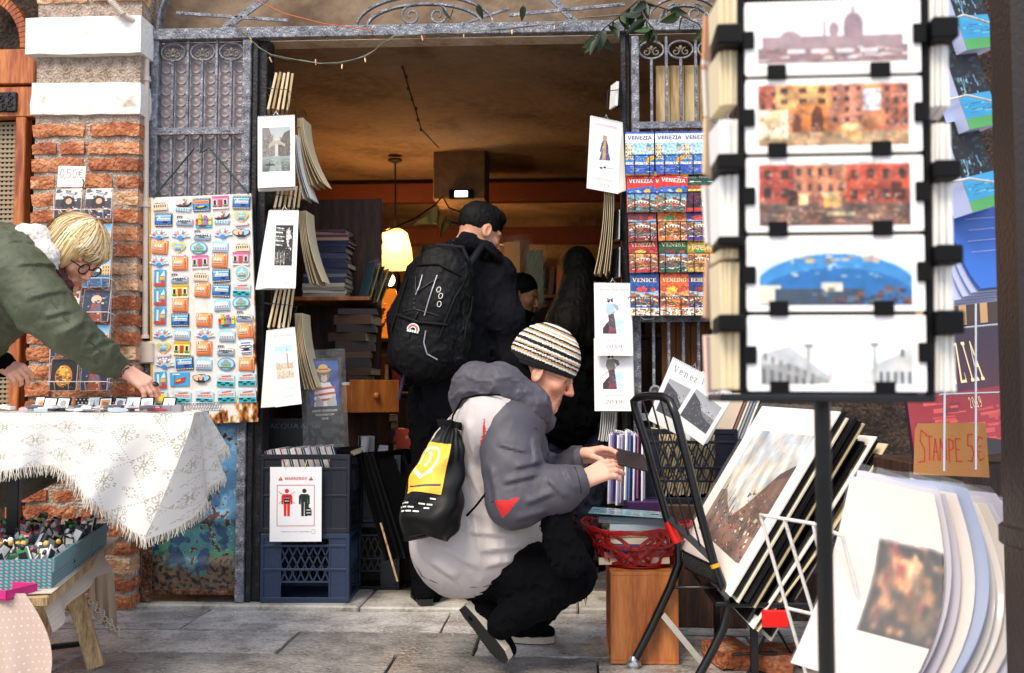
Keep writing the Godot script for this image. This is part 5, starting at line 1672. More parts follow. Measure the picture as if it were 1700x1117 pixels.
func stall()->void:
	var weave:=noise_tex("fine")
	var cloth:=mat("damask_cloth",Color(1,1,1),0.9,{"tex": damask(),"scale": V3(6.5,6.5,1),"bump": weave,"bs": 0.05,"back": Color(0.25,0.24,0.22)})
	var tab:=thing("stall_table","trestle table on dark metal legs under the patterned white cloth","table",at(V3(-1.822,0,1.058),15.2))
	var b:=MB.new()
	b.bx(-0.62,0.545,0.845,0.868,-0.40,0.34,0.004)
	part("tabletop",b,M.old_wood,tab)
	for q in [[-0.55,-0.33],[-0.55,0.27]]:
		b=MB.new()
		b.bar(V3(q[0],0,q[1]),V3(q[0],0.845,q[1]),0.032,0.032,V3(0,0,1),0.003)
		part("leg",b,M.black_paint,tab)
	b=MB.new()
	b.bar(V3(-0.05,0.0,0.05),V3(-0.05,0.845,0.05),0.038,0.032,V3(0,0,1),0.003)
	b.tube([V3(-0.05,0.03,0.02),V3(0.04,0.035,-0.16),V3(0.12,0.012,-0.30)],0.011,8)
	part("leg",b,M.black_paint,tab)
	# the cloth: top, front fall with a long corner, and the side fall
	var cl:=thing("tablecloth","white cloth with grey scroll pattern and fringed hem over the stall table","tablecloth",at(V3(-1.822,0.868,1.058),15.2))
	var inv:=cl.transform.affine_inverse()
	b=MB.new()
	b.net(func(u:float,v:float)->Vector3:return V3(-0.66+u*1.215,0.004+0.0015*sin(u*31+v*9),-0.42+v*0.77),12,8,Rect2(0,0,1,0.62),0.002)
	part("cloth_top",b,cloth,cl)
	# hem depth along the front, measured from the table's edge
	var hem:=func(u:float)->float:
		if u<0.70:return 0.168+0.010*sin(u*17)
		return lerpf(0.170,0.392,pow((u-0.70)/0.30,1.15))
	var front:=func(u:float,v:float)->Vector3:
		var d:float=hem.call(u)*v
		var x:=-0.66+u*1.215-(0.145*pow(v,1.2)*smoothstep(0.55,1.0,u))
		var z:=0.35+0.006*minf(1.0,v*8)+v*(0.022*sin(u*24+0.6)+0.012*sin(u*47))*(0.4+u)+0.03*v*u
		return V3(x,0.004-d-0.004*v,z)
	b=MB.new()
	b.net(front,60,14,Rect2(0,0.62,1,0.3),0.0015)
	part("front_fall",b,cloth,cl)
	var side:=func(u:float,v:float)->Vector3:
		# u runs from the front corner to the back corner
		var d:float=lerpf(0.392,0.13,pow(u,0.7))*v
		var tip:=V3(0.555-0.145*pow(v,1.2),0.004-0.396*v,0.35+0.006+v*(0.022*sin(24.6)+0.012*sin(47.0))*1.4+0.03*v)
		var far_:=V3(0.555+0.05*v,0.004-d,0.35-0.5*u-0.06*v)
		far_.x+=v*0.028*sin(u*15)
		return tip.lerp(far_,smoothstep(0.0,0.28,u))
	b=MB.new()
	b.net(side,30,14,Rect2(0,0.3,0.5,0.5),0.0015)
	part("side_fall",b,cloth,cl)
	b=MB.new()
	var hp:Array=[]
	for i in 61:hp.append(front.call(i/60.0,1.0))
	fringe(b,hp,420,0.032,Vector3.ZERO)
	hp=[]
	for i in 31:hp.append(side.call(i/30.0,1.0))
	fringe(b,hp,220,0.032,Vector3.ZERO)
	var fr:=part("fringe",b,mat("fringe_yarn",Color(0.84,0.81,0.76),0.9),cl)
	fr.set_meta("kind","stuff")
	# the reverse side hangs in deep shade below the corner
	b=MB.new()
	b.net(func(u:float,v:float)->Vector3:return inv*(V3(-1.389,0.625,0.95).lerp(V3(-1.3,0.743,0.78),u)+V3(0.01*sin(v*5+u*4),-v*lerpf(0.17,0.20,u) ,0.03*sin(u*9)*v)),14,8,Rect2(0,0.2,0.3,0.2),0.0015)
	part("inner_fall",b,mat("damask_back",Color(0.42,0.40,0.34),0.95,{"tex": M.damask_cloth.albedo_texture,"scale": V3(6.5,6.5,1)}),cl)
	b=MB.new()
	hp=[]
	for i in 11:hp.append(inv*(V3(-1.389,0.625,0.95).lerp(V3(-1.3,0.743,0.78),i/10.0)+V3(0.01*sin(5+i*0.4),-lerpf(0.17,0.20,i/10.0),0.03*sin(i*0.9))))
	fringe(b,hp,110,0.035,Vector3.ZERO)
	fr=part("fringe",b,M.fringe_yarn,cl)
	fr.set_meta("kind","stuff")
	# a second cloth draped over the trestle behind
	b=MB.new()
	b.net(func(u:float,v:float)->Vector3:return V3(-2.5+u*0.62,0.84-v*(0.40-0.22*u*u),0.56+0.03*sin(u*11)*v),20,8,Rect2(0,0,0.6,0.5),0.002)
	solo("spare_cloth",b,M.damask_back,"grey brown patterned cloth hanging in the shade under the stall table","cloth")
	table_goods()
	low_bench()
	wall_postcards()

func table_goods()->void:
	var y:=0.8745
	# framed cards standing in two rows
	var pics:Array=[]
	for i in 4:
		var p:=Pic.new(64,64,Color("f4f2ee"),30+i)
		if i==0:p.ell(0.5,0.45,0.3,0.3,Color("8a8a96")); p.specks(26,0.15,0.2,0.7,0.6,[Color("3a3a44"),Color("c8c8d0"),Color("5a5a66")],0.12,0.05)
		if i==1:p.rect(0.1,0.15,0.8,0.7,Color("e0a040")); p.ell(0.4,0.5,0.2,0.2,Color("c03a2f")); p.ell(0.65,0.55,0.15,0.2,Color("2f6a8a"))
		if i==2:p.specks(16,0.15,0.15,0.7,0.6,[Color("5ab0a0"),Color("e89aa8"),Color("c8c8cc")],0.25,0.12)
		if i==3:p.rect(0.1,0.1,0.8,0.8,Color("c8d4dc")); p.poly([0.5,0.2,0.62,0.8,0.38,0.8],Color("3a3a44")); p.specks(12,0.1,0.6,0.8,0.2,[Color("2a2a30")],0.15,0.06)
		pics.append(print_mat("mini%d" % i,p,0.4))
	var looks:=["grey portrait drawing","orange and red figures","pastel shapes on white","dark boat drawing"]
	var rows:=[[8,655,0.98,1],[28,656,1.0,2],[52,655,1.0,0],[104,655,0.98,3],[130,656,1.0,1],[154,655,0.99,0],[180,656,1.0,3],[206,655,1.0,0],[236,656,0.95,3]]
	var near:=["at the very edge of the table","next to the pastel tags","near the woman's hidden hand","behind the flat packets","third along by the dotted ribbon","centred before the dotted ribbon","above the dotted little box","right behind the dotted little box","beside the woman's reaching hand"]
	for i in rows.size():
		var q:Array=rows[i]
		var x:float=-1.845+(q[0]*0.00193)
		var t:=thing("display_card","black framed card with %s standing %s" % [looks[q[3]],near[i]],"card",at(V3(x,y+0.024,q[2]+0.02),rng.randf_range(-8,8),-24,rng.randf_range(-4,4)),"framed cards on the stall table")
		var b:=MB.new()
		b.bx(-0.024,0.024,-0.024,0.026,-0.006,0.0,0.001)
		part("frame",b,M.black_plastic if i % 3 else M.paper,t)
		b=MB.new()
		b.quad(V3(-0.019,0.021,0.0006),V3(0.019,0.021,0.0006),V3(0.019,-0.019,0.0006),V3(-0.019,-0.019,0.0006))
		part("print",b,pics[q[3]],t)
	# flat packets scattered along the front
	var cs:=["d8d8dc","2a2a30","c8b8c0","e8e4e0","5a5a62","b03a48","b8c4d0","3a3a40"]
	for i in 30:
		var b:=MB.new()
		b.col=hexl(cs[i % 8])
		b.box(Transform3D(),V3(rng.randf_range(0.03,0.06),rng.randf_range(0.004,0.012),rng.randf_range(0.03,0.05)),0.001)
		b.col=hexl(["f0eee8","b8b8c0","e0a0a8"][i % 3])
		b.box(at(V3(0,0.007,0)),V3(0.02,0.003,0.014),0.0005)
		solo("souvenir_packet",b,M.vivid,"small flat grey and white souvenir packet lying loose on the stall cloth","packet",at(V3(-1.84+i*0.0165+rng.randf_range(-0.01,0.01),y+0.007+(0.008 if i % 4==0 else 0.0),1.16+rng.randf_range(-0.07,0.06)),rng.randf()*90,rng.randf_range(-8,8),0),"loose packets on the stall cloth")
	# dotted ribbon display, dotted box, clear cases, wire basket
	var dots:=Pic.new(96,32,Color("1a1a1e"),9)
	for i in 12:
		for j in 4:dots.ell((i+0.25+0.5*(j % 2))/12.0,(j+0.5)/4.0,0.016,0.06,Color("ecece8"))
	var dm:=print_mat("dots",dots,0.5)
	var t2:=MB.new()
	t2.bx(-0.085,0.085,0,0.045,-0.03,0.03,0.003)
	solo("dotted_box",t2,dm,"long black box with white dots at the back of the table","box",at(V3(-1.68,y,0.86),2))
	t2=MB.new()
	t2.bx(-0.026,0.026,0,0.022,-0.018,0.018,0.003)
	solo("dotted_box",t2,dm,"tiny black box with white dots at the front of the table","box",at(V3(-1.475,y,1.19),-5))
	var cm:=mat("clear_plastic",Color(0.92,0.92,0.95),0.15,{"alpha": 0.25})
	for i in 4:
		t2=MB.new()
		t2.bx(-0.017,0.017,0,0.022,-0.02,0.02,0.002)
		solo("clear_case",t2,mat("grey_case",Color(0.55,0.54,0.56),0.3),"grey plastic case, %s of four beside the reaching hand" % ORD[i],"case",at(V3(-1.40+i*0.036,y,1.13+0.01*(i % 2)),i*5-8))
	t2=MB.new()
	for i in 13:
		var x:=-0.055+i*0.0092
		t2.tube([V3(x-0.006,0,0.03),V3(x+0.006,0.03,0.03)],0.0011,4); t2.tube([V3(x+0.006,0,0.03),V3(x-0.006,0.03,0.03)],0.0011,4)
		t2.tube([V3(x-0.006,0,-0.03),V3(x+0.006,0.03,-0.03)],0.0011,4); t2.tube([V3(x+0.006,0,-0.03),V3(x-0.006,0.03,-0.03)],0.0011,4)
	t2.tube([V3(-0.06,0.03,0.03),V3(0.06,0.03,0.03),V3(0.06,0.03,-0.03),V3(-0.06,0.03,-0.03)],0.0016,5,true)
	t2.tube([V3(-0.06,0.001,0.03),V3(0.06,0.001,0.03),V3(0.06,0.001,-0.03),V3(-0.06,0.001,-0.03)],0.0016,5,true)
	solo("wire_basket",t2,M.chrome,"small silvery wire lattice basket at the table's end by the magnets","basket",at(V3(-1.265,y,0.98),4))
	t2=MB.new()
	t2.lathe(Transform3D(),[V2(0.0001,0),V2(0.026,0),V2(0.026,0.012),V2(0.021,0.014),V2(0.021,0.026),V2(0.0001,0.026)],16)
	solo("ring_box",t2,M.paper,"round white two tiered box behind the framed cards","box",at(V3(-1.53,y,0.80)))
	for i in 6:
		t2=MB.new()
		t2.ball(V3(0,0.01,0),V3(0.012,0.010,0.012),10,6)
		solo("glass_bead",t2,mat("bead%d" % (i % 3),[Color("c8402f"),Color("4a9ab0"),Color("e8e0d0")][i % 3],0.15),["red","turquoise","milky"][i % 3]+" glass bead lying "+["by the black framed cards","before the dotted ribbon box","near the packets in the middle","close to the grey cases","beside the tiny dotted box","against the wire basket"][i],"bead",at(V3(-1.80+i*0.098,y,1.05)))
	t2=MB.new()
	t2.slab(at(Vector3.ZERO,0,-70),rect2(0.055,0.075),0.002)
	solo("yellow_card",t2,mat("yellow_card",Color(0.88,0.72,0.1),0.5),"yellow and purple card peeking out under the reaching fingers","card",at(V3(-1.466,0.916,0.88),20))

func low_bench()->void:
	var a:=V3(-0.262,0,-0.965)
	var r:=V3(0.965,0,-0.262)
	var o:=V3(-1.60,0.0,1.25)
	var w:=func(s:float,k:float,y:float)->Vector3:return r*s+a*k+V3(0,y,0)
	var fr:=Transform3D(Basis(r,Vector3.UP,-a),Vector3.ZERO)
	var bn:=thing("low_bench","low pale wooden bench with splayed worn legs under the turquoise boxes","bench",at(o))
	var b:=MB.new()
	b.box(Transform3D(fr.basis,w.call(-0.26,0.12,0.355)),V3(0.60,0.03,1.15),0.004)
	part("bench_top",b,M.old_wood,bn)
	for q in [[0.035,0.20,0.10],[-0.5,0.20,-0.06],[-0.5,0.62,-0.06]]:
		b=MB.new()
		var foot:Vector3=w.call(q[0]+q[2]*0.6,q[1],0.0)
		if q[0]>0:foot=V3(-1.605,0.004,1.02)-o; foot.y=0.0
		var top:Vector3=w.call(q[0]-0.03,q[1]+0.02,0.345)
		if q[0]>0:top=V3(-1.686,0.296,1.05)-o
		b.bar(foot,top,0.055,0.034,V3(0.3,0,1),0.004)
		part("leg",b,M.old_wood,bn)
	# dotted cloth laid over it, its fall towards the doorway
	var dp:=Pic.new(128,128,Color(0.76,0.70,0.65),5)
	for i in 4:
		for j in 4:dp.ell((i+0.25+0.5*(j % 2))/4.0,(j+0.5)/4.0,0.035,0.035,Color(0.86,0.82,0.78))
	dp.grain(0.02)
	var dot:=mat("dotted_cloth",Color(1,1,1),0.9,{"tex": dp.t(),"scale": V3(9,5,1),"bump": noise_tex("fine"),"bs": 0.05,"back": Color(0.2,0.18,0.16)})
	var cl:=thing("dotted_cloth","beige cloth with pale dots and a lace hem spread over the low bench","cloth",at(o))
	b=MB.new()
	b.net(func(u:float,v:float)->Vector3:return w.call(-0.58+0.625*u,-0.44+v*1.16,0.374),8,12,Rect2(0,0,1,1),0.002)
	part("cloth_top",b,dot,cl)
	var edge:=[V3(-1.525,0.384,1.6),V3(-1.61,0.385,1.3),V3(-1.659,0.396,1.08),V3(-1.707,0.396,0.86)]
	var foot:=[V3(-1.477,0.247,1.58),V3(-1.553,0.263,1.33),V3(-1.577,0.313,1.14),V3(-1.574,0.319,0.98)]
	b=MB.new()
	b.net(func(u:float,v:float)->Vector3:
		var t:=u*3.0
		var i:=mini(int(t),2)
		var p:Vector3=edge[i].lerp(edge[i+1],t-i)
		var q:Vector3=foot[i].lerp(foot[i+1],t-i)
		return p.lerp(q,v)-o+r*0.014*sin(u*13)*v+V3(0,0.03*v*(1-v),0),24,8,Rect2(0,0,1,0.6),0.0015)
	part("side_fall",b,dot,cl)
	b=MB.new()
	b.net(func(u:float,v:float)->Vector3:return V3(-1.74,0.381,0.8).lerp(V3(-1.676,0.269,0.74),u)-o+V3(0.012*sin(u*20)*v+0.008*v,-0.235*v,0.012*cos(u*17)*v),26,8,Rect2(0,0,0.3,0.5),0.0015)
	part("pleated_fall",b,mat("plain_beige",Color(0.72,0.63,0.54),0.9,{"back": Color(0.2,0.18,0.16)}),cl)
	b=MB.new()
	for i in 14:
		var p:=V3(-1.74,0.381,0.8).lerp(V3(-1.676,0.269,0.74),i/13.0)-o+V3(0.012*sin(i*1.54)*0.85+0.016,-0.20,0.02)
		var ring:Array=[]
		for k in 8:ring.append(p+V3(cos(TAU*k/8)*0.009,sin(TAU*k/8)*0.009,0))
		b.tube(ring,0.0022,4,true)
	part("lace",b,M.fringe_yarn,cl)
	# the nearer stool with its own dotted cloth and the pink tray
	var st:=thing("dotted_cloth","pale dotted cloth falling from the stool nearest the camera, below the pink tray","cloth",at(V3(-1.508,0.39,1.75)))
	var so:=V3(-1.508,0.39,1.75)
	b=MB.new()
	b.net(func(u:float,v:float)->Vector3:
		var top:=V3(-1.6433,0.39,1.75).lerp(V3(-1.487,0.385,1.72),u)
		var bot:=V3(-1.6156,0.0853,1.78).lerp(V3(-1.388,0.14,1.8),u)
		var q:=top.lerp(bot,v)
		q.x+=0.05*sin(v*PI*0.9)*u*u
		q.z+=0.02*sin(u*14)*v
		return q-so,20,10,Rect2(0,0,0.5,0.5),0.0015)
	part("front_fall",b,mat("pale_dotted_cloth",Color(0.92,0.88,0.88),0.9,{"tex": M.dotted_cloth.albedo_texture,"scale": V3(7,7,1),"bump": noise_tex("fine"),"bs": 0.05,"back": Color(0.2,0.18,0.18)}),st)
	var sl:=MB.new()
	var stx:=-1.6615
	sl.bx(stx-0.14,stx+0.10,0.33,0.36,1.38,1.74,0.004)
	for q in [[-0.12,1.41],[0.07,1.41],[-0.12,1.71],[0.07,1.71]]:sl.bx(stx+q[0]-0.015,stx+q[0]+0.015,0.0,0.33,q[1]-0.015,q[1]+0.015,0.002)
	solo("stool",sl,M.old_wood,"small wooden stool under the nearest dotted cloth","stool")
	sl=MB.new()
	sl.bx(-0.09,0.09,0,0.004,-0.06,0.06)
	for q in [[-0.09,0.09,0.056,0.06],[-0.09,0.09,-0.06,-0.056],[-0.09,-0.086,-0.06,0.06],[0.086,0.09,-0.06,0.06]]:sl.bx(q[0],q[1],0,0.028,q[2],q[3],0.001)
	solo("pink_tray",sl,mat("pink",Color(0.72,0.10,0.42),0.45),"bright pink open tray on the nearest stool","tray",at(V3(-1.5949,0.3713,1.68),-12))
	# three turquoise boxes end to end, crammed with small things
	var tp:=Pic.new(64,64,Color(0.24,0.44,0.47),6)
	for i in 4:
		for j in 4:
			tp.poly([(i+0.1)/4.0,(j+0.2)/4.0,(i+0.6)/4.0,(j+0.2)/4.0,(i+0.9)/4.0,(j+0.8)/4.0,(i+0.4)/4.0,(j+0.8)/4.0],Color(0.42,0.66,0.66) if (i+j) % 2 else Color(0.70,0.52,0.58))
	var tm:=mat("turquoise_card",Color(1,1,1),0.6,{"tex": tp.t(),"scale": V3(7,2.2,1)})
	var inner:=mat("turquoise_inner",Color(0.25,0.45,0.47),0.7)
	for n in 3:
		var bx:=thing("turquoise_box",["turquoise patterned cardboard box nearest the pink tray","middle one of the turquoise patterned cardboard boxes","turquoise patterned cardboard box deepest under the table"][n],"box",Transform3D(fr.basis,o+w.call(-0.17+0.0,-0.22+n*0.30,0.376)),"turquoise boxes on the low bench")
		for q in [[-0.2,0.2,0.146,0.15],[-0.2,0.2,-0.15,-0.146],[-0.2,-0.196,-0.146,0.146],[0.196,0.2,-0.146,0.146]]:
			b=MB.new()
			b.bx(q[0],q[1],0.0,0.085-n*0.004,q[2],q[3],0.001)
			part("box_side",b,tm,bx)
			if q[0]>0.1:
				b=MB.new()
				b.bx(q[0]+0.002,q[1]+0.006,0.045,0.087-n*0.004,q[2]-0.003,q[3]+0.003,0.001)
				part("lid_rim",b,tm,bx)
		b=MB.new()
		b.bx(-0.195,0.195,0.001,0.004,-0.145,0.145)
		part("box_floor",b,inner,bx)
	var cs:=["17171a","e8e6e2","1e1e22","2a2a2e","d8d4d0","121214","c8a048","4a8a5a","b03a44","8a8a92"]
	var kinds:Array=[]
	for i in 10:
		b=MB.new()
		b.col=hexl(cs[i])
		b.box(Transform3D(),V3(0.032,0.085,0.004),0.001)
		b.col=hexl(["e8e6e2","26262a","d0ccc8"][i % 3])
		b.box(at(V3(0,0.008,0.002)),V3(0.024,0.045,0.003),0.0005)
		b.col=hexl(cs[(i*3+1) % 10])
		b.ball(V3(0.004,0.045,0.0),V3(0.009,0.009,0.006),8,5)
		kinds.append(b.done())
	for i in 110:
		var k:=-0.34+0.86*rng.randf()
		var s:=-0.35+0.36*rng.randf()
		solo("souvenir_tag",kinds[[[0,2,5],[1,4,8],[3,7,9]][i % 3][rng.randi() % 3]],M.vivid,"%s souvenir tag crammed upright %s" % [["black","white","charcoal"][i % 3],["nearest the pink tray","in the middle turquoise box","deep under the table"][clampi(int((k+0.36)/0.29),0,2)]],"souvenir",Transform3D(fr.basis*Basis.from_euler(V3(rng.randf_range(-0.9,0.3),rng.randf_range(-1.2,1.2),rng.randf_range(-0.7,0.7))),o+w.call(s,k,0.376+rng.randf_range(0.05,0.085))),"souvenir tags in the turquoise boxes")

func wall_postcards()->void:
	var z:=0.22
	var rk:=thing("postcard_wall_rack","white wire postcard rack hung against the brick pier","rack",at(V3(-2.064,0.97,0.2)))
	var o:=V3(-2.064,0.97,0.2)
	var b:=MB.new()
	for px in [V3(-2.219,1.808,0.2),V3(-2.087,1.806,0.2),V3(-1.956,1.805,0.2)]:
		b.tube([px-o,V3(px.x-o.x,0.0,0)],0.0022,5)
	part("back_wires",b,M.white_wire,rk)
	var pics:Array=[]
	for i in 5:
		var p:=Pic.new(96,128,Color("30303a"),60+i)
		if i==0:
			p.rect(0,0,1,0.35,Color("c8c4c0")); p.specks(40,0,0,1,0.4,[Color("8a8a90"),Color("e8e8e8"),Color("4a4a52")],0.12,0.06); p.ell(0.5,0.55,0.28,0.30,Color("141418")); p.ell(0.52,0.42,0.12,0.10,Color("c89a7a")); p.specks(50,0,0.6,1,0.4,[Color("b8342f"),Color("e8e0d0"),Color("3a4a8a"),Color("d8a43a")],0.1,0.05)
		elif i==1:
			p.grad(0,0,1,0.5,Color("5a9ac8"),Color("c8dce4")); p.house(0,0.35,0.3,0.3,Color("c86a4a"),3,3); p.house(0.7,0.3,0.3,0.35,Color("d8a86a"),3,3); p.rect(0,0.62,1,0.38,Color("2a5a86")); p.specks(40,0,0.64,1,0.34,[Color("1c2a3a"),Color("7aa8c8"),Color("c84a3a")],0.12,0.02)
		elif i==2:
			p.rect(0,0,1,1,Color("1a1614")); p.ell(0.5,0.55,0.33,0.36,Color("b8792a")); p.ell(0.42,0.35,0.14,0.14,Color("e0a83a")); p.specks(30,0.2,0.2,0.6,0.7,[Color("7a2a20"),Color("f0c860"),Color("2a1a14")],0.12,0.06)
		elif i==3:
			p.rect(0,0,1,1,Color("26324a")); p.ell(0.5,0.3,0.2,0.14,Color("d8b89a")); p.poly([0.2,1,0.35,0.42,0.65,0.42,0.85,1],Color("8a4a30")); p.specks(40,0.1,0.1,0.8,0.85,[Color("c83a3a"),Color("3a6a9a"),Color("d8c89a"),Color("161a24")],0.1,0.05)
		else:
			p.rect(0,0,1,1,Color("d8cfc0")); p.specks(60,0.05,0.05,0.9,0.9,[Color("a83a3a"),Color("3a8a6a"),Color("4a4a9a"),Color("e8c04a"),Color("2a2a2a")],0.14,0.09)
		p.grain(0.05)
		pics.append(print_mat("wallcard%d" % i,p,0.35))
	var look:=["market crowd","blue canal","golden masked figure","man in red and blue","bright toy pattern"]
	var rows:=[[338,0,0],[398,4,1],[452,1,1],[508,4,3],[566,3,1],[622,2,3]]
	for i in rows.size():
		for c in 2:
			var p:Vector3=[V3(-2.136,1.753,0.235),V3(-2.003,1.751,0.235)][c]
			var y:float=1.7521+(1.0162-1.7521)*(rows[i][0]-338)/284.0
			var kind:int=rows[i][1+c]
			var m:=MB.new()
			m.bx(-0.058,0.058,-0.068,0.068,-0.005,-0.0006)
			var t:=thing("postcard","wall postcard of a %s, %s row, %s column" % [look[kind],ORD[i],ORD[c]],"postcard",at(V3(p.x,y,0.24),0,-8,rng.randf_range(-1.5,1.5)),"postcards on the brick pier")
			part("card_stock",m,M.paper,t)
			m=MB.new()
			m.quad(V3(-0.057,0.067,0),V3(0.057,0.067,0),V3(0.057,-0.067,0),V3(-0.057,-0.067,0))
			part("print",m,pics[kind],t)
			b=MB.new()
			var q:=V3(p.x-o.x,y-o.y,0)
			b.tube([q+V3(-0.06,-0.035,0.0),q+V3(-0.06,-0.03,0.062),q+V3(0.06,-0.03,0.062),q+V3(0.06,-0.035,0.0)],0.002,5)
			for dx in [-0.03,0.03]:b.tube([q+V3(dx,-0.03,0.062),q+V3(dx,-0.072,0.052),q+V3(dx,-0.075,0.0)],0.0018,5)
			part("pocket",b,M.white_wire,rk)
	# price tag
	var tg:=thing("price_tag","white paper price tag reading 0,50 euro above the wall postcards","sign",at(V3(-2.133,1.874,0.22),0,-2,-1.5))
	b=MB.new()
	b.slab(Transform3D(),rect2(0.122,0.092),0.0015)
	part("paper",b,M.paper,tg)
	scrawl(tg,[[0,0.5,0.15,1,0.5,1,0.7,0.5,0.5,0,0.15,0,0,0.5],[0.95,0.1,0.85,-0.3],[2.0,1,1.3,1,1.3,0.55,1.8,0.6,2.0,0.3,1.7,0,1.2,0.05],[2.3,0.5,2.45,1,2.8,1,3.0,0.5,2.8,0,2.45,0,2.3,0.5],[4.2,0.9,3.9,1.05,3.5,0.8,3.5,0.3,3.8,0,4.2,0.1],[3.25,0.62,3.95,0.66],[3.25,0.38,3.9,0.42]],at(V3(0,0,0.0017)),V2(0.024,0.034),V2(-0.05,-0.004),0.0022,M.grey_ink)
	b=MB.new()
	b.tube([V3(0.05,-0.01,0.0),V3(0.062,-0.03,0.01),V3(0.05,-0.06,0.0)],0.003,6)
	part("green_tie",b,M.green_wire,tg)


# books: covers round a block of pages; lies flat, spine to +z
var book_meshes:={}
func book(label:String,w:float,t:float,d:float,cover:Material,at_:Transform3D,group:="",called:="book")->Node3D:
	var o:=thing(called,label,"book",at_,group)
	var key:="%.3f %.3f %.3f" % [w,t,d]
	if not book_meshes.has(key):
		var b:=MB.new()
		b.bx(-w/2,w/2,0,0.0025,-d/2,d/2); b.bx(-w/2,w/2,t-0.0025,t,-d/2,d/2); b.bx(-w/2,w/2,0.0025,t-0.0025,d/2-0.0025,d/2)
		var p:=MB.new()
		p.bx(-w/2+0.004,w/2-0.004,0.0025,t-0.0025,-d/2+0.004,d/2-0.0026)
		book_meshes[key]=[b.done(),p.done()]
	part("cover",book_meshes[key][0],cover,o)
	part("pages",book_meshes[key][1],M.paper_cream,o)
	return o

func cover_mat(c:String,rough:=0.4)->Material:
	return mat("cover_"+c,Color(c),rough)

func lamp_light(parent:Node,p:Vector3,e:float,size:=0.05,c:=Color(1.0,0.76,0.48))->void:
	var l:=OmniLight3D.new()
	l.name="glow"
	l.position=p
	l.light_color=c
	l.light_energy=e
	l.omni_range=12.0
	l.omni_attenuation=2.0
	l.light_size=size
	l.shadow_enabled=true
	parent.add_child(l,true)

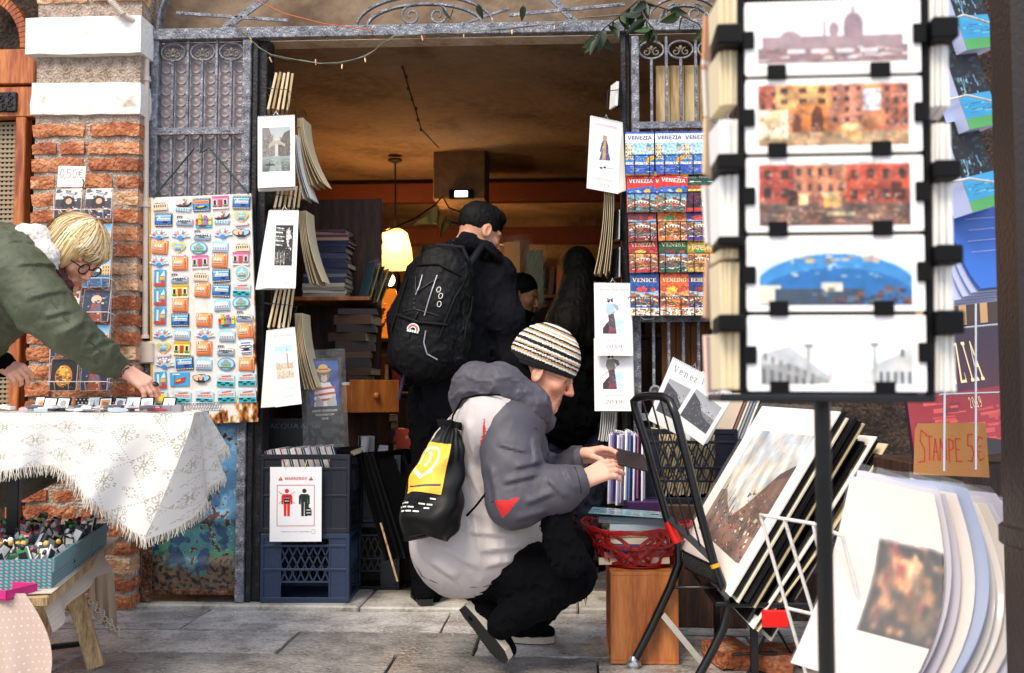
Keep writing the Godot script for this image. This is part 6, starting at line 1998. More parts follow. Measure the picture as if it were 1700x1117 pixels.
func shop_inside()->void:
	# bookcase just inside the doorway
	var bc:=thing("bookcase","dark wooden bookcase loaded with stacked books inside the doorway","bookcase",at(V3(-1.22,0,-0.80)))
	for q in [[-0.28,0.22,1.415,1.435,-0.2,0.12],[-0.28,0.24,0.96,0.98,-0.2,0.12],[-0.28,0.22,0.5,0.52,-0.2,0.12],[-0.30,-0.28,0,2.0,-0.2,0.12],[-0.28,0.22,0,2.0,-0.22,-0.2]]:
		var b:=MB.new()
		b.bx(q[0],q[1],q[2],q[3],q[4],q[5],0.002)
		part("shelf" if q[3]<1.9 else "side_panel",b,M.box_wood if q[2]>1.4 else M.dark_wood,bc)
	var cs:=["4a2f3a","8a6a60","3a2c3c","a07a68","1d2240","20264a","1a1d38","2b2f52","191c34","22284c","1c203c","6a6a72","2a2e4a","b8b0a4","8a857e","c0b8a8","97928c"]
	var y:=1.436
	var list:Array=[]
	for i in 17:list.append(cs[16-i])
	for i in 17:
		var t:float=[0.018,0.014,0.016,0.02,0.03,0.016,0.028,0.03,0.018,0.03,0.03,0.016,0.014,0.016,0.012,0.012,0.014][i]
		book("%s book, %s from the top of the tall stack inside the doorway" % ["navy" if i>2 and i<13 else ("dusky purple" if i>=13 else "pale grey"),ORD[16-i]],0.225,t,0.17,cover_mat(list[i]),at(V3(-1.235+rng.randf_range(-0.012,0.012),y,-0.79),rng.randf_range(-5,5)),"tall stack of books on the bookcase")
		y+=t+0.001
	y=0.981
	for i in 9:
		var t:float=[0.05,0.04,0.045,0.035,0.05,0.045,0.04,0.05,0.03][i]
		book("dark brown book, %s from the bottom of the lower bookcase stack" % ORD[i],0.20,t,0.2,cover_mat(["2a1a12","3a2618","1f1510","4a3020"][i % 4],0.6),at(V3(-1.10+rng.randf_range(-0.02,0.02),y,-0.80),rng.randf_range(-8,8)),"lower stack of books on the bookcase")
		y+=t+0.001
	# wrapped booklets leaning to the right of the tall stack
	for i in 5:
		var t:=thing("wrapped_booklet","clear wrapped booklet, %s behind the lantern's foot" % ORD[i],"booklet",at(V3(-1.03+i*0.016,1.53-i*0.01,-0.76-i*0.02),30,0,-14-i*2),"wrapped booklets by the tall stack")
		var b:=MB.new()
		b.box(Transform3D(),V3(0.006,0.19,0.14),0.001)
		part("booklet",b,cover_mat(["2a4a5a","8a7a50","3a3a30","a8905a","50401e"][i]),t)
		b=MB.new()
		b.net(func(u:float,v:float)->Vector3:return V3(0.007+0.006*sin(u*19+v*11+i),(0.5-v)*0.22,(u-0.5)*0.16),12,12)
		part("wrapping",b,M.clear_wrap,t)
	# black lantern
	var lo:=V3(-1.178,1.728,-1.3)
	var ln:=thing("lantern","black iron lantern with pointed finial standing among the books","lantern",at(lo))
	var b:=MB.new()
	b.lathe(Transform3D(),[V2(0.0001,0.30),V2(0.012,0.285),V2(0.028,0.255),V2(0.022,0.225),V2(0.01,0.21),V2(0.018,0.205),V2(0.018,0.195),V2(0.045,0.185),V2(0.07,0.14),V2(0.13,0.09),V2(0.135,0.075),V2(0.09,0.06),V2(0.085,0.05)],8)
	part("lantern_roof",b,M.black_plastic,ln)
	b=MB.new()
	b.lathe(Transform3D(),[V2(0.085,0.05),V2(0.055,-0.2),V2(0.06,-0.22),V2(0.02,-0.25),V2(0.02,-0.6),V2(0.0001,-0.6)],8)
	part("lantern_body",b,M.black_plastic,ln)
	# glass lamp with its bulb
	var la:=V3(-1.199,1.905,-2.6)
	var lp:=thing("glass_lamp","glowing frosted glass lamp hanging on a thin rod from the ceiling","lamp",at(la))
	b=MB.new()
	b.lathe(Transform3D(),[V2(0.05,0.19),V2(0.09,0.16),V2(0.12,0.05),V2(0.135,-0.08),V2(0.13,-0.09),V2(0.115,0.05),V2(0.085,0.15),V2(0.045,0.18)],20)
	part("lamp_shade",b,mat("lamp_glass",Color(0.95,0.88,0.74),0.4,{"alpha": 0.45,"glow": Color(1.0,0.82,0.6),"ge": 0.42,"back": Color(0.9,0.7,0.4)}),lp)
	b=MB.new()
	b.ball(V3(0,0.09,0),V3(0.045,0.055,0.045),14,8)
	part("bulb",b,mat("lamp_bulb",Color(1,0.9,0.7),0.4,{"glow": Color(1.0,0.84,0.6),"ge": 5.0}),lp)
	b=MB.new()
	b.tube([V3(0,0.185,0),V3(0.005,0.4,0),V3(0.0,0.69,0)],0.006,6)
	b.lathe(at(V3(0,0.675,0)),[V2(0.0001,-0.02),V2(0.05,0.0),V2(0.05,0.012),V2(0.0001,0.012)],12)
	part("lamp_rod",b,M.dark_iron,lp)
	lamp_light(lp,V3(0,0.09,0),0.15)
	# a beaded glass chandelier below
	var co:=V3(-1.157,1.529,-2.2)
	var ch:=thing("glass_lamp","beaded amber glass table lamp glowing behind the backpack","lamp",at(co))
	b=MB.new()
	b.lathe(Transform3D(),[V2(0.0001,0.1),V2(0.035,0.1),V2(0.06,0.0),V2(0.055,-0.02),V2(0.015,-0.03),V2(0.02,-0.1),V2(0.06,-0.2),V2(0.09,-0.22),V2(0.0001,-0.22)],14)
	part("lamp_stand",b,mat("amber_glass",Color(0.85,0.5,0.15),0.2,{"glow": Color(1.0,0.55,0.15),"ge": 0.25}),ch)
	for i in 40:
		b=MB.new()
		b.ball(Vector3.ZERO,Vector3.ONE*0.013,8,6)
		part("bead",b,M.amber_glass,ch,at(V3(cos(i*0.9)*(0.05+0.02*(i % 3)),-0.01-0.025*(i/6),sin(i*0.9)*(0.05+0.02*(i % 3)))))
	b=MB.new()
	b.ball(V3(0,0.04,0.0),V3(0.03,0.04,0.03),12,8)
	part("bulb",b,M.lamp_bulb,ch,at(V3(0,0.12,0)))
	lamp_light(ch,V3(0,0.16,0),0.07,0.04)
	# wall lamp deeper to the right
	var wo:=V3(-0.667,2.003,-4.4)
	var wl:=thing("wall_lamp","small glowing wall lamp at the far end of the shop","lamp",at(wo))
	b=MB.new()
	b.lathe(Transform3D(),[V2(0.03,0.10),V2(0.09,-0.06),V2(0.085,-0.06),V2(0.025,0.095)],16)
	part("lamp_shade",b,M.lamp_glass,wl)
	b=MB.new()
	b.ball(V3(0,0.0,0),V3(0.035,0.04,0.035),12,8)
	part("bulb",b,M.lamp_bulb,wl)
	b=MB.new()
	b.tube([V3(0,0.08,0),V3(0,0.12,-0.2),V3(0,0.05,-0.74)],0.008,6)
	part("bracket",b,M.dark_iron,wl)
	lamp_light(wl,V3(0,0.0,0),0.11)
	# bulkhead with the emergency light
	b=MB.new()
	var bo:=V3(-0.735,2.287,-2.5)
	b.bx(bo.x-0.18,bo.x+0.18,bo.y,2.63,-2.9,-2.5,0.006)
	solo("bulkhead",b,M.inner_plaster,"boxed plaster bulkhead hanging from the shop ceiling","bulkhead")
	var em:=thing("emergency_light","small emergency light glowing pale green on the ceiling bulkhead","light",at(bo+V3(0.02,0.03,0.012)))
	b=MB.new()
	b.bx(-0.085,0.085,-0.035,0.03,-0.012,0.03,0.004)
	part("housing",b,M.black_plastic,em)
	b=MB.new()
	b.bx(-0.045,0.045,-0.025,0.018,0.031,0.036,0.002)
	part("lens",b,mat("emergency_glow",Color(0.9,1,0.95),0.3,{"glow": Color(0.85,1.0,0.9),"ge": 1.6}),em)
	var al:=AreaLight3D.new()
	al.name="light_panel"
	al.position=V3(0,-0.003,0.04)
	al.rotation_degrees=V3(0,180,0)
	al.area_size=V2(0.09,0.043)
	al.light_color=Color(0.85,1.0,0.9)
	al.light_energy=0.02
	al.shadow_enabled=true
	em.add_child(al)
	# orange painted beams across the far ceiling
	for q in [[2.43,2.58,-3.35,"upper orange painted beam under the far ceiling"],[2.18,2.32,-3.9,"lower orange painted beam near the back wall"]]:
		b=MB.new()
		b.bx(-1.98,1.98,q[0],q[1],q[2]-0.1,q[2],0.006)
		solo("beam",b,mat("orange_beam",Color(0.40,0.19,0.11),0.7,{"bump": noise_tex("fine"),"bs": 0.2,"scale": 2.0,"tri": true}),q[3],"beam")
	# bunting
	var bt:=thing("bunting","string of green and dark cloth pennants drooping across the shop","bunting",at(V3(-0.962,2.075,-2)))
	var p0:=V3(-0.962,2.075,-2)
	b=MB.new()
	b.tube([V3(-1.372,1.942,-2)-p0,V3(-1.157,1.983,-2)-p0,V3(-0.962,2.067,-2)-p0,V3(-0.838,2.152,-2)-p0,V3(-0.787,2.207,-2)-p0,V3(-0.748,2.132,-2)-p0,V3(-0.573,2.064,-2)-p0],0.006,5)
	part("cord",b,M.black_plastic,bt)
	for q in [[V3(-0.978,2.021,-2),V3(-0.822,2.144,-2),V3(-0.861,2.106,-2),Color("7a8a60")],[V3(-0.822,2.121,-2),V3(-0.736,2.042,-2),V3(-0.837,2.015,-2),Color("2a1a14")],[V3(-0.728,2.003,-2),V3(-0.775,2.073,-2),V3(-0.69,2.104,-2),Color("3a2018")]]:
		b=MB.new()
		var a0:Vector3=q[0]-p0
		var a1:Vector3=q[1]-p0
		var a2:Vector3=q[2]-p0
		b.net(func(u:float,v:float)->Vector3:return (a0.lerp(a1,u)).lerp(a2+V3(0.04,-0.08,0.02),v)+V3(0,0,0.02*sin(u*9+v*5)),8,8)
		part("pennant",b,mat("pennant%d" % int(q[3].r8),q[3],0.9,{"back": Color(0.3,0.3,0.2)}),bt)
	# hanging ceiling cable
	b=MB.new()
	var pts:Array=[]
	for q in [V3(-0.827,2.688,-0.5),V3(-0.835,2.62,-0.65),V3(-0.811,2.507,-0.8),V3(-0.784,2.381,-1),V3(-0.728,2.353,-1.3)]:pts.append(q)
	b.tube(pts,0.004,6)
	for i in 7:b.ball(pts[1].lerp(pts[3],i/6.0)+V3(0.006*sin(i*2.0),0.0,0.006),V3(0.006,0.014,0.006),6,4)
	solo("ceiling_cable",b,M.dark_wood,"dark cable with dangling clips running along the shop ceiling","cable")
	# sleeves of prints hanging deep in the shop
	for i in 4:
		var so:Vector3=[V3(-0.362,1.81,-2.4),V3(-0.203,1.735,-2.3),V3(-0.305,1.852,-2.6),V3(-1.262,1.357,-2)][i]
		var t:=thing("hanging_sleeve",["clear plastic sleeve with a tan print hanging beside the man's shoulder","clear plastic sleeve with a green print hanging above the third man","clear plastic sleeve with a brown print hanging furthest back","long clear sleeve with a yellow print hanging by the bookcase"][i],"sleeve",at(so,-15+i*12))
		b=MB.new()
		b.bx(-0.055,0.055,-0.20,0.16,-0.006,-0.002)
		part("print",b,cover_mat(["c8a468","6a7a4a","8a6a3a","c0a050"][i],0.5),t)
		b=MB.new()
		b.net(func(u:float,v:float)->Vector3:return V3((u-0.5)*0.15,0.2-v*0.45,0.008+0.008*sin(u*15+v*22+i)),14,18)
		part("wrapping",b,M.clear_wrap,t)
	# counters and shelves glimpsed behind the people
	for q in [[-1.95,-0.3,0.0,0.95,-3.2,-2.5,"dark wooden counter standing across the middle of the shop"],[0.3,1.9,0.0,1.3,-2.6,-1.7,"dark wooden cupboard on the shop's darker side"]]:
		b=MB.new()
		b.bx(q[0],q[1],q[2],q[3]-0.03,q[4],q[5],0.005)
		b.bx(q[0]-0.02,q[1]+0.02,q[3]-0.03,q[3],q[4]-0.02,q[5]+0.02,0.005)
		solo("counter",b,M.dark_wood,q[6],"counter")
	var kinds:=["c8a24a","7a3a20","a87a30","d8c080","4a2a1a","8a2a20","b89060"]
	for i in 26:
		var x:=-1.7+(i % 13)*0.105
		var yy:=0.951 if i<13 else 0.0
		if i<13:
			book("old %s book standing on the shop counter, %s along" % [["ochre","brown","tan","cream","umber","red","sand"][i % 7],ORD[i]],0.03+0.02*(i % 3),0.2+0.03*(i % 4),0.16,cover_mat(kinds[i % 7],0.6),at(V3(x,yy,-2.65),rng.randf_range(-10,10)),"books standing on the shop counter")
	for i in 8:
		book("%s book, %s up in the floor pile behind the crates" % [["red brown","dark","maroon","brown"][i % 4],ORD[i]],0.26,0.035,0.19,cover_mat(["5a1a14","241612","3a1418","4a2c1a"][i % 4],0.5),at(V3(-0.989,0.607,-0.75)+V3(rng.randf_range(-0.03,0.03),0.005+i*0.036-0.07,0),rng.randf_range(-15,15)),"floor pile of books behind the crates")
	b=MB.new()
	b.bx(-1.16,-0.72,0.0,0.60,-0.98,-0.62,0.006)
	solo("side_chest",b,M.dark_wood,"dark chest carrying the floor pile of books behind the crates","chest")
	# far shelves crammed with books
	for q in [1.05,1.45,1.85]:
		b=MB.new()
		b.bx(-1.9,0.9,q-0.03,q,-5.15,-4.85,0.003)
		solo("wall_shelf",b,M.dark_wood,"long wooden book shelf on the shop's back wall, %s" % ["lowest of three","middle of three","highest of three"][roundi((q-1.05)/0.4)],"shelf")
	for i in 90:
		var hh:=0.2+0.11*rng.randf()
		b=MB.new()
		b.bx(-0.012-0.012*(i % 3),0.012+0.012*(i % 3),0,hh,-0.1,0.1,0.002)
		if i % 7==0:b.bx(-0.02,0.02,hh*0.7,hh*0.8,0.1,0.102)
		solo("book",b,cover_mat(["7a4a2a","2a1c16","8a6a3a","4a1c16","c8a468","1c2230","5a3a20"][(i*5+i/4) % 7]),"%s book on the %s of the far wall shelves" % [["tan","dark brown","ochre","maroon","sand","navy","brown"][(i*5+i/4) % 7],["lowest","middle","highest"][i/30]],"book",at(V3(-1.85+(i % 30)*0.09,[1.05,1.45,1.85][i/30],-4.98),0,0,rng.randf_range(-6,6)),"books on the far wall shelves")
	# the open drawer of catalogues
	var d0:=V3(-0.994,0.917,-0.45)
	var dr:=thing("drawer","open wooden drawer with a round knob filled with rolled paper","drawer",at(d0,40))
	for q in [[-0.13,0.13,-0.07,0.085,0.12,0.138],[-0.13,-0.115,-0.07,0.06,-0.2,0.12],[0.115,0.13,-0.07,0.06,-0.2,0.12],[-0.115,0.115,-0.07,-0.06,-0.2,0.12]]:
		b=MB.new()
		b.bx(q[0],q[1],q[2],q[3],q[4],q[5],0.002)
		part("drawer_front" if q[4]>0 else "drawer_side",b,M.box_wood,dr)
	b=MB.new()
	b.ball(V3(0,0.01,0.15),V3(0.017,0.017,0.014),12,8)
	part("knob",b,M.box_wood,dr)
	for i in 7:
		b=MB.new()
		b.tube([V3(-0.09+i*0.03,0.05+0.008*(i % 2),-0.19),V3(-0.09+i*0.03,0.055+0.008*(i % 3),0.11)],0.015,10)
		solo("paper_roll",b,M.paper_grey,"grey white paper roll, %s across the open drawer" % ORD[i],"paper",at(d0,40),"paper rolls in the open drawer")
	b=MB.new()
	b.bx(-0.16,0.16,-0.40,-0.072,-0.25,0.0,0.004)
	solo("drawer_stand",b,M.dark_wood,"dark stand the open drawer rests on","stand",at(d0,40))


# a slatted plastic crate: w x h x d, its foot at y = 0, the long face towards +z
func crate(label:String,w:float,h:float,d:float,m:Material,at_:Transform3D,lattice:bool,group:="plastic crates by the doorway")->Node3D:
	var o:=thing("plastic_crate",label,"crate",at_,group)
	var b:=MB.new()
	for q in [[0.0,0.022],[h*0.80,0.012],[h-0.022,0.022],[h*0.46,0.010]]:
		for s in [[-w/2,w/2,d/2-0.006,d/2+0.004],[-w/2,w/2,-d/2-0.004,-d/2+0.006],[-w/2-0.003,-w/2+0.005,-d/2,d/2],[w/2-0.005,w/2+0.003,-d/2,d/2]]:
			b.bx(s[0],s[1],q[0],q[0]+q[1],s[2],s[3],0.002)
	part("rims",b,m,o)
	for sx in [-1.0,1.0]:
		for sz in [-1.0,1.0]:
			b=MB.new()
			b.bx(sx*w/2-sx*0.085,sx*w/2-sx*0.001,0.0,h-0.002,sz*d/2-0.005,sz*d/2-0.001,0.001)
			b.bx(sx*w/2-0.004,sx*w/2-sx*0.001,0.0,h-0.002,sz*d/2-sz*0.07,sz*d/2-sz*0.001,0.001)
			b.bx(sx*w/2-sx*0.012,sx*w/2+sx*0.004,0.0,h-0.001,sz*d/2-sz*0.012,sz*d/2+sz*0.005,0.003)
			b.bx(sx*w/2-sx*0.088,sx*w/2-sx*0.080,0.0,h-0.01,sz*d/2-0.006,sz*d/2+0.003,0.001)
			part("corner",b,m,o)
	b=MB.new()
	b.bx(-w/2+0.004,w/2-0.004,0.004,0.010,-d/2+0.004,d/2-0.004)
	if not lattice:
		b.bx(-w/2+0.07,w/2-0.07,0.02,h*0.80,d/2-0.008,d/2-0.003)
		b.bx(-w/2+0.07,w/2-0.07,0.02,h*0.80,-d/2+0.003,-d/2+0.008)
	part("floor",b,m,o)
	b=MB.new()
	var y0:=h*0.30 if lattice else h*0.62
	var y1:=h*0.80
	var x:=-w/2+0.085
	var st:=(w-0.17)/6.0
	for z in [d/2-0.003,-d/2+0.003]:
		if lattice:
			for i in 6:
				for e in [[0,1,0,1],[0,1,1,0]]:
					for j in 2:
						var ya:=lerpf(y0,y1,(j+e[2])/2.0)
						var yb:=lerpf(y0,y1,(j+e[3])/2.0)
						b.bar(V3(x+i*st,ya,z),V3(x+(i+1)*st,yb,z),0.006,0.006)
			b.bx(x,-x,y0-0.006,y0+0.003,z-0.004,z+0.004,0.001)
	for sx in [-1.0,1.0]:
		for i in 9:
			var z:=-d/2+0.07+i*(d-0.14)/8.0
			b.bar(V3(sx*(w/2-0.003),h*0.5,z),V3(sx*(w/2-0.003),h*0.80,z+0.012),0.006,0.005,V3(1,0,0))
		b.bx(sx*(w/2-0.005),sx*(w/2-0.001),h*0.28,h*0.32,-d/2+0.06,d/2-0.06)
	part("lattice",b,m,o)
	return o

func crates_and_books()->void:
	var navy:=mat("navy_plastic",Color(0.13,0.19,0.30),0.45,{"bump": noise_tex("fine"),"bs": 0.05,"scale": 3.0,"tri": true})
	var dark:=mat("dark_plastic",Color(0.07,0.09,0.14),0.45,{"bump": noise_tex("fine"),"bs": 0.05,"scale": 3.0,"tri": true})
	crate("blue plastic milk crate with diamond lattice front, at the foot of the stack",0.385,0.30,0.34,navy,at(V3(-1.158,0.02,-0.175),3),true)
	crate("black plastic crate full of magazines, bearing the white warning sign",0.39,0.345,0.34,dark,at(V3(-1.158,0.322,-0.178),2),false)
	crate("dark crate standing behind the blue milk crate",0.36,0.32,0.34,dark,at(V3(-0.985,0.0,-0.56),3),true)
	crate("dark crate stacked behind the black magazine crate",0.36,0.32,0.34,dark,at(V3(-0.985,0.322,-0.56),4),false)
	var cs:=["e8e8ee","23264a","d8d4cc","a83a3a","f0eee8","2a2a30","c8ccd8"]
	for i in 34:
		var b:=MB.new()
		b.col=hexl(cs[(i*3) % 7])
		b.box(at(V3(0,0.0,0)),V3(0.0065,0.26,0.20),0.0008)
		b.col=hexl("f2f0ec")
		b.box(at(V3(-0.0042,0.0,0)),V3(0.0018,0.262,0.203))
		solo("magazine",b,M.vivid,"thin magazine standing edge-on in the black crate behind the warning sign","magazine",at(V3(-1.322+i*0.0096,0.322+0.235+0.0006*i+rng.randf_range(-0.003,0.003),-0.16),0,0,16),"magazines in the black crate")
	book("black book titled Venezia lying at the end of the magazine row",0.16,0.03,0.11,M.black_plastic,at(V3(-1.02,0.655,-0.14),-18,8,3))
	# warning sign
	var sg:=thing("warning_sign","laminated white warning sign hung on the black crate, asking visitors to carry backpacks","sign",at(V3(-1.184,0.452,0.03),1.5,0,0.4))
	var b:=MB.new()
	b.slab(at(V3(0,0,-0.001)),rect2(0.228,0.325),0.0015)
	part("paper",b,mat("laminated",Color(0.93,0.93,0.94),0.2),sg)
	var f:=at(V3(0,0,0.0006))
	letters(sg,"WARNING!!",f,V2(0,0.112),0.0125,M.red_ink,"sans bold",0.098)
	letters(sg,"Thank you for your cooperation!",f,V2(0.0,-0.119),0.0055,M.blue_ink,"sans",0.128)
	var S:=func(out:PackedVector2Array,c:Vector2,m:Material,rot:=0.0,dz:=0.0)->void:
		var q:=MB.new()
		q.slab(at(V3(c.x,c.y,0.001+dz),0,0,rot),out,0.0004)
		part("symbol",q,m,sg)
	for s in [-1.0,1.0]:
		S.call(PackedVector2Array([V2(-0.010,-0.008),V2(0.010,-0.008),V2(0,0.009)]),V2(s*0.067,0.112),M.red_ink)
		S.call(rect2(0.002,0.007),V2(s*0.067,0.112),M.white_ink,0,0.0006)
	for e in [[0.164,0.0022,0,0.083],[0.164,0.0022,0,-0.094],[0.0022,0.177,-0.082,-0.0055],[0.0022,0.177,0.082,-0.0055]]:S.call(rect2(e[0],e[1]),V2(e[2],e[3]),M.red_ink)
	var gi:=mat("dark_green_ink",Color(0.05,0.14,0.10),0.6)
	for q in [[-0.039,mat("bright_red_ink",Color(0.85,0.12,0.10),0.6)],[0.038,gi]]:
		var m:Material=q[1]
		S.call(ell2(0.0095,0.0095,18),V2(q[0],0.058),m)
		S.call(PackedVector2Array([V2(-0.024,-0.022),V2(-0.016,-0.022),V2(-0.015,0.010),V2(-0.013,-0.074),V2(-0.002,-0.074),V2(-0.001,-0.012),V2(0.001,-0.012),V2(0.002,-0.074),V2(0.013,-0.074),V2(0.015,0.010),V2(0.016,-0.022),V2(0.024,-0.022),V2(0.024,0.014),V2(0.016,0.022),V2(-0.016,0.022),V2(-0.024,0.014)]),V2(q[0],0.022),m)
	for q in [[-0.039,0.020],[0.057,-0.032]]:
		S.call(PackedVector2Array([V2(-0.013,-0.017),V2(0.013,-0.017),V2(0.013,0.006),V2(0.008,0.017),V2(-0.008,0.017),V2(-0.013,0.006)]),V2(q[0],q[1]),M.ink,0,0.0006)
		for y in [-0.006,0.007]:S.call(rect2(0.019,0.003),V2(q[0],q[1]+y),M.white_ink,0,0.0012)
	S.call(rect2(0.006,0.02),V2(0.055,-0.006),gi)
	for s in [-38.0,38.0]:S.call(rect2(0.0022,0.088),V2(-0.039,0.030),M.bright_red_ink if M.has("bright_red_ink") else M.red_ink,s+16*signf(s),0.002)
	b=MB.new()
	var rp:Array=[]
	for i in 18:rp.append(V3(0.078+cos(TAU*i/18)*0.0095,-0.119+sin(TAU*i/18)*0.0095,0.001))
	b.tube(rp,0.0004,4,true)
	b.ball(V3(0.0745,-0.117,0.001),V3(0.001,0.001,0.0004),6,4); b.ball(V3(0.0815,-0.117,0.001),V3(0.001,0.001,0.0004),6,4)
	part("smile",b,M.blue_ink,sg)
	b=MB.new()
	for x in [-0.045,0.04]:
		b.tube([V3(x,0.156,0.001),V3(x+0.004,0.175,0.004),V3(x+0.006,0.19,-0.01)],0.0016,5)
		b.ball(V3(x,0.155,0.001),V3(0.003,0.003,0.001),8,4)
	part("tie",b,M.cream_ink,sg)
	# dark board lettered ACQUA ALTA, glossy wrapped cat calendar, curled papers, frames
	var bd:=thing("name_board","dark teal board lettered ACQUA ALTA behind the crates","board",at(V3(-1.249,0.724,-0.3),3))
	b=MB.new()
	b.slab(at(V3(0,-0.03,-0.012)),rect2(0.36,0.25),0.012,0.002)
	part("board",b,mat("teal_board",Color(0.05,0.09,0.10),0.5),bd)
	letters(bd,"ACQUA ALTA",Transform3D(),V2(-0.03,0.06),0.022,mat("chalk",Color(0.36,0.40,0.42),0.8),"sans",0.24)
	var cp:=Pic.new(128,224,Color("121114"),12)
	cp.rect(0.12,0.04,0.80,0.68,Color("1f3f8c")); cp.grad(0.12,0.04,0.8,0.3,Color("27509f"),Color("16306a"))
	cp.poly([0.22,0.72,0.24,0.46,0.38,0.36,0.66,0.36,0.80,0.48,0.84,0.72],Color("d8d4d0"))
	for i in 3:cp.poly([0.23,0.45+i*0.085,0.8,0.42+i*0.085,0.82,0.455+i*0.085,0.23,0.485+i*0.085],Color("b83a30"))
	cp.poly([0.24,0.72,0.30,0.55,0.48,0.66,0.46,0.72],Color("9a9896")); cp.poly([0.84,0.72,0.78,0.55,0.56,0.66,0.6,0.72],Color("aeaca8"))
	cp.ell(0.52,0.27,0.15,0.10,Color("6a5c54")); cp.ell(0.52,0.31,0.09,0.05,Color("b8aca2")); cp.ell(0.46,0.26,0.02,0.014,Color("d8b040")); cp.ell(0.58,0.26,0.02,0.014,Color("d8b040"))
	cp.ell(0.50,0.18,0.22,0.035,Color("c8a050")); cp.ell(0.50,0.14,0.13,0.05,Color("d0a858")); cp.rect(0.38,0.155,0.25,0.02,Color("a83030"))
	cp.grain(0.05)
	var cat:=thing("wrapped_calendar","black calendar of a cat in striped shirt and straw hat, hung in crinkled clear wrap","calendar",at(V3(-1.083,0.945,-0.05),12,0,3))
	b=MB.new()
	b.slab(at(V3(0,0,-0.008)),rect2(0.16,0.30),0.008,0.001)
	part("cover",b,print_mat("catcal",cp,0.25),cat)
	letters(cat,"GATTI VENEZIANI",Transform3D(),V2(0,-0.085),0.009,M.white_ink,"serif",0.11)
	letters(cat,"VENETIAN CATS",Transform3D(),V2(0,-0.103),0.008,M.white_ink,"serif",0.085)
	letters(cat,"2019",Transform3D(),V2(0,-0.12),0.008,M.white_ink,"serif",0.028)
	b=MB.new()
	var ns:=FastNoiseLite.new()
	ns.frequency=14.0
	b.net(func(u:float,v:float)->Vector3:return V3((u-0.5)*0.20,0.19-v*0.44,0.010+0.012*ns.get_noise_2d(u*0.3,v*0.5)+0.012*v*v),24,40)
	part("wrapping",b,M.clear_wrap,cat)
	for i in 4:
		b=MB.new()
		b.net(func(u:float,v:float)->Vector3:return V3(sin(u*3.2+i)*0.035+i*0.014,v*0.11,cos(u*3.2+i*0.6)*0.03),12,3,Rect2(0,0,1,1),0.0008)
		solo("paper_curl",b,M.paper_grey,"curled white paper, %s of four sprouting behind the magazines" % ORD[i],"paper",at(V3(-0.99,0.623,-0.4)+V3(i*0.012,0,-0.03*i),i*40,0,-10+i*8))
	var fp:=Pic.new(96,128,Color("b8b4c0"),14)
	fp.rect(0.12,0.1,0.76,0.8,Color("6a6a8a")); fp.specks(60,0.14,0.3,0.7,0.55,[Color("a84a3a"),Color("3a5a9a"),Color("d8b88a"),Color("2a2a3a")],0.14,0.05); fp.rect(0.12,0.1,0.76,0.2,Color("d8c4bc"))
	b=MB.new()
	b.slab(Transform3D(),rect2(0.115,0.20),0.006)
	solo("mounted_print",b,print_mat("mounted",fp,0.3),"white bordered mounted print leaning in the rear crate","print",at(V3(-0.935,0.587,-0.5),4,-12,-4))
	b=MB.new()
	b.slab(Transform3D(),rect2(0.13,0.10),0.02,0.002)
	var ob:=solo("orange_box",b,mat("orange_card",Color(0.75,0.24,0.12),0.6),"small orange box with white lettering on the pile beside the backpack man","box",at(V3(-0.819,0.708,-0.7),4))
	letters(ob,"9x39",at(V3(0,0,0.021)),V2(0.03,0.01),0.014,M.white_ink,"sans",0.05,4)
	for i in 3:
		b=MB.new()
		b.col=hexl(["c03a3a","2a4a9a","2a7a5a"][i])
		b.box(Transform3D(),V3(0.10,0.016,0.16),0.002)
		solo("folder",b,M.vivid,"%s folder lying on the rear crate" % ["red","blue","green"][i],"folder",at(V3(-0.873,0.591,-0.62)+V3(0,-0.018*i,0),6+i*3))
	for i in 4:
		var t:=thing("picture_frame","thin black picture frame, %s of four leaning beside the crates" % ORD[i],"frame",Transform3D(Basis(V3(0,1,0),deg_to_rad(62.0+i*3))*Basis(V3(1,0,0),deg_to_rad(-20)),V3(-0.803,0.424,-0.3)+V3(i*0.014,0,-0.02*i)),"picture frames beside the crates")
		for e in [[0.36,0.014,0,0.245],[0.36,0.014,0,-0.245],[0.014,0.476,-0.173,0],[0.014,0.476,0.173,0]]:
			b=MB.new()
			b.slab(at(V3(e[2],e[3],0)),rect2(e[0],e[1]),0.014,0.002)
			part("frame_bar",b,M.black_paint,t)
		b=MB.new()
		b.slab(at(V3(0,0,0.002)),rect2(0.332,0.476),0.003)
		part("backing",b,cover_mat("15161a"),t)
	b=MB.new()
	b.bar(V3(-0.831,0.357,-0.1),V3(-0.745,0.107,-0.05),0.008,0.008)
	solo("prop_stick",b,M.old_wood,"thin wooden prop stick under the leaning frames","stick")

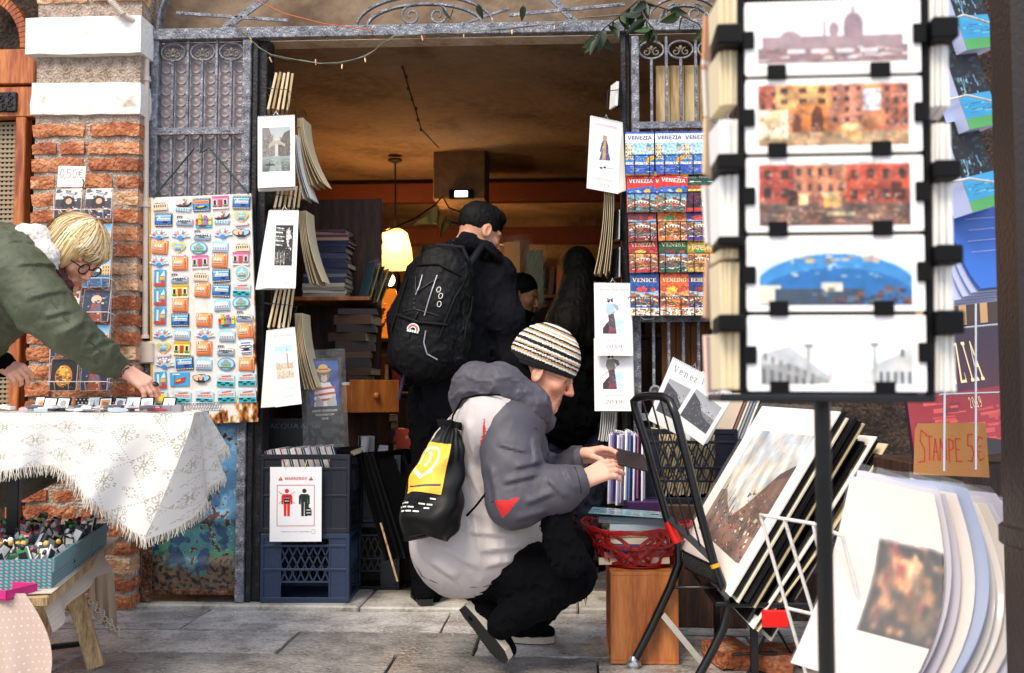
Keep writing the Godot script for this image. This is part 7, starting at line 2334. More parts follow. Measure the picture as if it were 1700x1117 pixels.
func painting(sd:int)->Pic:
	var p:=Pic.new(200,280,Color("efe6dc"),sd)
	p.rect(0.12,0.14,0.76,0.70,Color("c9c4bc"))
	p.grad(0.12,0.14,0.76,0.42,Color("b8bcc0"),Color("d8d0c0"))
	for i in 9:p.ell(0.2+p.r.randf()*0.6,0.2+p.r.randf()*0.3,0.13,0.03,Color("cdcac4"))
	p.poly([0.88,0.30,0.74,0.36,0.44,0.66,0.44,0.72,0.88,0.78],Color("6b4a3a"))
	p.poly([0.88,0.30,0.74,0.36,0.72,0.40,0.88,0.36],Color("4a3026"))
	p.specks(110,0.50,0.46,0.37,0.28,[Color("4a3026"),Color("8a6450"),Color("3a241c"),Color("a8806a")],0.022,0.012)
	p.poly([0.12,0.56,0.2,0.54,0.3,0.60,0.44,0.66,0.44,0.74,0.12,0.74],Color("7a6458"))
	p.grad(0.12,0.70,0.76,0.14,Color("8a6a58"),Color("6a4a40"))
	p.specks(150,0.13,0.60,0.72,0.22,[Color("3a2a28"),Color("a84a3a"),Color("d8c8b4"),Color("4a5a5a"),Color("2a1f1f"),Color("8a5a40")],0.02,0.018)
	p.specks(12,0.12,0.5,0.3,0.1,[Color("4a3a34")],0.008,0.12)
	p.mottle(0.4,0.03,-0.6)
	p.grain(0.05)
	p.rect(0,0,1,0.14,Color("efe6dc")); p.rect(0,0.84,1,0.16,Color("efe6dc")); p.rect(0,0,0.12,1,Color("efe6dc")); p.rect(0.88,0,0.12,1,Color("efe6dc"))
	return p

# a flat sheet between four corners (tl, tr, br, bl), thickness t behind
func sheet_quad(b:MB,tl:Vector3,tr:Vector3,br:Vector3,bl:Vector3,t:float)->void:
	var nn:=(tr-tl).cross(tl-bl).normalized()*t
	b.quad(tl,tr,br,bl)
	var w:=[tl,tr,br,bl]
	for i in 4:b.quad(w[i],w[(i+1) % 4],w[(i+1) % 4]-nn,w[i]-nn,Rect2(0.01,0.01,0.01,0.01))
	b.quad(tr-nn,tl-nn,bl-nn,br-nn,Rect2(0.01,0.01,0.01,0.01))

func right_side()->void:
	var b:=MB.new()
	# wooden box with an open side, basket on top
	var g:=at(V3(0.153,0,0.88),0)
	var bx:=thing("wooden_box","orange brown wooden box standing on end under the red basket","box",g)
	for q in [[0,0.235,0.012,0.302,-0.016,0.0],[0,0.235,0.012,0.302,-0.40,-0.385],[0.222,0.235,0.012,0.302,-0.385,-0.016],[0,0.235,0.302,0.316,-0.40,0.0],[0,0.235,0.0,0.012,-0.40,0.0]]:
		b=MB.new()
		b.bx(q[0],q[1],q[2],q[3],q[4],q[5],0.0015)
		part("panel",b,M.box_wood,bx)
	var bo:=V3(0.257,0.283,0.72)
	bo.y=0.318
	var bk:=thing("wicker_basket","red woven wicker basket heaped with books on the wooden box","basket",at(bo))
	var red:=mat("red_wicker",Color(0.55,0.035,0.045),0.4,{"bump": noise_tex("fine"),"bs": 0.05,"scale": 6.0,"tri": true})
	var rim:=func(t:float,a:float)->Vector3:return V3(cos(a)*lerpf(0.125,0.20,pow(t,0.8)),0.006+t*0.135+0.012*t*sin(a*2+1),sin(a)*lerpf(0.10,0.155,pow(t,0.8)))
	for i in 46:
		b=MB.new()
		var a0:=TAU*i/46.0
		var dir:=1.0 if i % 2 else -1.0
		var sp:=0.7+0.5*sin(i*2.4)
		var l:Array=[]
		for k in 11:
			var t:=k/10.0
			var q:Vector3=rim.call(t,a0+dir*sp*t)
			l.append(q+V3(q.x,0,q.z).normalized()*0.005*sin(k*1.9+i))
		for k in 10:b.bar(l[k],l[k+1].lerp(l[k],-0.08),0.013,0.003,V3(l[k].x,0.02,l[k].z),0.0008)
		part("wicker_strip",b,red,bk)
	for k in 4:
		b=MB.new()
		var l:Array=[]
		for i in 41:l.append(rim.call([1.0,0.97,0.06,0.55][k],TAU*i/40.0)*V3(1.02,1,1.02)+V3(0,0.004*sin(i*1.7+k*2),0))
		for i in 40:b.bar(l[i],l[i+1],0.012,0.005,V3(l[i].x,0.0,l[i].z),0.001)
		part("wicker_hoop",b,red,bk)
	b=MB.new()
	b.lathe(Transform3D(),[V2(0.0001,0.003),V2(0.118,0.003),V2(0.118,0.007)],20,1.0)
	part("basket_floor",b,red,bk)
	for i in 7:
		var bm:=cover_mat(["c8b8a0","8a3a3a","3a5a8a","d8d0c0","a88a60","b8c8d0","6a7a8a"][i])
		book("%s book, %s up in the red basket" % [["buff","red","blue","white","tan","pale blue","grey"][i],ORD[i]],0.25-0.012*(i % 3),0.022,0.17,bm,at(bo+V3(0.004*(i % 3)-0.01,0.012+i*0.0235,0.0),6*(i % 3)-4,0,2.0-i*0.6),"books in the red basket")
	var mg:=Pic.new(96,64,Color("8ab0b8"),16)
	mg.specks(40,0,0,1,1,[Color("d8e0e0"),Color("4a7a8a"),Color("c89a7a"),Color("2a4a5a")],0.15,0.08)
	b=MB.new()
	b.box(Transform3D(),V3(0.28,0.004,0.18),0.001)
	solo("magazine",b,print_mat("magazine_top",mg,0.2),"glossy bluish magazine lying open across the top of the red basket","magazine",at(bo+V3(-0.03,0.186,0.02),-6,0,-3))
	# upright spiral booklets and a purple box behind the basket
	for i in 9:
		var t:=thing("spiral_booklet","spiral bound booklet, %s in the upright row behind the basket" % ORD[i],"booklet",at(V3(0.196,0.659,0.42)+V3(i*0.0135,0.01*sin(i*2.0)-0.02,-0.02*(i % 2)),66+i*2,0,-4-i),"upright spiral booklets")
		b=MB.new()
		b.box(Transform3D(),V3(0.15,0.27,0.006),0.001)
		part("pages",b,cover_mat(["d8d4e4","6a5a9a","e8e4f0","b8b0d0","f0f0f4","5a7ab0","d0ccdc","8a4a7a","e0dce8"][i]),t)
		b=MB.new()
		for k in 16:
			var r2:Array=[]
			for j in 6:r2.append(V3(-0.07+k*0.0093,0.135+0.006*sin(TAU*j/6),0.007*cos(TAU*j/6)))
			b.tube(r2,0.001,4,true)
		part("spiral",b,M.chrome,t)
	b=MB.new()
	b.bx(-0.075,0.075,0,0.05,-0.05,0.05,0.003)
	solo("purple_box",b,mat("purple",Color(0.22,0.10,0.28),0.4),"purple box wedged between the spiral booklets and basket","box",at(V3(0.306,0.475,0.5),8))
	b=MB.new()
	b.bx(-0.24,0.22,0.0,0.49,-0.13,0.2,0.006)
	solo("display_chest",b,M.dark_wood,"dark wooden chest carrying the crate of cards","chest",at(V3(0.50,0,0.12)))
	# crate of cards
	crate("dark blue crate full of cream print sleeves behind the black trolley",0.40,0.30,0.30,mat("blue_black_plastic",Color(0.05,0.06,0.13),0.4),at(V3(0.50,0.492,0.13),-3),true)
	for i in 30:
		b=MB.new()
		b.box(Transform3D(),V3(0.007,0.28,0.20),0.0008)
		solo("print_sleeve",b,M.paper_cream if i % 4 else M.pale_board,"cream print sleeve standing edge-on in the dark blue crate","print",at(V3(0.335+i*0.0118,0.50+0.155+rng.randf_range(-0.006,0.008),0.13),0,0,-14),"print sleeves in the dark blue crate")
	for i in 6:
		b=MB.new()
		b.col=hexl(["c8b8a8","8a5a4a","d8d4cc","a8a0a0","7a8a9a","e8e0d4"][i])
		b.box(Transform3D(),V3(0.006,0.21,0.16),0.0008)
		solo("greeting_card",b,M.vivid,"%s view card, %s in the leaning row at the crate's end" % [["buff","brown","white","grey","slate","ivory"][i],ORD[i]],"card",at(V3(0.666,0.844,0.18)+V3(i*0.014,0.0,-0.004*i),25,0,-26))
	# two black and white Venezia calendars leaning on it
	var vp:=Pic.new(128,208,Color("f3f1ee"),18)
	vp.rect(0.10,0.30,0.80,0.52,Color("8c8c90"))
	vp.grad(0.1,0.3,0.8,0.25,Color("a8a8ac"),Color("c0c0c2"))
	vp.poly([0.1,0.36,0.36,0.44,0.5,0.56,0.62,0.62,0.9,0.66,0.9,0.82,0.1,0.82],Color("55555a"))
	vp.specks(90,0.1,0.42,0.75,0.38,[Color("3a3a3e"),Color("8a8a8e"),Color("6a6a70")],0.03,0.02)
	vp.grain(0.06)
	var vm:=print_mat("bw_cover",vp)
	for q in [[V3(0.424,1.077,0.42),V3(0.595,0.997,0.36),V3(0.317,0.835,0.46),"black and white Venezia calendar behind, its title in full"],[V3(0.529,1.02,0.5),V3(0.663,0.939,0.46),V3(0.402,0.828,0.54),"black and white Venezia calendar leaning in front"]]:
		var c:=calendar("calendar",q[3],q[0],q[1],q[2],vm,3,V3(0.006,0.002,-0.005),"black and white Venezia calendars")
		letters(c[0],"Venezia",c[1],V2(0,c[3]*0.37),0.026,M.grey_ink,"serif narrow",c[2]*0.74)
	# hand truck
	var tr:=thing("hand_truck","black tubular hand truck with wire back and red tape on one rail","hand truck",at(V3(0.388,0.226,0.95)))
	var o:=V3(0.388,0.226,0.95)
	b=MB.new()
	var l:Array=[]
	for q in [V3(0.238,0.032,0.92),V3(0.292,0.138,0.92),V3(0.355,0.271,0.92),V3(0.386,0.353,0.92),V3(0.385,0.415,0.92),V3(0.349,0.501,0.91),V3(0.314,0.629,0.9),V3(0.278,0.763,0.89),V3(0.244,0.874,0.88),V3(0.238,0.908,0.88),V3(0.254,0.923,0.89),V3(0.292,0.927,0.94),V3(0.328,0.925,1),V3(0.348,0.909,1.04),V3(0.364,0.865,1.06),V3(0.399,0.722,1.07),V3(0.439,0.546,1.08),V3(0.479,0.391,1.09),V3(0.517,0.287,1.1),V3(0.524,0.235,1.1),V3(0.506,0.171,1.1),V3(0.467,0.093,1.1),V3(0.427,0.022,1.1)]:l.append(q-o)
	b.tube(l,0.0145,14)
	part("frame_tube",b,M.black_paint,tr)
	b=MB.new()
	for t in [0.25,0.5,0.75]:
		b.tube([(l[9] as Vector3).lerp(l[13],t)+V3(0,0.005,0),(l[5] as Vector3).lerp(l[17],t)+V3(0,0,-0.006)],0.0035,6)
	part("back_wires",b,M.black_paint,tr)
	b=MB.new()
	b.bar(l[5]+V3(0,0.01,0),l[17],0.022,0.006,V3(0,0.3,1),0.001)
	part("cross_bar",b,M.black_paint,tr)
	b=MB.new()
	for k in 19:
		var p:Vector3=(l[4] as Vector3).lerp(l[17],k/18.0)+V3(0.01,-0.02,0)
		b.tube([p,p+V3(0.012,-0.055,0.01)],0.003,5)
	b.tube([l[4]+V3(0.01,-0.018,0),l[17]+V3(0.0,-0.018,0)],0.004,6)
	b.tube([l[4]+V3(0.022,-0.075,0.01),l[17]+V3(0.012,-0.075,0.01)],0.004,6)
	part("wire_ledge",b,M.black_paint,tr)
	b=MB.new()
	b.tube([l[2]+V3(0.012,0,0),V3(0.523,0.288,1)-o,V3(0.803,0.221,0.9)-o],0.006,6)
	b.bar(V3(0.329,0.179,0.92)-o,V3(0.448,0.044,1.02)-o,0.02,0.004,V3(0,0.2,1))
	b.bx(0.10,0.42,0.02,0.032,-0.35,0.14,0.003)
	part("toe_plate",b,M.black_paint,tr)
	b=MB.new()
	b.tube([(l[5] as Vector3).lerp(l[6],-0.05),(l[5] as Vector3).lerp(l[6],-0.05).lerp(l[4],0.9)],0.0158,14)
	part("red_tape",b,mat("red_tape",Color(0.85,0.08,0.05),0.35),tr)
	b=MB.new()
	b.tube([(l[17] as Vector3).lerp(l[18],0.10),(l[17] as Vector3).lerp(l[18],0.22)],0.0152,14)
	part("yellow_tape",b,M.yellow_paint,tr)
	b=MB.new()
	b.lathe(at(V3(0.229,0.015,0.92)-o),[V2(0.0001,0.024),V2(0.012,0.024),V2(0.017,0.012),V2(0.026,0.004),V2(0.027,-0.006),V2(0.02,-0.010),V2(0.018,-0.026),V2(0.0001,-0.026)],18)
	part("caster_cup",b,M.chrome,tr)
	# large leaning print in clear wrap, and the frames stacked behind it
	var TL:=V3(0.708,0.89,0.75)
	var TR:=V3(0.881,0.877,1.15)
	var BR:=V3(0.523,0.287,1.15)
	var BL:=V3(0.407,0.39,0.75)
	var nn:=(TR-TL).cross(TL-BL).normalized()
	b=MB.new()
	sheet_quad(b,TL,TR,BR,BL,0.005)
	var pr:=solo("mounted_print",b,print_mat("big_print",painting(20),0.4),"large old city view print in clear wrap leaning on the hand truck","print")
	b=MB.new()
	var wv:=FastNoiseLite.new()
	wv.frequency=2.6
	b.net(func(u:float,v:float)->Vector3:return TL.lerp(TR,u*1.04-0.02).lerp(BL.lerp(BR,u*1.04-0.02),v*1.04-0.02)+nn*(0.006+0.004*wv.get_noise_2d(u*4,v*1.2)),30,40)
	part("wrapping",b,M.clear_wrap,pr)
	var fc:=["14151a","e8dcc4","1a1a1e","0e0e12","c8b890","18181c","101014","3a2a1e","14141a","d8c8a0","1c1c20","efe6d2"]
	for i in 12:
		b=MB.new()
		var s:=-nn*(0.012+i*0.0185)+(TL-BL).normalized()*(rng.randf_range(-0.025,0.03)-i*0.004)+(TR-TL).normalized()*rng.randf_range(-0.015,0.02)
		sheet_quad(b,TL+s,TR+s,BR+s,BL+s,0.012 if i % 3 != 1 else 0.006)
		solo("picture_frame",b,cover_mat(fc[i],0.35),"%s leaning behind the large city print, %s from it" % ["cream mount" if i in [1,4,9,11] else "black frame",ORD[i]],"frame",Transform3D(),"frames stacked behind the city print")
	for i in 2:
		b=MB.new()
		var s:=-nn*(0.15+i*0.05)+(TL-BL).normalized()*-0.01
		b.net(func(u:float,v:float)->Vector3:return TL.lerp(TR,0.2+u*0.85).lerp(BL.lerp(BR,0.2+u*0.85),v*1.06)+s+nn*(0.03*v*v*(1+i)),6,12,Rect2(0,0,1,1),0.004)
		solo("paper_pad",b,M.paper_cream if i else M.paper,"%s pad of drawing paper bending among the stacked frames" % ["white","cream"][i],"paper")
	b=MB.new()
	b.bx(0.48,1.05,0.245,0.262,0.55,1.12,0.004)
	for q in [[0.56,0.6],[1.02,0.6],[0.98,1.08],[0.62,1.02]]:b.bx(q[0]-0.012,q[0]+0.012,0,0.245,q[1]-0.012,q[1]+0.012,0.002)
	solo("low_stand",b,M.black_paint,"low black stand under the stacked frames","stand")
	# white wire rack of prints in plastic sleeves
	var wr:=thing("wire_print_rack","white wire floor rack holding prints in plastic sleeves","rack",at(V3(0.575,0.326,2.2)))
	o=V3(0.575,0.326,2.2)
	b=MB.new()
	for q in [[V3(0.455,0.649,2.05),V3(0.557,0.275,2.05)],[V3(0.496,0.648,2.12),V3(0.585,0.341,2.12)],[V3(0.542,0.647,2.2),V3(0.601,0.316,2.2)],[V3(0.578,0.635,2.3),V3(0.651,0.338,2.3)],[V3(0.455,0.649,2.05),V3(0.542,0.648,2.2)],[V3(0.542,0.648,2.2),V3(0.578,0.635,2.3)],[V3(0.518,0.433,2.05),V3(0.626,0.448,2.3)]]:
		b.tube([q[0]-o,q[1]-o],0.0042,8)
		b.ball(q[0]-o,Vector3.ONE*0.0046,8,6)
	var fl:=(V3(0.557,0.275,2.05) as Vector3)-o
	for q in [[fl,fl+V3(0,-0.33,0.02)],[V3(0.651,0.338,2.3)-o,(V3(0.651,0.338,2.3) as Vector3)-o+V3(0.02,-0.28,0)],[fl,fl+V3(0.5,0.0,-0.12)],[V3(0.651,0.338,2.3)-o,(V3(0.651,0.338,2.3) as Vector3)-o+V3(0.42,0.02,-0.1)]]:b.tube([q[0],q[1]],0.0042,8)
	part("wire_frame",b,M.white_wire,wr)
	var np:=Pic.new(160,208,Color("cdc0b6"),22)
	np.rect(0.40,0.30,0.60,0.48,Color("2e211a"))
	for q in [[0.62,0.46,0.14,0.10,"b07a52"],[0.74,0.42,0.08,0.06,"c08a60"],[0.85,0.52,0.10,0.09,"8a5c3e"],[0.6,0.6,0.12,0.07,"9a6a48"],[0.74,0.62,0.13,0.06,"6a4630"],[0.52,0.52,0.07,0.1,"7a5238"],[0.9,0.68,0.08,0.06,"5a4630"]]:np.ell(q[0],q[1],q[2],q[3],Color(q[4]))
	np.specks(70,0.41,0.31,0.56,0.46,[Color("1c1410"),Color("5a3f2c"),Color("8a6a4a"),Color("3a2a22"),Color("7a3a2a")],0.06,0.03)
	np.soft(7)
	np.mottle(0.5,0.035)
	np.rect(0,0,1,0.30,Color("cdc0b6")); np.rect(0,0,0.40,1,Color("cdc0b6"))
	np.rect(0.40,0.775,0.60,0.225,Color("cdc0b6"))
	var A:=V3(0.638,0.759,2.15)
	var B:=V3(0.775,0.733,2.3)
	var D:=V3(0.478,0.386,2.28)
	for i in 20:
		var t:=thing("sleeved_print","clear sleeved print, %s from the front in the white wire rack" % ORD[i],"print",at(A+V3(0.019,-0.005,-0.013)*i),"sleeved prints in the white wire rack")
		var r1:=RandomNumberGenerator.new()
		r1.seed=90+i
		var r1s:=0.005 if i else 0.001
		var dy:=r1.randf_range(-0.015,0.02)
		var ww:=(B-A)*r1.randf_range(0.92,1.05)
		var dd:=D-A
		var bend:=0.03+0.0035*i
		var fs:=func(u:float,v:float)->Vector3:return ww*u+dd*v+V3(0,dy,0)+V3(0.10+0.009*i,0,0.02)*sin(v*2.2)*(0.25+0.75*u)*0.8+V3(0,r1s*sin(u*5+i),0.5*r1s*cos(u*7+i))*(1-v)-V3(bend,0,-bend)*v*v
		b=MB.new()
		b.net(fs,8,14,Rect2(0,0,1,1),0.003)
		part("print",b,print_mat("old_master",np,0.4) if i==0 else cover_mat(["c4b8ae","b4aeb8","a8a2ae","cabeb6","8690ac","bcb4b0","d2cac2"][i % 7],0.5),t)
		b=MB.new()
		b.net(func(u:float,v:float)->Vector3:return (fs.call(u,v*1.03-0.03) as Vector3)+V3(-0.004-0.002*sin(u*9+v*13),0.004,0.006),10,16)
		part("sleeve",b,M.clear_wrap,t)
	# cardboard price sign
	var cs:=thing("price_sign","brown cardboard sign handwritten STAMPE 5 euro in red","sign",at(V3(1.006,0.788,1.75),-12,-6,0.5))
	b=MB.new()
	b.slab(at(V3(0,0,-0.003)),PackedVector2Array([V2(-0.094,-0.066),V2(0.09,-0.072),V2(0.088,0.064),V2(0.082,0.07),V2(-0.078,0.068),V2(-0.086,0.05)]),0.003)
	part("cardboard",b,mat("cardboard",Color(0.62,0.43,0.24),0.9,{"bump": noise_tex("fine"),"bs": 0.05,"scale": 4.0,"tri": true}),cs)
	var red_pen:=mat("red_pen",Color(0.66,0.16,0.10),0.7)
	scrawl(cs,[[1.0,1.3,0.5,1.5,0.35,1.0,0.75,0.6,0.7,0.05,0.1,0.0],[0.9,1.25,1.5,1.2],[1.25,1.2,1.2,0.1],[1.55,0.1,1.8,1.1,2.05,0.1],[1.65,0.5,1.98,0.5],[2.2,0.1,2.3,1.1,2.55,0.5,2.8,1.1,2.85,0.1],[3.1,0.0,3.1,1.1,3.5,1.0,3.5,0.65,3.1,0.55],[4.2,1.1,3.75,1.1,3.75,0.05,4.25,0.05],[3.75,0.6,4.1,0.6],[5.4,1.3,4.95,1.3,4.9,0.8,5.3,0.75,5.4,0.4,5.2,0.05,4.85,0.1],[6.3,1.1,6.0,1.2,5.75,0.9,5.75,0.4,6.0,0.1,6.35,0.2],[5.6,0.75,6.15,0.75],[5.6,0.5,6.1,0.5]],Transform3D(),V2(0.0255,0.056),V2(-0.083,-0.034),0.0032,red_pen)
	# dark red calendars on the wall side, and the tan one above
	var rp:=Pic.new(192,256,Color("3a1a28"),24)
	rp.grad(0,0,1,0.5,Color("2c1a30"),Color("4a1f2c")); rp.grad(0,0.5,1,0.5,Color("8a1f28"),Color("b02a30"))
	rp.specks(50,0,0.55,1,0.4,[Color("c83a3a"),Color("7a1a24"),Color("d0504a")],0.2,0.03); rp.poly([0.6,1,0.8,0.86,1,0.9,1,1],Color("2a1820"))
	var rm:=print_mat("red_calendar",rp,0.3)
	for i in 5:
		b=MB.new()
		var s:=V3(0.028,0.004,-0.03)*i
		var e:=[V3(0.917,1.102,1.62),V3(1.186,1.135,1.52),V3(1.206,0.77,1.6),V3(0.932,0.746,1.7)]
		sheet_quad(b,e[0]+s,e[1]+s,e[2]+s,e[3]+s,0.012)
		var t:=solo("calendar",b,rm,"dark red calendar titled VENEZIA 2019, %s in the leaning row" % ORD[i],"calendar",Transform3D(),"dark red calendars by the brown post")
		var ff:=frame3((e[0] as Vector3).lerp(e[1],0.5).lerp((e[3] as Vector3).lerp(e[2],0.5),0.26)+s,e[1]-e[0],e[0]-e[3])
		letters(t,"VENEZIA",ff,V2(0.0,-0.01),0.115,M.cream_ink,"serif narrow",0.235,0.0,0.001)
		letters(t,"2019",ff,V2(0.06,-0.125),0.03,M.cream_ink,"serif narrow",0.04,0.0,0.001)
	var ap:=Pic.new(128,160,Color("b89060"),26)
	ap.rect(0,0.0,1,0.3,Color("c8a878"))
	for i in 4:ap.rect(0.06+i*0.24,0.5,0.16,0.5,Color("3a2618")); ap.ell(0.14+i*0.24,0.5,0.08,0.12,Color("3a2618"))
	ap.rect(0,0.32,1,0.05,Color("8a6238"))
	b=MB.new()
	sheet_quad(b,V3(1.063,1.388,1.35),V3(1.364,1.414,1.25),V3(1.349,1.133,1.3),V3(1.042,1.1,1.42),0.02)
	var ac:=solo("calendar",b,print_mat("arch_calendar",ap,0.4),"tan calendar with brown arches and red lettering above the dark red ones","calendar")
	letters(ac,"VENEZIA",frame3(V3(1.202,1.334,1.32),V3(0.301,0.026,-0.1),V3(0.021,0.288,-0.07)),Vector2.ZERO,0.075,M.red_ink,"serif bold narrow",0.24,0.0,0.003)
	b=MB.new()
	for x in [-0.10,0.0,0.10]:b.tube([V3(1.081,1.225,1.75)+V3(x,0,-x*0.6),V3(1.03,0.742,1.85)+V3(x,0,-x*0.6)],0.003,6)
	b.tube([V3(0.967,1.098,1.8),V3(1.252,1.131,1.6)],0.003,6); b.tube([V3(0.953,0.931,1.83),V3(1.225,0.939,1.65)],0.003,6)
	solo("wire_shelf",b,M.chrome,"thin wire shelf front holding back the dark red calendars","rack")
	b=MB.new()
	b.bx(0.98,1.6,0.0,0.74,1.15,1.5,0.006)
	solo("side_cabinet",b,M.dark_wood,"dark cabinet beneath the red calendars","cabinet")
	# blue calendars in the tall rack by the post
	var bp:=Pic.new(96,160,Color("0e1218"),28)
	bp.specks(60,0,0.05,1,0.5,[Color("1c2a30"),Color("0a0c10"),Color("2a3a44")],0.12,0.05); bp.specks(26,0.1,0.4,0.6,0.25,[Color("9ac4d8"),Color("5a90b0")],0.04,0.05)
	bp.rect(0,0.62,1,0.38,Color("3fa6d8")); bp.specks(16,0.05,0.68,0.8,0.14,[Color("8ad0ec"),Color("2a80b8")],0.2,0.012); bp.rect(0,0.88,1,0.12,Color("5ab060"))
	var bm:=print_mat("blue_calendar",bp,0.7)
	for i in 4:
		var c0:Vector3=[V3(0.865,1.765,2.3),V3(0.866,1.595,2.3),V3(0.868,1.42,2.3),V3(0.859,1.921,2.3)][i]
		var t:=thing("calendar","blue and black calendar stack, %s in the tall rack" % ["second from the top","third from the top","lowest of its kind","topmost"][i],"calendar",Transform3D(Basis.from_euler(V3(-0.16,0.62,0.26)),c0),"blue calendars in the tall rack")
		b=MB.new()
		b.bx(-0.062,0.062,-0.098,0.098,-0.045,-0.001)
		part("pages",b,mat("blue_white",Color(0.72,0.76,0.90),0.6),t)
		b=MB.new()
		b.quad(V3(-0.062,0.098,0),V3(0.062,0.098,0),V3(0.062,-0.098,0),V3(-0.062,-0.098,0))
		part("cover",b,bm,t)
		b=MB.new()
		b.tube([V3(-0.075,-0.02,-0.04),V3(-0.068,-0.03,0.02),V3(0.068,-0.06,0.015),V3(0.075,-0.05,-0.04)],0.0028,6)
		part("wire_pocket",b,M.white_wire,t)
	var bl:=thing("calendar","bright blue calendar with curling white pages, below the blue and black stacks","calendar",Transform3D(Basis.from_euler(V3(-0.1,0.35,0.12)),V3(0.892,1.263,2.25)))
	for i in 6:
		b=MB.new()
		b.net(func(u:float,v:float)->Vector3:return V3((u-0.5)*0.13-0.002*i-(0.006*i)*v*v*(1-u),0.11-v*0.22-0.004*i*v,-0.012*i+0.05*v*v*v*(1-i*0.1)),6,10,Rect2(0,0,1,1),0.004)
		part("pages" if i else "cover",b,mat("bright_blue",Color(0.10,0.36,0.72),0.35) if i==0 else M.blue_white,bl)
	for i in 6:letters(bl,"________________",Transform3D(),V2(0.005,0.075-i*0.024),0.006,M.white_ink,"sans",0.09-0.01*(i % 3),0.0,0.012)
	b=MB.new()
	b.tube([V3(0.893,1.829,2.36),V3(0.89,1.147,2.36)],0.0045,8)
	b.tube([V3(0.893,1.829,2.36)+V3(0.09,0,-0.12),V3(0.89,1.147,2.36)+V3(0.09,0,-0.12)],0.0045,8)
	solo("wire_rack",b,M.white_wire,"white wire uprights of the tall calendar rack by the brown post","rack")
	b=MB.new()
	var q0:=V3(0.825,1.034,2.65)
	b.bx(q0.x-0.035,q0.x+0.05,0.0,3.2,2.58,2.68,0.006)
	b.bx(q0.x-0.04,q0.x+0.055,0.66,0.70,2.57,2.69,0.006)
	solo("brown_post",b,mat("brown_paint",Color(0.13,0.07,0.045),0.45,{"bump": noise_tex("fine"),"bs": 0.1,"scale": 3.0,"tri": true}),"thick brown painted post at the picture's edge beside the blue calendars","post")
	# loose bricks on the paving, a red tape end
	for q in [[V3(0.563,0.006,0.85),12.0,0,"chipped orange brick lying on the paving under the stacked frames"],[V3(0.718,0.027,0.9),-20.0,2,"dark brown brick half hidden under the white wire rack"]]:
		solo("loose_brick",rough_block(V3(0.13,0.065,0.2),0.012,80,7,3,3,0.01),M["brick%d" % q[2]],q[3],"brick",at(V3(q[0].x,0.034,q[0].z),q[1]))
	b=MB.new()
	b.box(Transform3D(),V3(0.085,0.055,0.02),0.004)
	solo("red_tag",b,M.red_tape,"square of red tape hanging under the stacked frames","tape",at(V3(0.669,0.214,1.13)))
	b=MB.new()
	b.tube([V3(0.67,0.15,1),V3(0.599,0.001,1)],0.005,6); b.tube([V3(0.7,0.151,1),V3(0.799,-0.002,0.9)],0.005,6); b.tube([V3(0.55,0.066,1),V3(0.699,0.076,1)],0.005,6)
	solo("wire_stand",b,M.black_wire,"thin black wire legs standing under the stacked frames","stand")


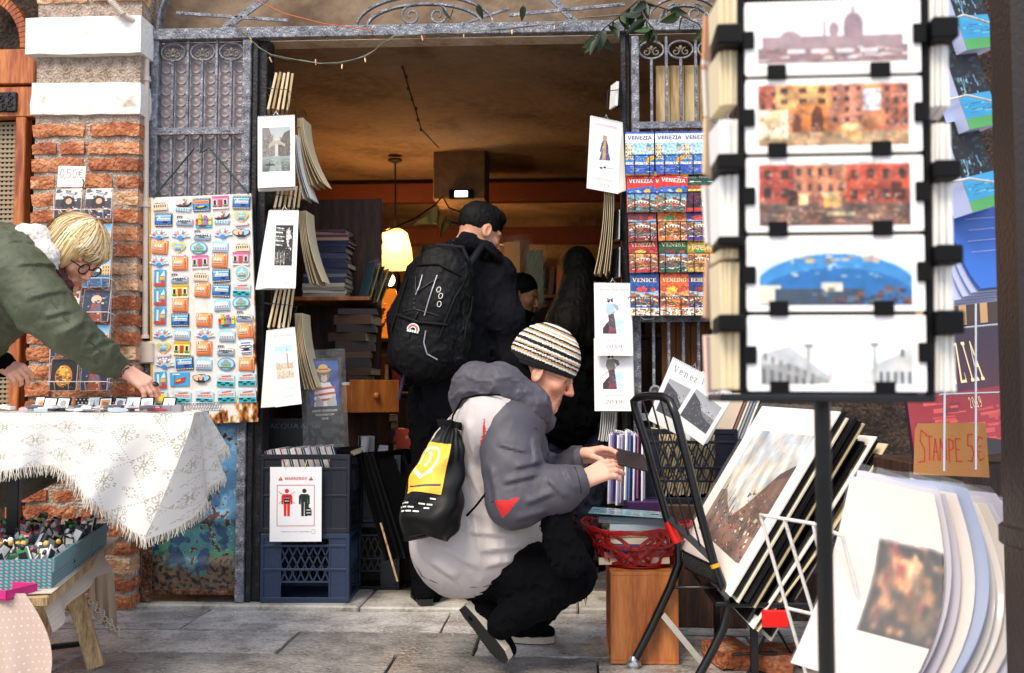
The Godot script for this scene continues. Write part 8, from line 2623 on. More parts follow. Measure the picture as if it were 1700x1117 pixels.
func card_pic(k:int)->Pic:
	var p:=Pic.new(240,108,Color("f4f2f2"),40+k)
	var x:=0.07
	var w:=0.86
	match k:
		0:
			p.grad(x,0.0,w,0.86,Color("e8dce4"),Color("f2ece8"))
			p.rect(0.1,0.48,0.8,0.30,Color("a08a90"))
			p.ell(0.62,0.34,0.055,0.17,Color("97828c")); p.rect(0.565,0.34,0.11,0.2,Color("97828c")); p.rect(0.613,0.1,0.014,0.14,Color("97828c"))
			p.ell(0.51,0.40,0.028,0.1,Color("9c8890")); p.rect(0.45,0.28,0.012,0.24,Color("9c8890")); p.ell(0.26,0.50,0.06,0.09,Color("a8949a"))
			p.rect(x,0.64,w,0.2,Color("92787c")); p.specks(60,x,0.62,w*0.96,0.2,[Color("7c6468"),Color("d8ccd0"),Color("a8888a")],0.05,0.03)
			for i in 4:p.rect(0.24+i*0.14,0.66,0.1,0.06,Color("ded4d8"))
		1:
			p.grad(x,0.08,w,0.82,Color("d88a5a"),Color("a86a48"))
			p.house(0.07,0.08,0.12,0.4,Color("b85a48"),2,2); p.house(0.17,0.08,0.32,0.3,Color("e0a060"),3,2); p.house(0.48,0.08,0.2,0.55,Color("c07a60"),3,4); p.house(0.78,0.08,0.15,0.6,Color("b86a54"),3,4)
			p.poly([0.24,0.75,0.28,0.42,0.36,0.30,0.46,0.36,0.48,0.75],Color("c8783a")); p.ell(0.41,0.55,0.035,0.18,Color("5a2c1c")); p.rect(0.375,0.55,0.07,0.2,Color("5a2c1c")); p.ell(0.29,0.62,0.03,0.14,Color("6a3822"))
			p.rect(0.67,0.15,0.10,0.3,Color("d8d8e4")); p.rect(0.07,0.72,0.86,0.18,Color("a88a68")); p.rect(0.07,0.42,0.17,0.4,Color("e8d8b4")); p.rect(0.55,0.66,0.11,0.18,Color("d8a86a")); p.ell(0.605,0.66,0.065,0.05,Color("e8c088"))
		2:
			p.grad(x,0.1,w,0.82,Color("a85038"),Color("8a5a4a"))
			p.house(0.07,0.1,0.2,0.5,Color("a84438"),2,2); p.house(0.27,0.1,0.3,0.42,Color("c07a5a"),5,2); p.house(0.57,0.1,0.36,0.55,Color("b84a34"),4,2)
			p.rect(0.82,0.34,0.06,0.26,Color("4a2418")); p.rect(0.07,0.62,0.86,0.3,Color("6a5048")); p.specks(60,0.08,0.62,0.82,0.28,[Color("54403a"),Color("8a6a5c"),Color("a88a74")],0.06,0.02)
			p.rect(0.44,0.52,0.1,0.16,Color("d8a05a")); p.ell(0.49,0.52,0.06,0.05,Color("e8b87a")); p.rect(0.46,0.74,0.16,0.06,Color("c8b48a")); p.rect(0.30,0.5,0.05,0.14,Color("d8c08a")); p.rect(0.24,0.44,0.05,0.2,Color("3a201a"))
		3:
			p.grad(x,0.1,w,0.5,Color("e4ecf6"),Color("b8d4ec"))
			p.ell(0.5,0.72,0.46,0.48,Color("3a86c4")); p.ell(0.5,0.85,0.45,0.42,Color("2468a8"))
			p.specks(26,0.25,0.26,0.5,0.08,[Color("c8a888"),Color("d8c8a8"),Color("7a6a5a")],0.04,0.03); p.specks(14,0.2,0.36,0.6,0.2,[Color("e8e4e0"),Color("88b8d8")],0.03,0.02)
			p.rect(0.07,0.66,0.12,0.26,Color("e0d8c4")); p.rect(0.16,0.70,0.5,0.24,Color("3a4a5c")); p.rect(0.42,0.62,0.12,0.12,Color("d4ccc0")); p.specks(70,0.36,0.68,0.55,0.24,[Color("4a3a38"),Color("2a3a54"),Color("7a4a3a"),Color("5a6a84")],0.04,0.05)
		4:
			p.grad(x,0.08,w,0.84,Color("eef0f8"),Color("f4f4f8"))
			p.poly([0.07,0.52,0.24,0.40,0.46,0.80,0.46,0.90,0.07,0.92],Color("b8bcc0")); p.poly([0.07,0.66,0.24,0.64,0.46,0.86,0.46,0.9,0.07,0.92],Color("9a9c9c"))
			for i in 7:p.rect(0.085+i*0.045,0.70+i*0.025,0.018,0.2-i*0.022,Color("5c6064")); p.rect(0.09+i*0.045,0.50+i*0.045,0.016,0.09,Color("74787c"))
			p.poly([0.72,0.64,0.93,0.42,0.93,0.92,0.62,0.92],Color("c4c6c8")); p.rect(0.86,0.44,0.02,0.1,Color("6a6a6c"))
			for i in 5:p.rect(0.74+i*0.04,0.74,0.018,0.16,Color("5c6064"))
			p.rect(0.335,0.42,0.022,0.48,Color("a8acac")); p.rect(0.322,0.38,0.048,0.05,Color("8a8e90")); p.rect(0.705,0.40,0.02,0.5,Color("a8acac")); p.rect(0.692,0.36,0.046,0.05,Color("7a7e80")); p.rect(0.46,0.5,0.02,0.36,Color("d0c8c4"))
	if k in [1,2]:p.specks(300,0.08,0.12,0.82,0.76,[Color("6a4a3c"),Color("b8907a"),Color("d8b89c"),Color("8a6250")],0.012,0.025)
	p.mottle(0.5 if k in [1,2] else 0.12,0.035)
	p.soft(2)
	p.mottle(0.12 if k in [1,2] else 0.04,0.2)
	p.rect(0,0,1,0.06,Color("f4f2f2")); p.rect(0,0.93,1,0.07,Color("f4f2f2")); p.rect(0,0,0.07,1,Color("f4f2f2")); p.rect(0.93,0,0.07,1,Color("f4f2f2"))
	return p

func postcard_rack()->void:
	# a turning stand close to the camera; f is its front face
	var f:=frame3(V3(0.303,0.978,3.335),V3(0.191,-0.001,0.008),Vector3.UP)
	var sp:=thing("postcard_spinner","tall black revolving postcard stand full of panoramic cards, close to the camera","postcard stand",at(V3(0.32,0.921,3.199)*V3(1,0,1)))
	var o:=V3(0.32,0.921,3.199)*V3(1,0,1)
	var y0:=0.9304
	var toO:=Transform3D(Basis(),-o)
	var F:=func(x:float,y:float,z:float)->Vector3:return f*V3(x,y,z)
	var top:=0.60
	var b:=MB.new()
	b.tube([V3(0,0.0,0),V3(0,1.8,0)],0.0102,14)
	part("pole",b,M.black_paint,sp)
	b=MB.new()
	b.lathe(Transform3D(),[V2(0.0001,0.03),V2(0.03,0.03),V2(0.035,0.012),V2(0.20,0.008),V2(0.21,0.0),V2(0.0001,0.0)],24)
	part("foot",b,M.black_paint,sp)
	var yb:=y0-f.origin.y
	b=MB.new()
	b.box(f*Transform3D(Basis(),V3(-0.012,yb-0.004,-0.065)),V3(0.236,0.009,0.145),0.002)
	part("tray",b,M.black_paint,sp,toO)
	b=MB.new()
	for x in [-0.1005,0.1045]:b.box(f*Transform3D(Basis(),V3(x,yb+top/2,-0.012)),V3(0.008,top,0.012),0.001)
	b.box(f*Transform3D(Basis(),V3(0,yb+top/2,-0.03)),V3(0.19,top,0.004))
	part("frame_strips",b,M.black_plastic,sp,toO)
	var looks:=["a domed church skyline in pale mauve","an orange courtyard with a stone well","a dark red courtyard with a stone well","a blue lagoon seen from above","pale columns and palaces in mist"]
	for k in 5:
		var yc:=yb+0.5*0.0885+(4-k)*0.0903+0.002
		var c:=thing("panoramic_postcard","white bordered panoramic postcard of %s" % looks[k],"postcard",f*Transform3D(Basis(),V3(0,yc,0.0)),"panoramic postcards on the revolving stand")
		b=MB.new()
		b.slab(at(V3(0,0,-0.012)),PackedVector2Array([V2(-0.094,-0.043),V2(-0.098,-0.039),V2(-0.098,0.039),V2(-0.094,0.043),V2(0.094,0.043),V2(0.098,0.039),V2(0.098,-0.039),V2(0.094,-0.043)]),0.0115)
		part("card_stack",b,M.paper,c)
		b=MB.new()
		b.quad(V3(-0.0975,0.0425,0),V3(0.0975,0.0425,0),V3(0.0975,-0.0425,0),V3(-0.0975,-0.0425,0))
		part("print",b,print_mat("pano%d" % k,card_pic(k),0.5),c)
		for q in [[-0.095,-0.002,0.014,0.020],[0.096,0.001,0.015,0.022],[-0.063,-0.040,0.021,0.017],[0.052,-0.040,0.022,0.017]]:
			b=MB.new()
			b.box(f*Transform3D(Basis(),V3(q[0],yc+q[1],0.003)),V3(q[2],q[3],0.004),0.001)
			part("clip",b,M.black_plastic,sp,toO)
	# side faces of the stand: stacks of cards edge-on, held by black straps
	for side in [-1.0,1.0]:
		var rows:Array=[[-30,30,0],[66,162,0],[186,248,1],[282,392,1],[408,425,0],[432,540,0],[550,648,0]] if side<0 else [[-40,28,1],[66,172,1],[200,266,1],[300,408,1],[440,516,1],[556,650,1]]
		for i in rows.size():
			var r:Array=rows[i]
			var ya:float=yb+(655.0-r[1])*0.000676
			var yz:float=yb+(655.0-r[0])*0.000676
			var x:=-0.119 if side<0 else 0.124
			var n:=3+(i % 3)
			var t:=thing("card_bundle","bundle of %s cards seen edge-on, %s down the %s side of the revolving stand" % ["cream" if r[2]==0 else "white",ORD[i],"street" if side>0 else "doorway"],"cards",f*Transform3D(Basis(),V3(x,(ya+yz)/2,-0.04)),"edge-on cards on the revolving stand")
			for k in n:
				b=MB.new()
				var th:=0.021/n
				b.box(at(V3(-0.0105+(k+0.5)*th,0.0006*(k % 2),0.002*(k % 3)),side*-6.0,0,(k-n*0.5)*0.7*side),V3(th*0.93,yz-ya,0.06),0.001)
				part("card",b,M.paper_cream if r[2]==0 else M.paper,t)
		for q in ([[30,66],[252,280],[392,408],[522,552]] if side<0 else [[28,66],[268,300],[408,440],[516,556]]):
			b=MB.new()
			b.box(f*Transform3D(Basis(),V3(-0.117 if side<0 else 0.121,yb+(655.0-(q[0]+q[1])/2.0)*0.000676,-0.02)),V3(0.029,(q[1]-q[0])*0.00064,0.07),0.002)
			part("strap",b,M.black_plastic,sp,toO)
	# brochures poking out on the doorway side
	for i in 6:
		var yy:float=[20,100,210,330,470,600][i]
		b=MB.new()
		b.col=hexl(["c88a5a","e0d4c8","d8b890","f0e8e0","c8a080","e8c8c0"][i])
		b.box(Transform3D(Basis(f.basis.y,deg_to_rad(58.0))*Basis.from_euler(V3(0,0,[-0.10,0.1,-0.06,0.12,-0.1,0.08][i]))*f.basis,f*V3(-0.128,yb+(655-yy)*0.000676,-0.09)),V3(0.040,0.07,0.004),0.001)
		solo("folded_card",b,M.vivid,"folded greeting card jutting from the doorway side of the revolving stand, %s down" % ORD[i],"card")


# ---------------------------------------------------------------- bodies: distance fields meshed by surface nets
class Sdf:
	var prims:Array=[]
	var h:=0.01
	var G:=PackedFloat32Array()
	var glo:=Vector3.ZERO
	var gn:=Vector3i.ZERO
	# how far p lies outside the skin, from the grid kept by emit
	func out(p:Vector3)->float:
		var q:=Vector3i(((p-glo)/h).round()).clamp(Vector3i.ZERO,gn-Vector3i.ONE)
		return G[q.z*gn.x*gn.y+q.y*gn.x+q.x]
	func _init(cell:float)->void:h=cell
	func cap(a:Vector3,b:Vector3,ra:float,rb:float,k:=0.03,axis:=Vector3.ZERO,flat:=1.0,neg:=false)->void:
		prims.append([0,a,b,ra,rb,k,axis.normalized(),flat,neg])
	func chain(pts:Array,rs:Array,k:=0.03,axis:=Vector3.ZERO,flat:=1.0)->void:
		for i in pts.size()-1:cap(pts[i],pts[i+1],rs[i],rs[i+1],k,axis,flat)
	func ell(c:Vector3,r:Vector3,k:=0.02,b:=Basis(),neg:=false)->void:
		prims.append([1,c,r,0.0,0.0,k,b,1.0,neg])
	func emit(mb:MB,disp=null,colr=null)->void:
		var lo:=Vector3.ONE*1e9
		var hi:=-lo
		var boxes:Array=[]
		for p in prims:
			var r:float=maxf(p[3],p[4]) if p[0]==0 else maxf(p[2].x,maxf(p[2].y,p[2].z))
			var l:Vector3=p[1].min(p[2]) if p[0]==0 else p[1]
			var u:Vector3=p[1].max(p[2]) if p[0]==0 else p[1]
			var m:Vector3=Vector3.ONE*(r+p[5]+3*h)
			boxes.append([l-m,u+m])
			if not p[8]:lo=lo.min(l-m); hi=hi.max(u+m)
		var n:=Vector3i(((hi-lo)/h).ceil())+Vector3i.ONE
		var d:=PackedFloat32Array()
		d.resize(n.x*n.y*n.z)
		d.fill(0.08)
		var sy:=n.x
		var sz:=n.x*n.y
		for q in prims.size():
			var p:Array=prims[q]
			var a:=Vector3i(((boxes[q][0]-lo)/h).floor()).clamp(Vector3i.ZERO,n-Vector3i.ONE)
			var b:=Vector3i(((boxes[q][1]-lo)/h).ceil()).clamp(Vector3i.ZERO,n-Vector3i.ONE)
			var k:float=p[5]
			var neg:bool=p[8]
			var c:Vector3=p[1]
			if p[0]==0:
				var ab:Vector3=p[2]-c
				var ra:float=p[3]
				var rd:float=p[4]-ra
				var il:=1.0/maxf(ab.length_squared(),1e-9)
				var ax:Vector3=p[6]
				var fl:float=1.0/p[7]-1.0
				if fl != 0.0:ab+=ax*ab.dot(ax)*fl; il=1.0/maxf(ab.length_squared(),1e-9)
				for z in range(a.z,b.z+1):
					for y in range(a.y,b.y+1):
						var i:=z*sz+y*sy+a.x
						for x in range(a.x,b.x+1):
							var w:=Vector3(x,y,z)*h+lo-c
							if fl != 0.0:w+=ax*(w.dot(ax)*fl)
							var t:=clampf(w.dot(ab)*il,0.0,1.0)
							var v:=(w-ab*t).length()-ra-rd*t
							var e:=d[i]
							if neg:
								var g:=maxf(k-absf(e+v),0.0)
								d[i]=maxf(e,-v)+g*g*0.25/k
							else:
								var g:=maxf(k-absf(e-v),0.0)
								d[i]=minf(e,v)-g*g*0.25/k
							i+=1
			else:
				var r:Vector3=p[2]
				var bi:Basis=(p[6] as Basis).inverse()
				var rm:=minf(r.x,minf(r.y,r.z))
				for z in range(a.z,b.z+1):
					for y in range(a.y,b.y+1):
						var i:=z*sz+y*sy+a.x
						for x in range(a.x,b.x+1):
							var w:=bi*(Vector3(x,y,z)*h+lo-c)
							var s:=w/r
							var k0:=s.length()
							var v:=-rm if k0<1e-4 else k0*(k0-1.0)/(s/r).length()
							var e:=d[i]
							if neg:
								var g:=maxf(k-absf(e+v),0.0)
								d[i]=maxf(e,-v)+g*g*0.25/k
							else:
								var g:=maxf(k-absf(e-v),0.0)
								d[i]=minf(e,v)-g*g*0.25/k
							i+=1
		if disp != null:
			var i:=0
			for z in n.z:
				for y in n.y:
					for x in n.x:
						if absf(d[i])<0.03:d[i]+=disp.call(Vector3(x,y,z)*h+lo)
						i+=1
		G=d
		glo=lo
		gn=n
		# one vertex per crossed cell, one quad per crossed edge
		var id:=PackedInt32Array()
		id.resize(d.size())
		id.fill(-1)
		var V:=PackedVector3Array()
		var N:=PackedVector3Array()
		var step:=[1,sy,sz]
		for z in range(1,n.z-1):
			for y in range(1,n.y-1):
				var i:=z*sz+y*sy+1
				for x in range(1,n.x-1):
					var e:=d[i]<0.0
					for ax in 3:
						if (d[i+step[ax]]<0.0) != e:
							var s1:int=step[(ax+1) % 3]
							var s2:int=step[(ax+2) % 3]
							var cs:=[i,i-s1,i-s1-s2,i-s2]
							var vs:Array[int]=[]
							for c in cs:
								if id[c]<0:
									id[c]=V.size()
									var base:=Vector3(c % sy,(c/sy) % n.y,c/sz)
									var sum:=Vector3.ZERO
									var cnt:=0
									var g:=Vector3.ZERO
									for bx in 2:
										for by in 2:
											var q:int=c+bx*sy+by*sz
											var d0:=d[q]
											var d1:=d[q+1]
											g.x+=d1-d0
											if (d0<0) != (d1<0):sum+=Vector3(d0/(d0-d1),bx,by); cnt+=1
											q=c+bx+by*sz
											d0=d[q]; d1=d[q+sy]
											g.y+=d1-d0
											if (d0<0) != (d1<0):sum+=Vector3(bx,d0/(d0-d1),by); cnt+=1
											q=c+bx+by*sy
											d0=d[q]; d1=d[q+sz]
											g.z+=d1-d0
											if (d0<0) != (d1<0):sum+=Vector3(bx,by,d0/(d0-d1)); cnt+=1
									V.append((base+sum/maxi(cnt,1))*h+lo)
									N.append(g.normalized())
								vs.append(id[c])
							for tr in [[0,1,2],[0,2,3]]:
								var A:=V[vs[tr[0]]]
								var B:=V[vs[tr[1]]]
								var C:=V[vs[tr[2]]]
								if colr != null:mb.col=colr.call((A+B+C)/3.0)
								mb.tri(A,B,C,N[vs[tr[0]]],N[vs[tr[1]]],N[vs[tr[2]]])
					i+=1

# head in its own axes: +z the way it faces, +y up; about 23 cm tall
func head_into(mb:MB,t:Transform3D,cell:=0.004,sc:=1.0,nose:=1.0)->void:
	var s:=Sdf.new(cell)
	s.ell(Vector3(0,0.035,-0.015),Vector3(0.074,0.090,0.095),0.02)
	s.ell(Vector3(0,-0.035,0.025),Vector3(0.057,0.078,0.062),0.03)
	s.cap(Vector3(-0.01,-0.098,0.066),Vector3(0.01,-0.098,0.066),0.019,0.019,0.025)
	s.cap(Vector3(0,-0.05,-0.035),Vector3(0,-0.19,-0.075),0.055,0.060,0.03)
	for e in [-1.0,1.0]:
		s.cap(Vector3(e*0.050,-0.07,0.0),Vector3(e*0.022,-0.098,0.055),0.018,0.016,0.03)
		s.ell(Vector3(e*0.038,-0.022,0.062),Vector3(0.024,0.02,0.02),0.02)
		s.ell(Vector3(e*0.031,0.006,0.096),Vector3(0.018,0.012,0.016),0.014,Basis(),true)
		s.cap(Vector3(e*0.012,0.024,0.087),Vector3(e*0.048,0.024,0.068),0.010,0.009,0.014)
		s.ell(Vector3(e*0.030,0.004,0.073),Vector3(0.014,0.013,0.013),0.005)
		s.ell(Vector3(e*0.012,-0.032,0.096),Vector3(0.008,0.007,0.010),0.007)
		s.ell(Vector3(e*0.079,-0.004,-0.008),Vector3(0.009,0.033,0.021),0.008,Basis(Vector3(0,1,0),e*0.35))
		s.ell(Vector3(e*0.088,-0.002,-0.004),Vector3(0.006,0.020,0.011),0.006,Basis(Vector3(0,1,0),e*0.35),true)
	s.cap(Vector3(0,0.016,0.086),Vector3(0,-0.026,0.086+0.024*nose),0.009,0.0115,0.010)
	s.cap(Vector3(-0.018,-0.061,0.079),Vector3(0.018,-0.061,0.079),0.007,0.007,0.010)
	s.cap(Vector3(-0.015,-0.074,0.077),Vector3(0.015,-0.074,0.077),0.008,0.008,0.010)
	s.cap(Vector3(-0.022,-0.067,0.090),Vector3(0.022,-0.067,0.090),0.003,0.003,0.005,Vector3.ZERO,1.0,true)
	var m:=MB.new()
	var skin0:=mb.col
	var fz:=FastNoiseLite.new()
	fz.frequency=38.0
	s.emit(m,null,func(p:Vector3)->Color:
		var skin:=skin0*(1.0+0.16*fz.get_noise_3d(p.x,p.y,p.z))
		if p.y<-0.05 and p.z>-0.02 and nose>0.9:skin=skin*Color(0.90,0.86,0.86)
		var c:=skin
		if p.z>0.062 and absf(p.x)<0.022 and absf(p.y+0.068)<0.011:c=skin*Color(0.95,0.62,0.60)
		if p.z>0.05 and Vector2(absf(p.x)-0.04,p.y+0.03).length()<0.024:c=skin*Color(1.0,0.88,0.85)
		if p.z>0.09 and absf(p.y+0.02)<0.02:c=skin*Color(1.0,0.86,0.82)
		if p.z>0.05 and absf(p.y-0.027)<0.005 and absf(p.x)>0.012 and absf(p.x)<0.048:c=skin*Color(0.35,0.28,0.24)
		if p.z>0.06 and Vector2((absf(p.x)-0.030)*0.7,p.y-0.003).length()<0.006:c=Color(0.10,0.07,0.05)
		return c)
	put_into(mb,m,t,sc)

func put_into(mb:MB,m:MB,t:Transform3D,sc:=1.0)->void:
	var nb:=t.basis.orthonormalized()
	var tt:=t*Transform3D(Basis.from_scale(Vector3.ONE*sc),Vector3.ZERO)
	for i in m.v.size():
		mb.v.append(tt*m.v[i]); mb.n.append(nb*m.n[i]); mb.u.append(m.u[i]); mb.c.append(m.c[i])

# folds of cloth along given lines in the xy plane: [ax, ay, bx, by, height, width], seen on the side towards +z of z0
func folds(list:Array,z0:float,base=null)->Callable:
	return func(p:Vector3)->float:
		var r:float=base.call(p) if base != null else 0.0
		if p.z<z0:return r
		var q:=Vector2(p.x,p.y)
		for f in list:
			var a:Vector2=f[0]
			var ab:Vector2=f[1]-a
			var w:=q-a
			var t:=clampf(w.dot(ab)/ab.length_squared(),0.0,1.0)
			var e:float=(w-ab*t).dot(ab.orthogonal().normalized())/f[3]
			if absf(e)<3.0:r-=f[2]*exp(-e*e)*(1.0-2.2*smoothstep(0.2,1.4,e))*smoothstep(0.0,0.25,t)*(1.0-smoothstep(0.75,1.0,t))
		return r

# a stitched line over a garment: points in the xy plane dropped onto the side of the field towards +z
func seam(o:Node3D,s:Sdf,pts:Array,r:float,m:Material,called:="seam",lift:=0.0)->void:
	var l:Array=[]
	for i in pts.size()-1:
		for k in 8:
			var q:Vector2=(pts[i] as Vector2).lerp(pts[i+1],k/8.0)
			var z:=s.glo.z+s.gn.z*s.h
			while z>s.glo.z and s.out(Vector3(q.x,q.y,z))>0.0:z-=0.004
			if z>s.glo.z+s.h:l.append(Vector3(q.x,q.y,z+lift))
	if l.size()<3:return
	for j in 3:
		for i in range(1,l.size()-1):l[i].z=(l[i-1].z+l[i].z*2+l[i+1].z)/4.0
	var b:=MB.new()
	b.tube(l,r,5)
	add(o,called,b,m)

# hand: wrist at the origin, fingers along +y, back of the hand +z, thumb on the side of x = side
func hand_into(mb:MB,t:Transform3D,side:float,curl:Array,thumb:=Vector3(0.6,0.65,-0.45),spread:=0.06,sc:=1.0)->void:
	var s:=Sdf.new(0.003)
	s.cap(Vector3(0,-0.045,0),Vector3(0,0.005,0),0.026,0.026,0.015,Vector3(0,0,1),0.72)
	var base:=[0.030,0.010,-0.010,-0.028]
	var ln:=[0.070,0.079,0.073,0.058]
	for i in 4:
		var kn:=Vector3(base[i]*side,0.086-0.004*absf(i-1.2)-(0.006 if i==3 else 0.0),0.002-0.002*i)
		s.cap(Vector3(base[i]*side*0.62,0.005,0),kn,0.0155,0.0115,0.014)
		var a:=0.0
		var p:=kn
		var seg:=[0.46,0.31,0.23]
		var sway:float=(1.2-i)*spread*side
		for j in 3:
			a+=curl[i]*[0.9,1.1,0.7][j]
			var q:Vector3=p+Vector3(sin(sway)*cos(a),cos(sway)*cos(a),-sin(a))*ln[i]*seg[j]
			s.cap(p,q,0.0098-0.0009*j,0.0092-0.0010*j,0.004)
			p=q
	var th:=Vector3(thumb.x*side,thumb.y,thumb.z).normalized()
	var p0:=Vector3(0.020*side,0.018,-0.006)
	var p1:=p0+th*0.045
	var p2:=p1+(th+Vector3(-0.25*side,0.30,-0.05)).normalized()*0.034
	s.cap(p0,p1,0.0165,0.0115,0.012)
	s.cap(p1,p2,0.0108,0.0092,0.004)
	s.cap(p2,p2+(th+Vector3(-0.5*side,0.4,-0.1)).normalized()*0.024,0.0095,0.008,0.004)
	var m:=MB.new()
	var c:=mb.col
	s.emit(m,null,func(p:Vector3)->Color:return c.lerp(c*Color(1.0,0.80,0.76),clampf((p.y-0.09)*9.0,0.0,0.7)))
	put_into(mb,m,t,sc)

# creases of cloth: sharp valleys in a stretched noise
func creases(amp:float,fr:Vector3,sd:=1,fine:=0.0)->Callable:
	var f:=FastNoiseLite.new()
	f.seed=sd
	f.frequency=1.0
	f.fractal_octaves=3
	return func(p:Vector3)->float:
		var q:=p*fr*1.5
		var a:=f.get_noise_3d(q.x,q.y,q.z)
		var r:=amp*(1.0-pow(1.0-absf(a),5.0)*1.6)
		if fine>0.0:r+=fine*f.get_noise_3d(q.x*3.1,q.y*3.1,q.z*3.1)
		return r

func look(o:Vector3,fwd:Vector3,up:=Vector3.UP)->Transform3D:
	var z:=fwd.normalized()
	var x:=up.cross(z).normalized()
	return Transform3D(Basis(x,z.cross(x),z),o)

# hand frame: wrist o, fingers along dir, back of the hand facing back
func hand_at(o:Vector3,dir:Vector3,back:Vector3)->Transform3D:
	var y:=dir.normalized()
	var x:=y.cross(back).normalized()
	return Transform3D(Basis(x,y,x.cross(y)),o)


func cloth_mat(key:String,c:String,rough:=0.85,weave:=7.0,bs:=0.06)->Material:
	return mat(key,Color(c),rough,{"vc": true,"bump": noise_tex("fine"),"bs": bs,"scale": weave,"tri": true,"rim": 0.15})

# a garment: a field meshed in world axes, hung under the person
func wear(o:Node3D,called:String,s:Sdf,m:Material,disp=null,colr=null)->MeshInstance3D:
	var b:=MB.new()
	s.emit(b,disp,colr)
	return part(called,b,m,o,Transform3D(Basis(),-o.position))

func add(o:Node3D,called:String,b:MB,m:Material)->MeshInstance3D:
	return part(called,b,m,o,Transform3D(Basis(),-o.position))

# strands of hair over a skull: roots on the crown of t, each sliding out and down to its end
func strands(t:Transform3D,n:int,a0:float,a1:float,drop:Vector2,swell:float,w:float,cols:Array,sd:int,sweep:=0.3,fat:=1.0)->MB:
	var b:=MB.new()
	var r:=RandomNumberGenerator.new()
	r.seed=sd
	for i in n:
		var a:=lerpf(a0,a1,r.randf())
		var st:=r.randf_range(0.05,0.6)
		var lay:=r.randf_range(0.98,1.08)*fat
		var end:=r.randf_range(drop.x,drop.y)
		var p:Array=[]
		for k in 10:
			var f:=k/9.0
			var el:=lerpf(st,PI*0.56,f)
			var aa:=a+sweep*f*(0.6+0.4*sin(i))
			var d:=V3(sin(aa)*sin(el),cos(el),cos(aa)*sin(el))
			var q:=V3(0,0.03,-0.012)+d*V3(0.083,0.098,0.104)*lay*(1.0+swell*f)
			var over:=maxf(0.0,f-0.55)/0.45
			q.y-=over*(end+0.02)
			q-=V3(d.x,0,d.z)*over*over*0.022
			p.append(t*q+V3(sin(i*3.1+k*0.5),cos(i*1.7+k*0.6),sin(i*2.3+k*0.4))*0.0012)
		b.col=(cols[r.randi() % cols.size()] as Color)*r.randf_range(0.8,1.15)
		var c:=t*V3(0,0.03,-0.012)
		for k in 9:
			var d0:Vector3=p[k+1]-p[k]
			var sd_:=d0.cross(p[k]-c).normalized()*w*(1.0 if k<6 else (9.5-k)/3.5)
			var s2:=d0.cross(p[k+1]-c).normalized()*w*(1.0 if k<5 else (8.5-k)/3.5)
			var nn:Vector3=(p[k]-c).normalized()
			var n2:Vector3=(p[k+1]-c).normalized()
			b.tri(p[k]+sd_,p[k]-sd_,p[k+1]-s2,nn,nn,n2)
			b.tri(p[k]+sd_,p[k+1]-s2,p[k+1]+s2,nn,n2,n2)
	return b

func glasses(o:Node3D,t:Transform3D,m:Material,r:=0.019,w:=0.0013,round_:=1.0)->void:
	var b:=MB.new()
	for e in [-1.0,1.0]:
		var p:Array=[]
		for i in 20:p.append(t*V3(e*0.031+cos(TAU*i/20)*r*1.15,0.002+sin(TAU*i/20)*r*round_,0.097-absf(cos(TAU*i/20))*0.003))
		b.tube(p,w,6,true)
		b.tube([t*V3(e*0.053,0.007,0.092),t*V3(e*0.072,0.008,0.07),t*V3(e*0.079,0.006,0.0),t*V3(e*0.079,-0.012,-0.02)],w,6)
	b.tube([t*V3(-0.010,0.006,0.098),t*V3(0,0.009,0.101),t*V3(0.010,0.006,0.098)],w,6)
	add(o,"glasses",b,m)
	for e in [-1.0,1.0]:
		b=MB.new()
		var f:Array=[]
		for i in 16:f.append(t*V3(e*0.031+cos(TAU*i/16)*r*1.1,0.002+sin(TAU*i/16)*r*0.95*round_,0.096))
		for i in range(1,15):b.face(f[0],f[i],f[i+1],t.basis.z)
		add(o,"lens",b,M.clear_wrap)

func shoe(o:Node3D,heel:Vector3,toe:Vector3,up:Vector3,upper:Material,sole:Material,called:="shoe")->void:
	var y:=(toe-heel).normalized()
	var z:=(up-y*up.dot(y)).normalized()
	var x:=y.cross(z)
	var t:=Transform3D(Basis(x,y,z),heel)
	var l:=heel.distance_to(toe)
	var out:=PackedVector2Array()
	for q in [[0.0,0.02],[0.026,0.0],[0.034,0.06],[0.034,0.12],[0.045,0.18],[0.042,0.235],[0.022,0.272],[-0.005,0.28],[-0.032,0.262],[-0.045,0.21],[-0.040,0.15],[-0.033,0.09],[-0.034,0.04],[-0.026,0.0]]:out.append(V2(q[0],q[1]*l/0.28))
	out.remove_at(0)
	var b:=MB.new()
	b.slab(t,out,0.024,0.003)
	var root:=add(o,called,b,sole)
	var s:=Sdf.new(0.008)
	s.chain([t*V3(0,0.05,0.045),t*V3(0,l*0.55,0.042),t*V3(-0.003,l*0.86,0.036)],[0.038,0.042,0.034],0.03,z,0.75)
	s.cap(t*V3(0,0.045,0.03),t*V3(0,0.07,0.10),0.036,0.040,0.03)
	b=MB.new()
	s.emit(b)
	part("upper",b,upper,root)
	b=MB.new()
	b.slab(t*Transform3D(Basis(),V3(0,0,-0.004)),out,0.004)
	part("outsole",b,M.outsole,root)
	b=MB.new()
	for i in 5:b.tube([t*V3(-0.016,l*(0.42+i*0.055),0.080-i*0.005),t*V3(0.0,l*(0.43+i*0.055),0.086-i*0.005),t*V3(0.016,l*(0.42+i*0.055),0.080-i*0.005)],0.0025,5)
	part("laces",b,upper,root)

func person(label:String,foot:Vector3)->Node3D:
	return thing("person",label,"person",at(foot))

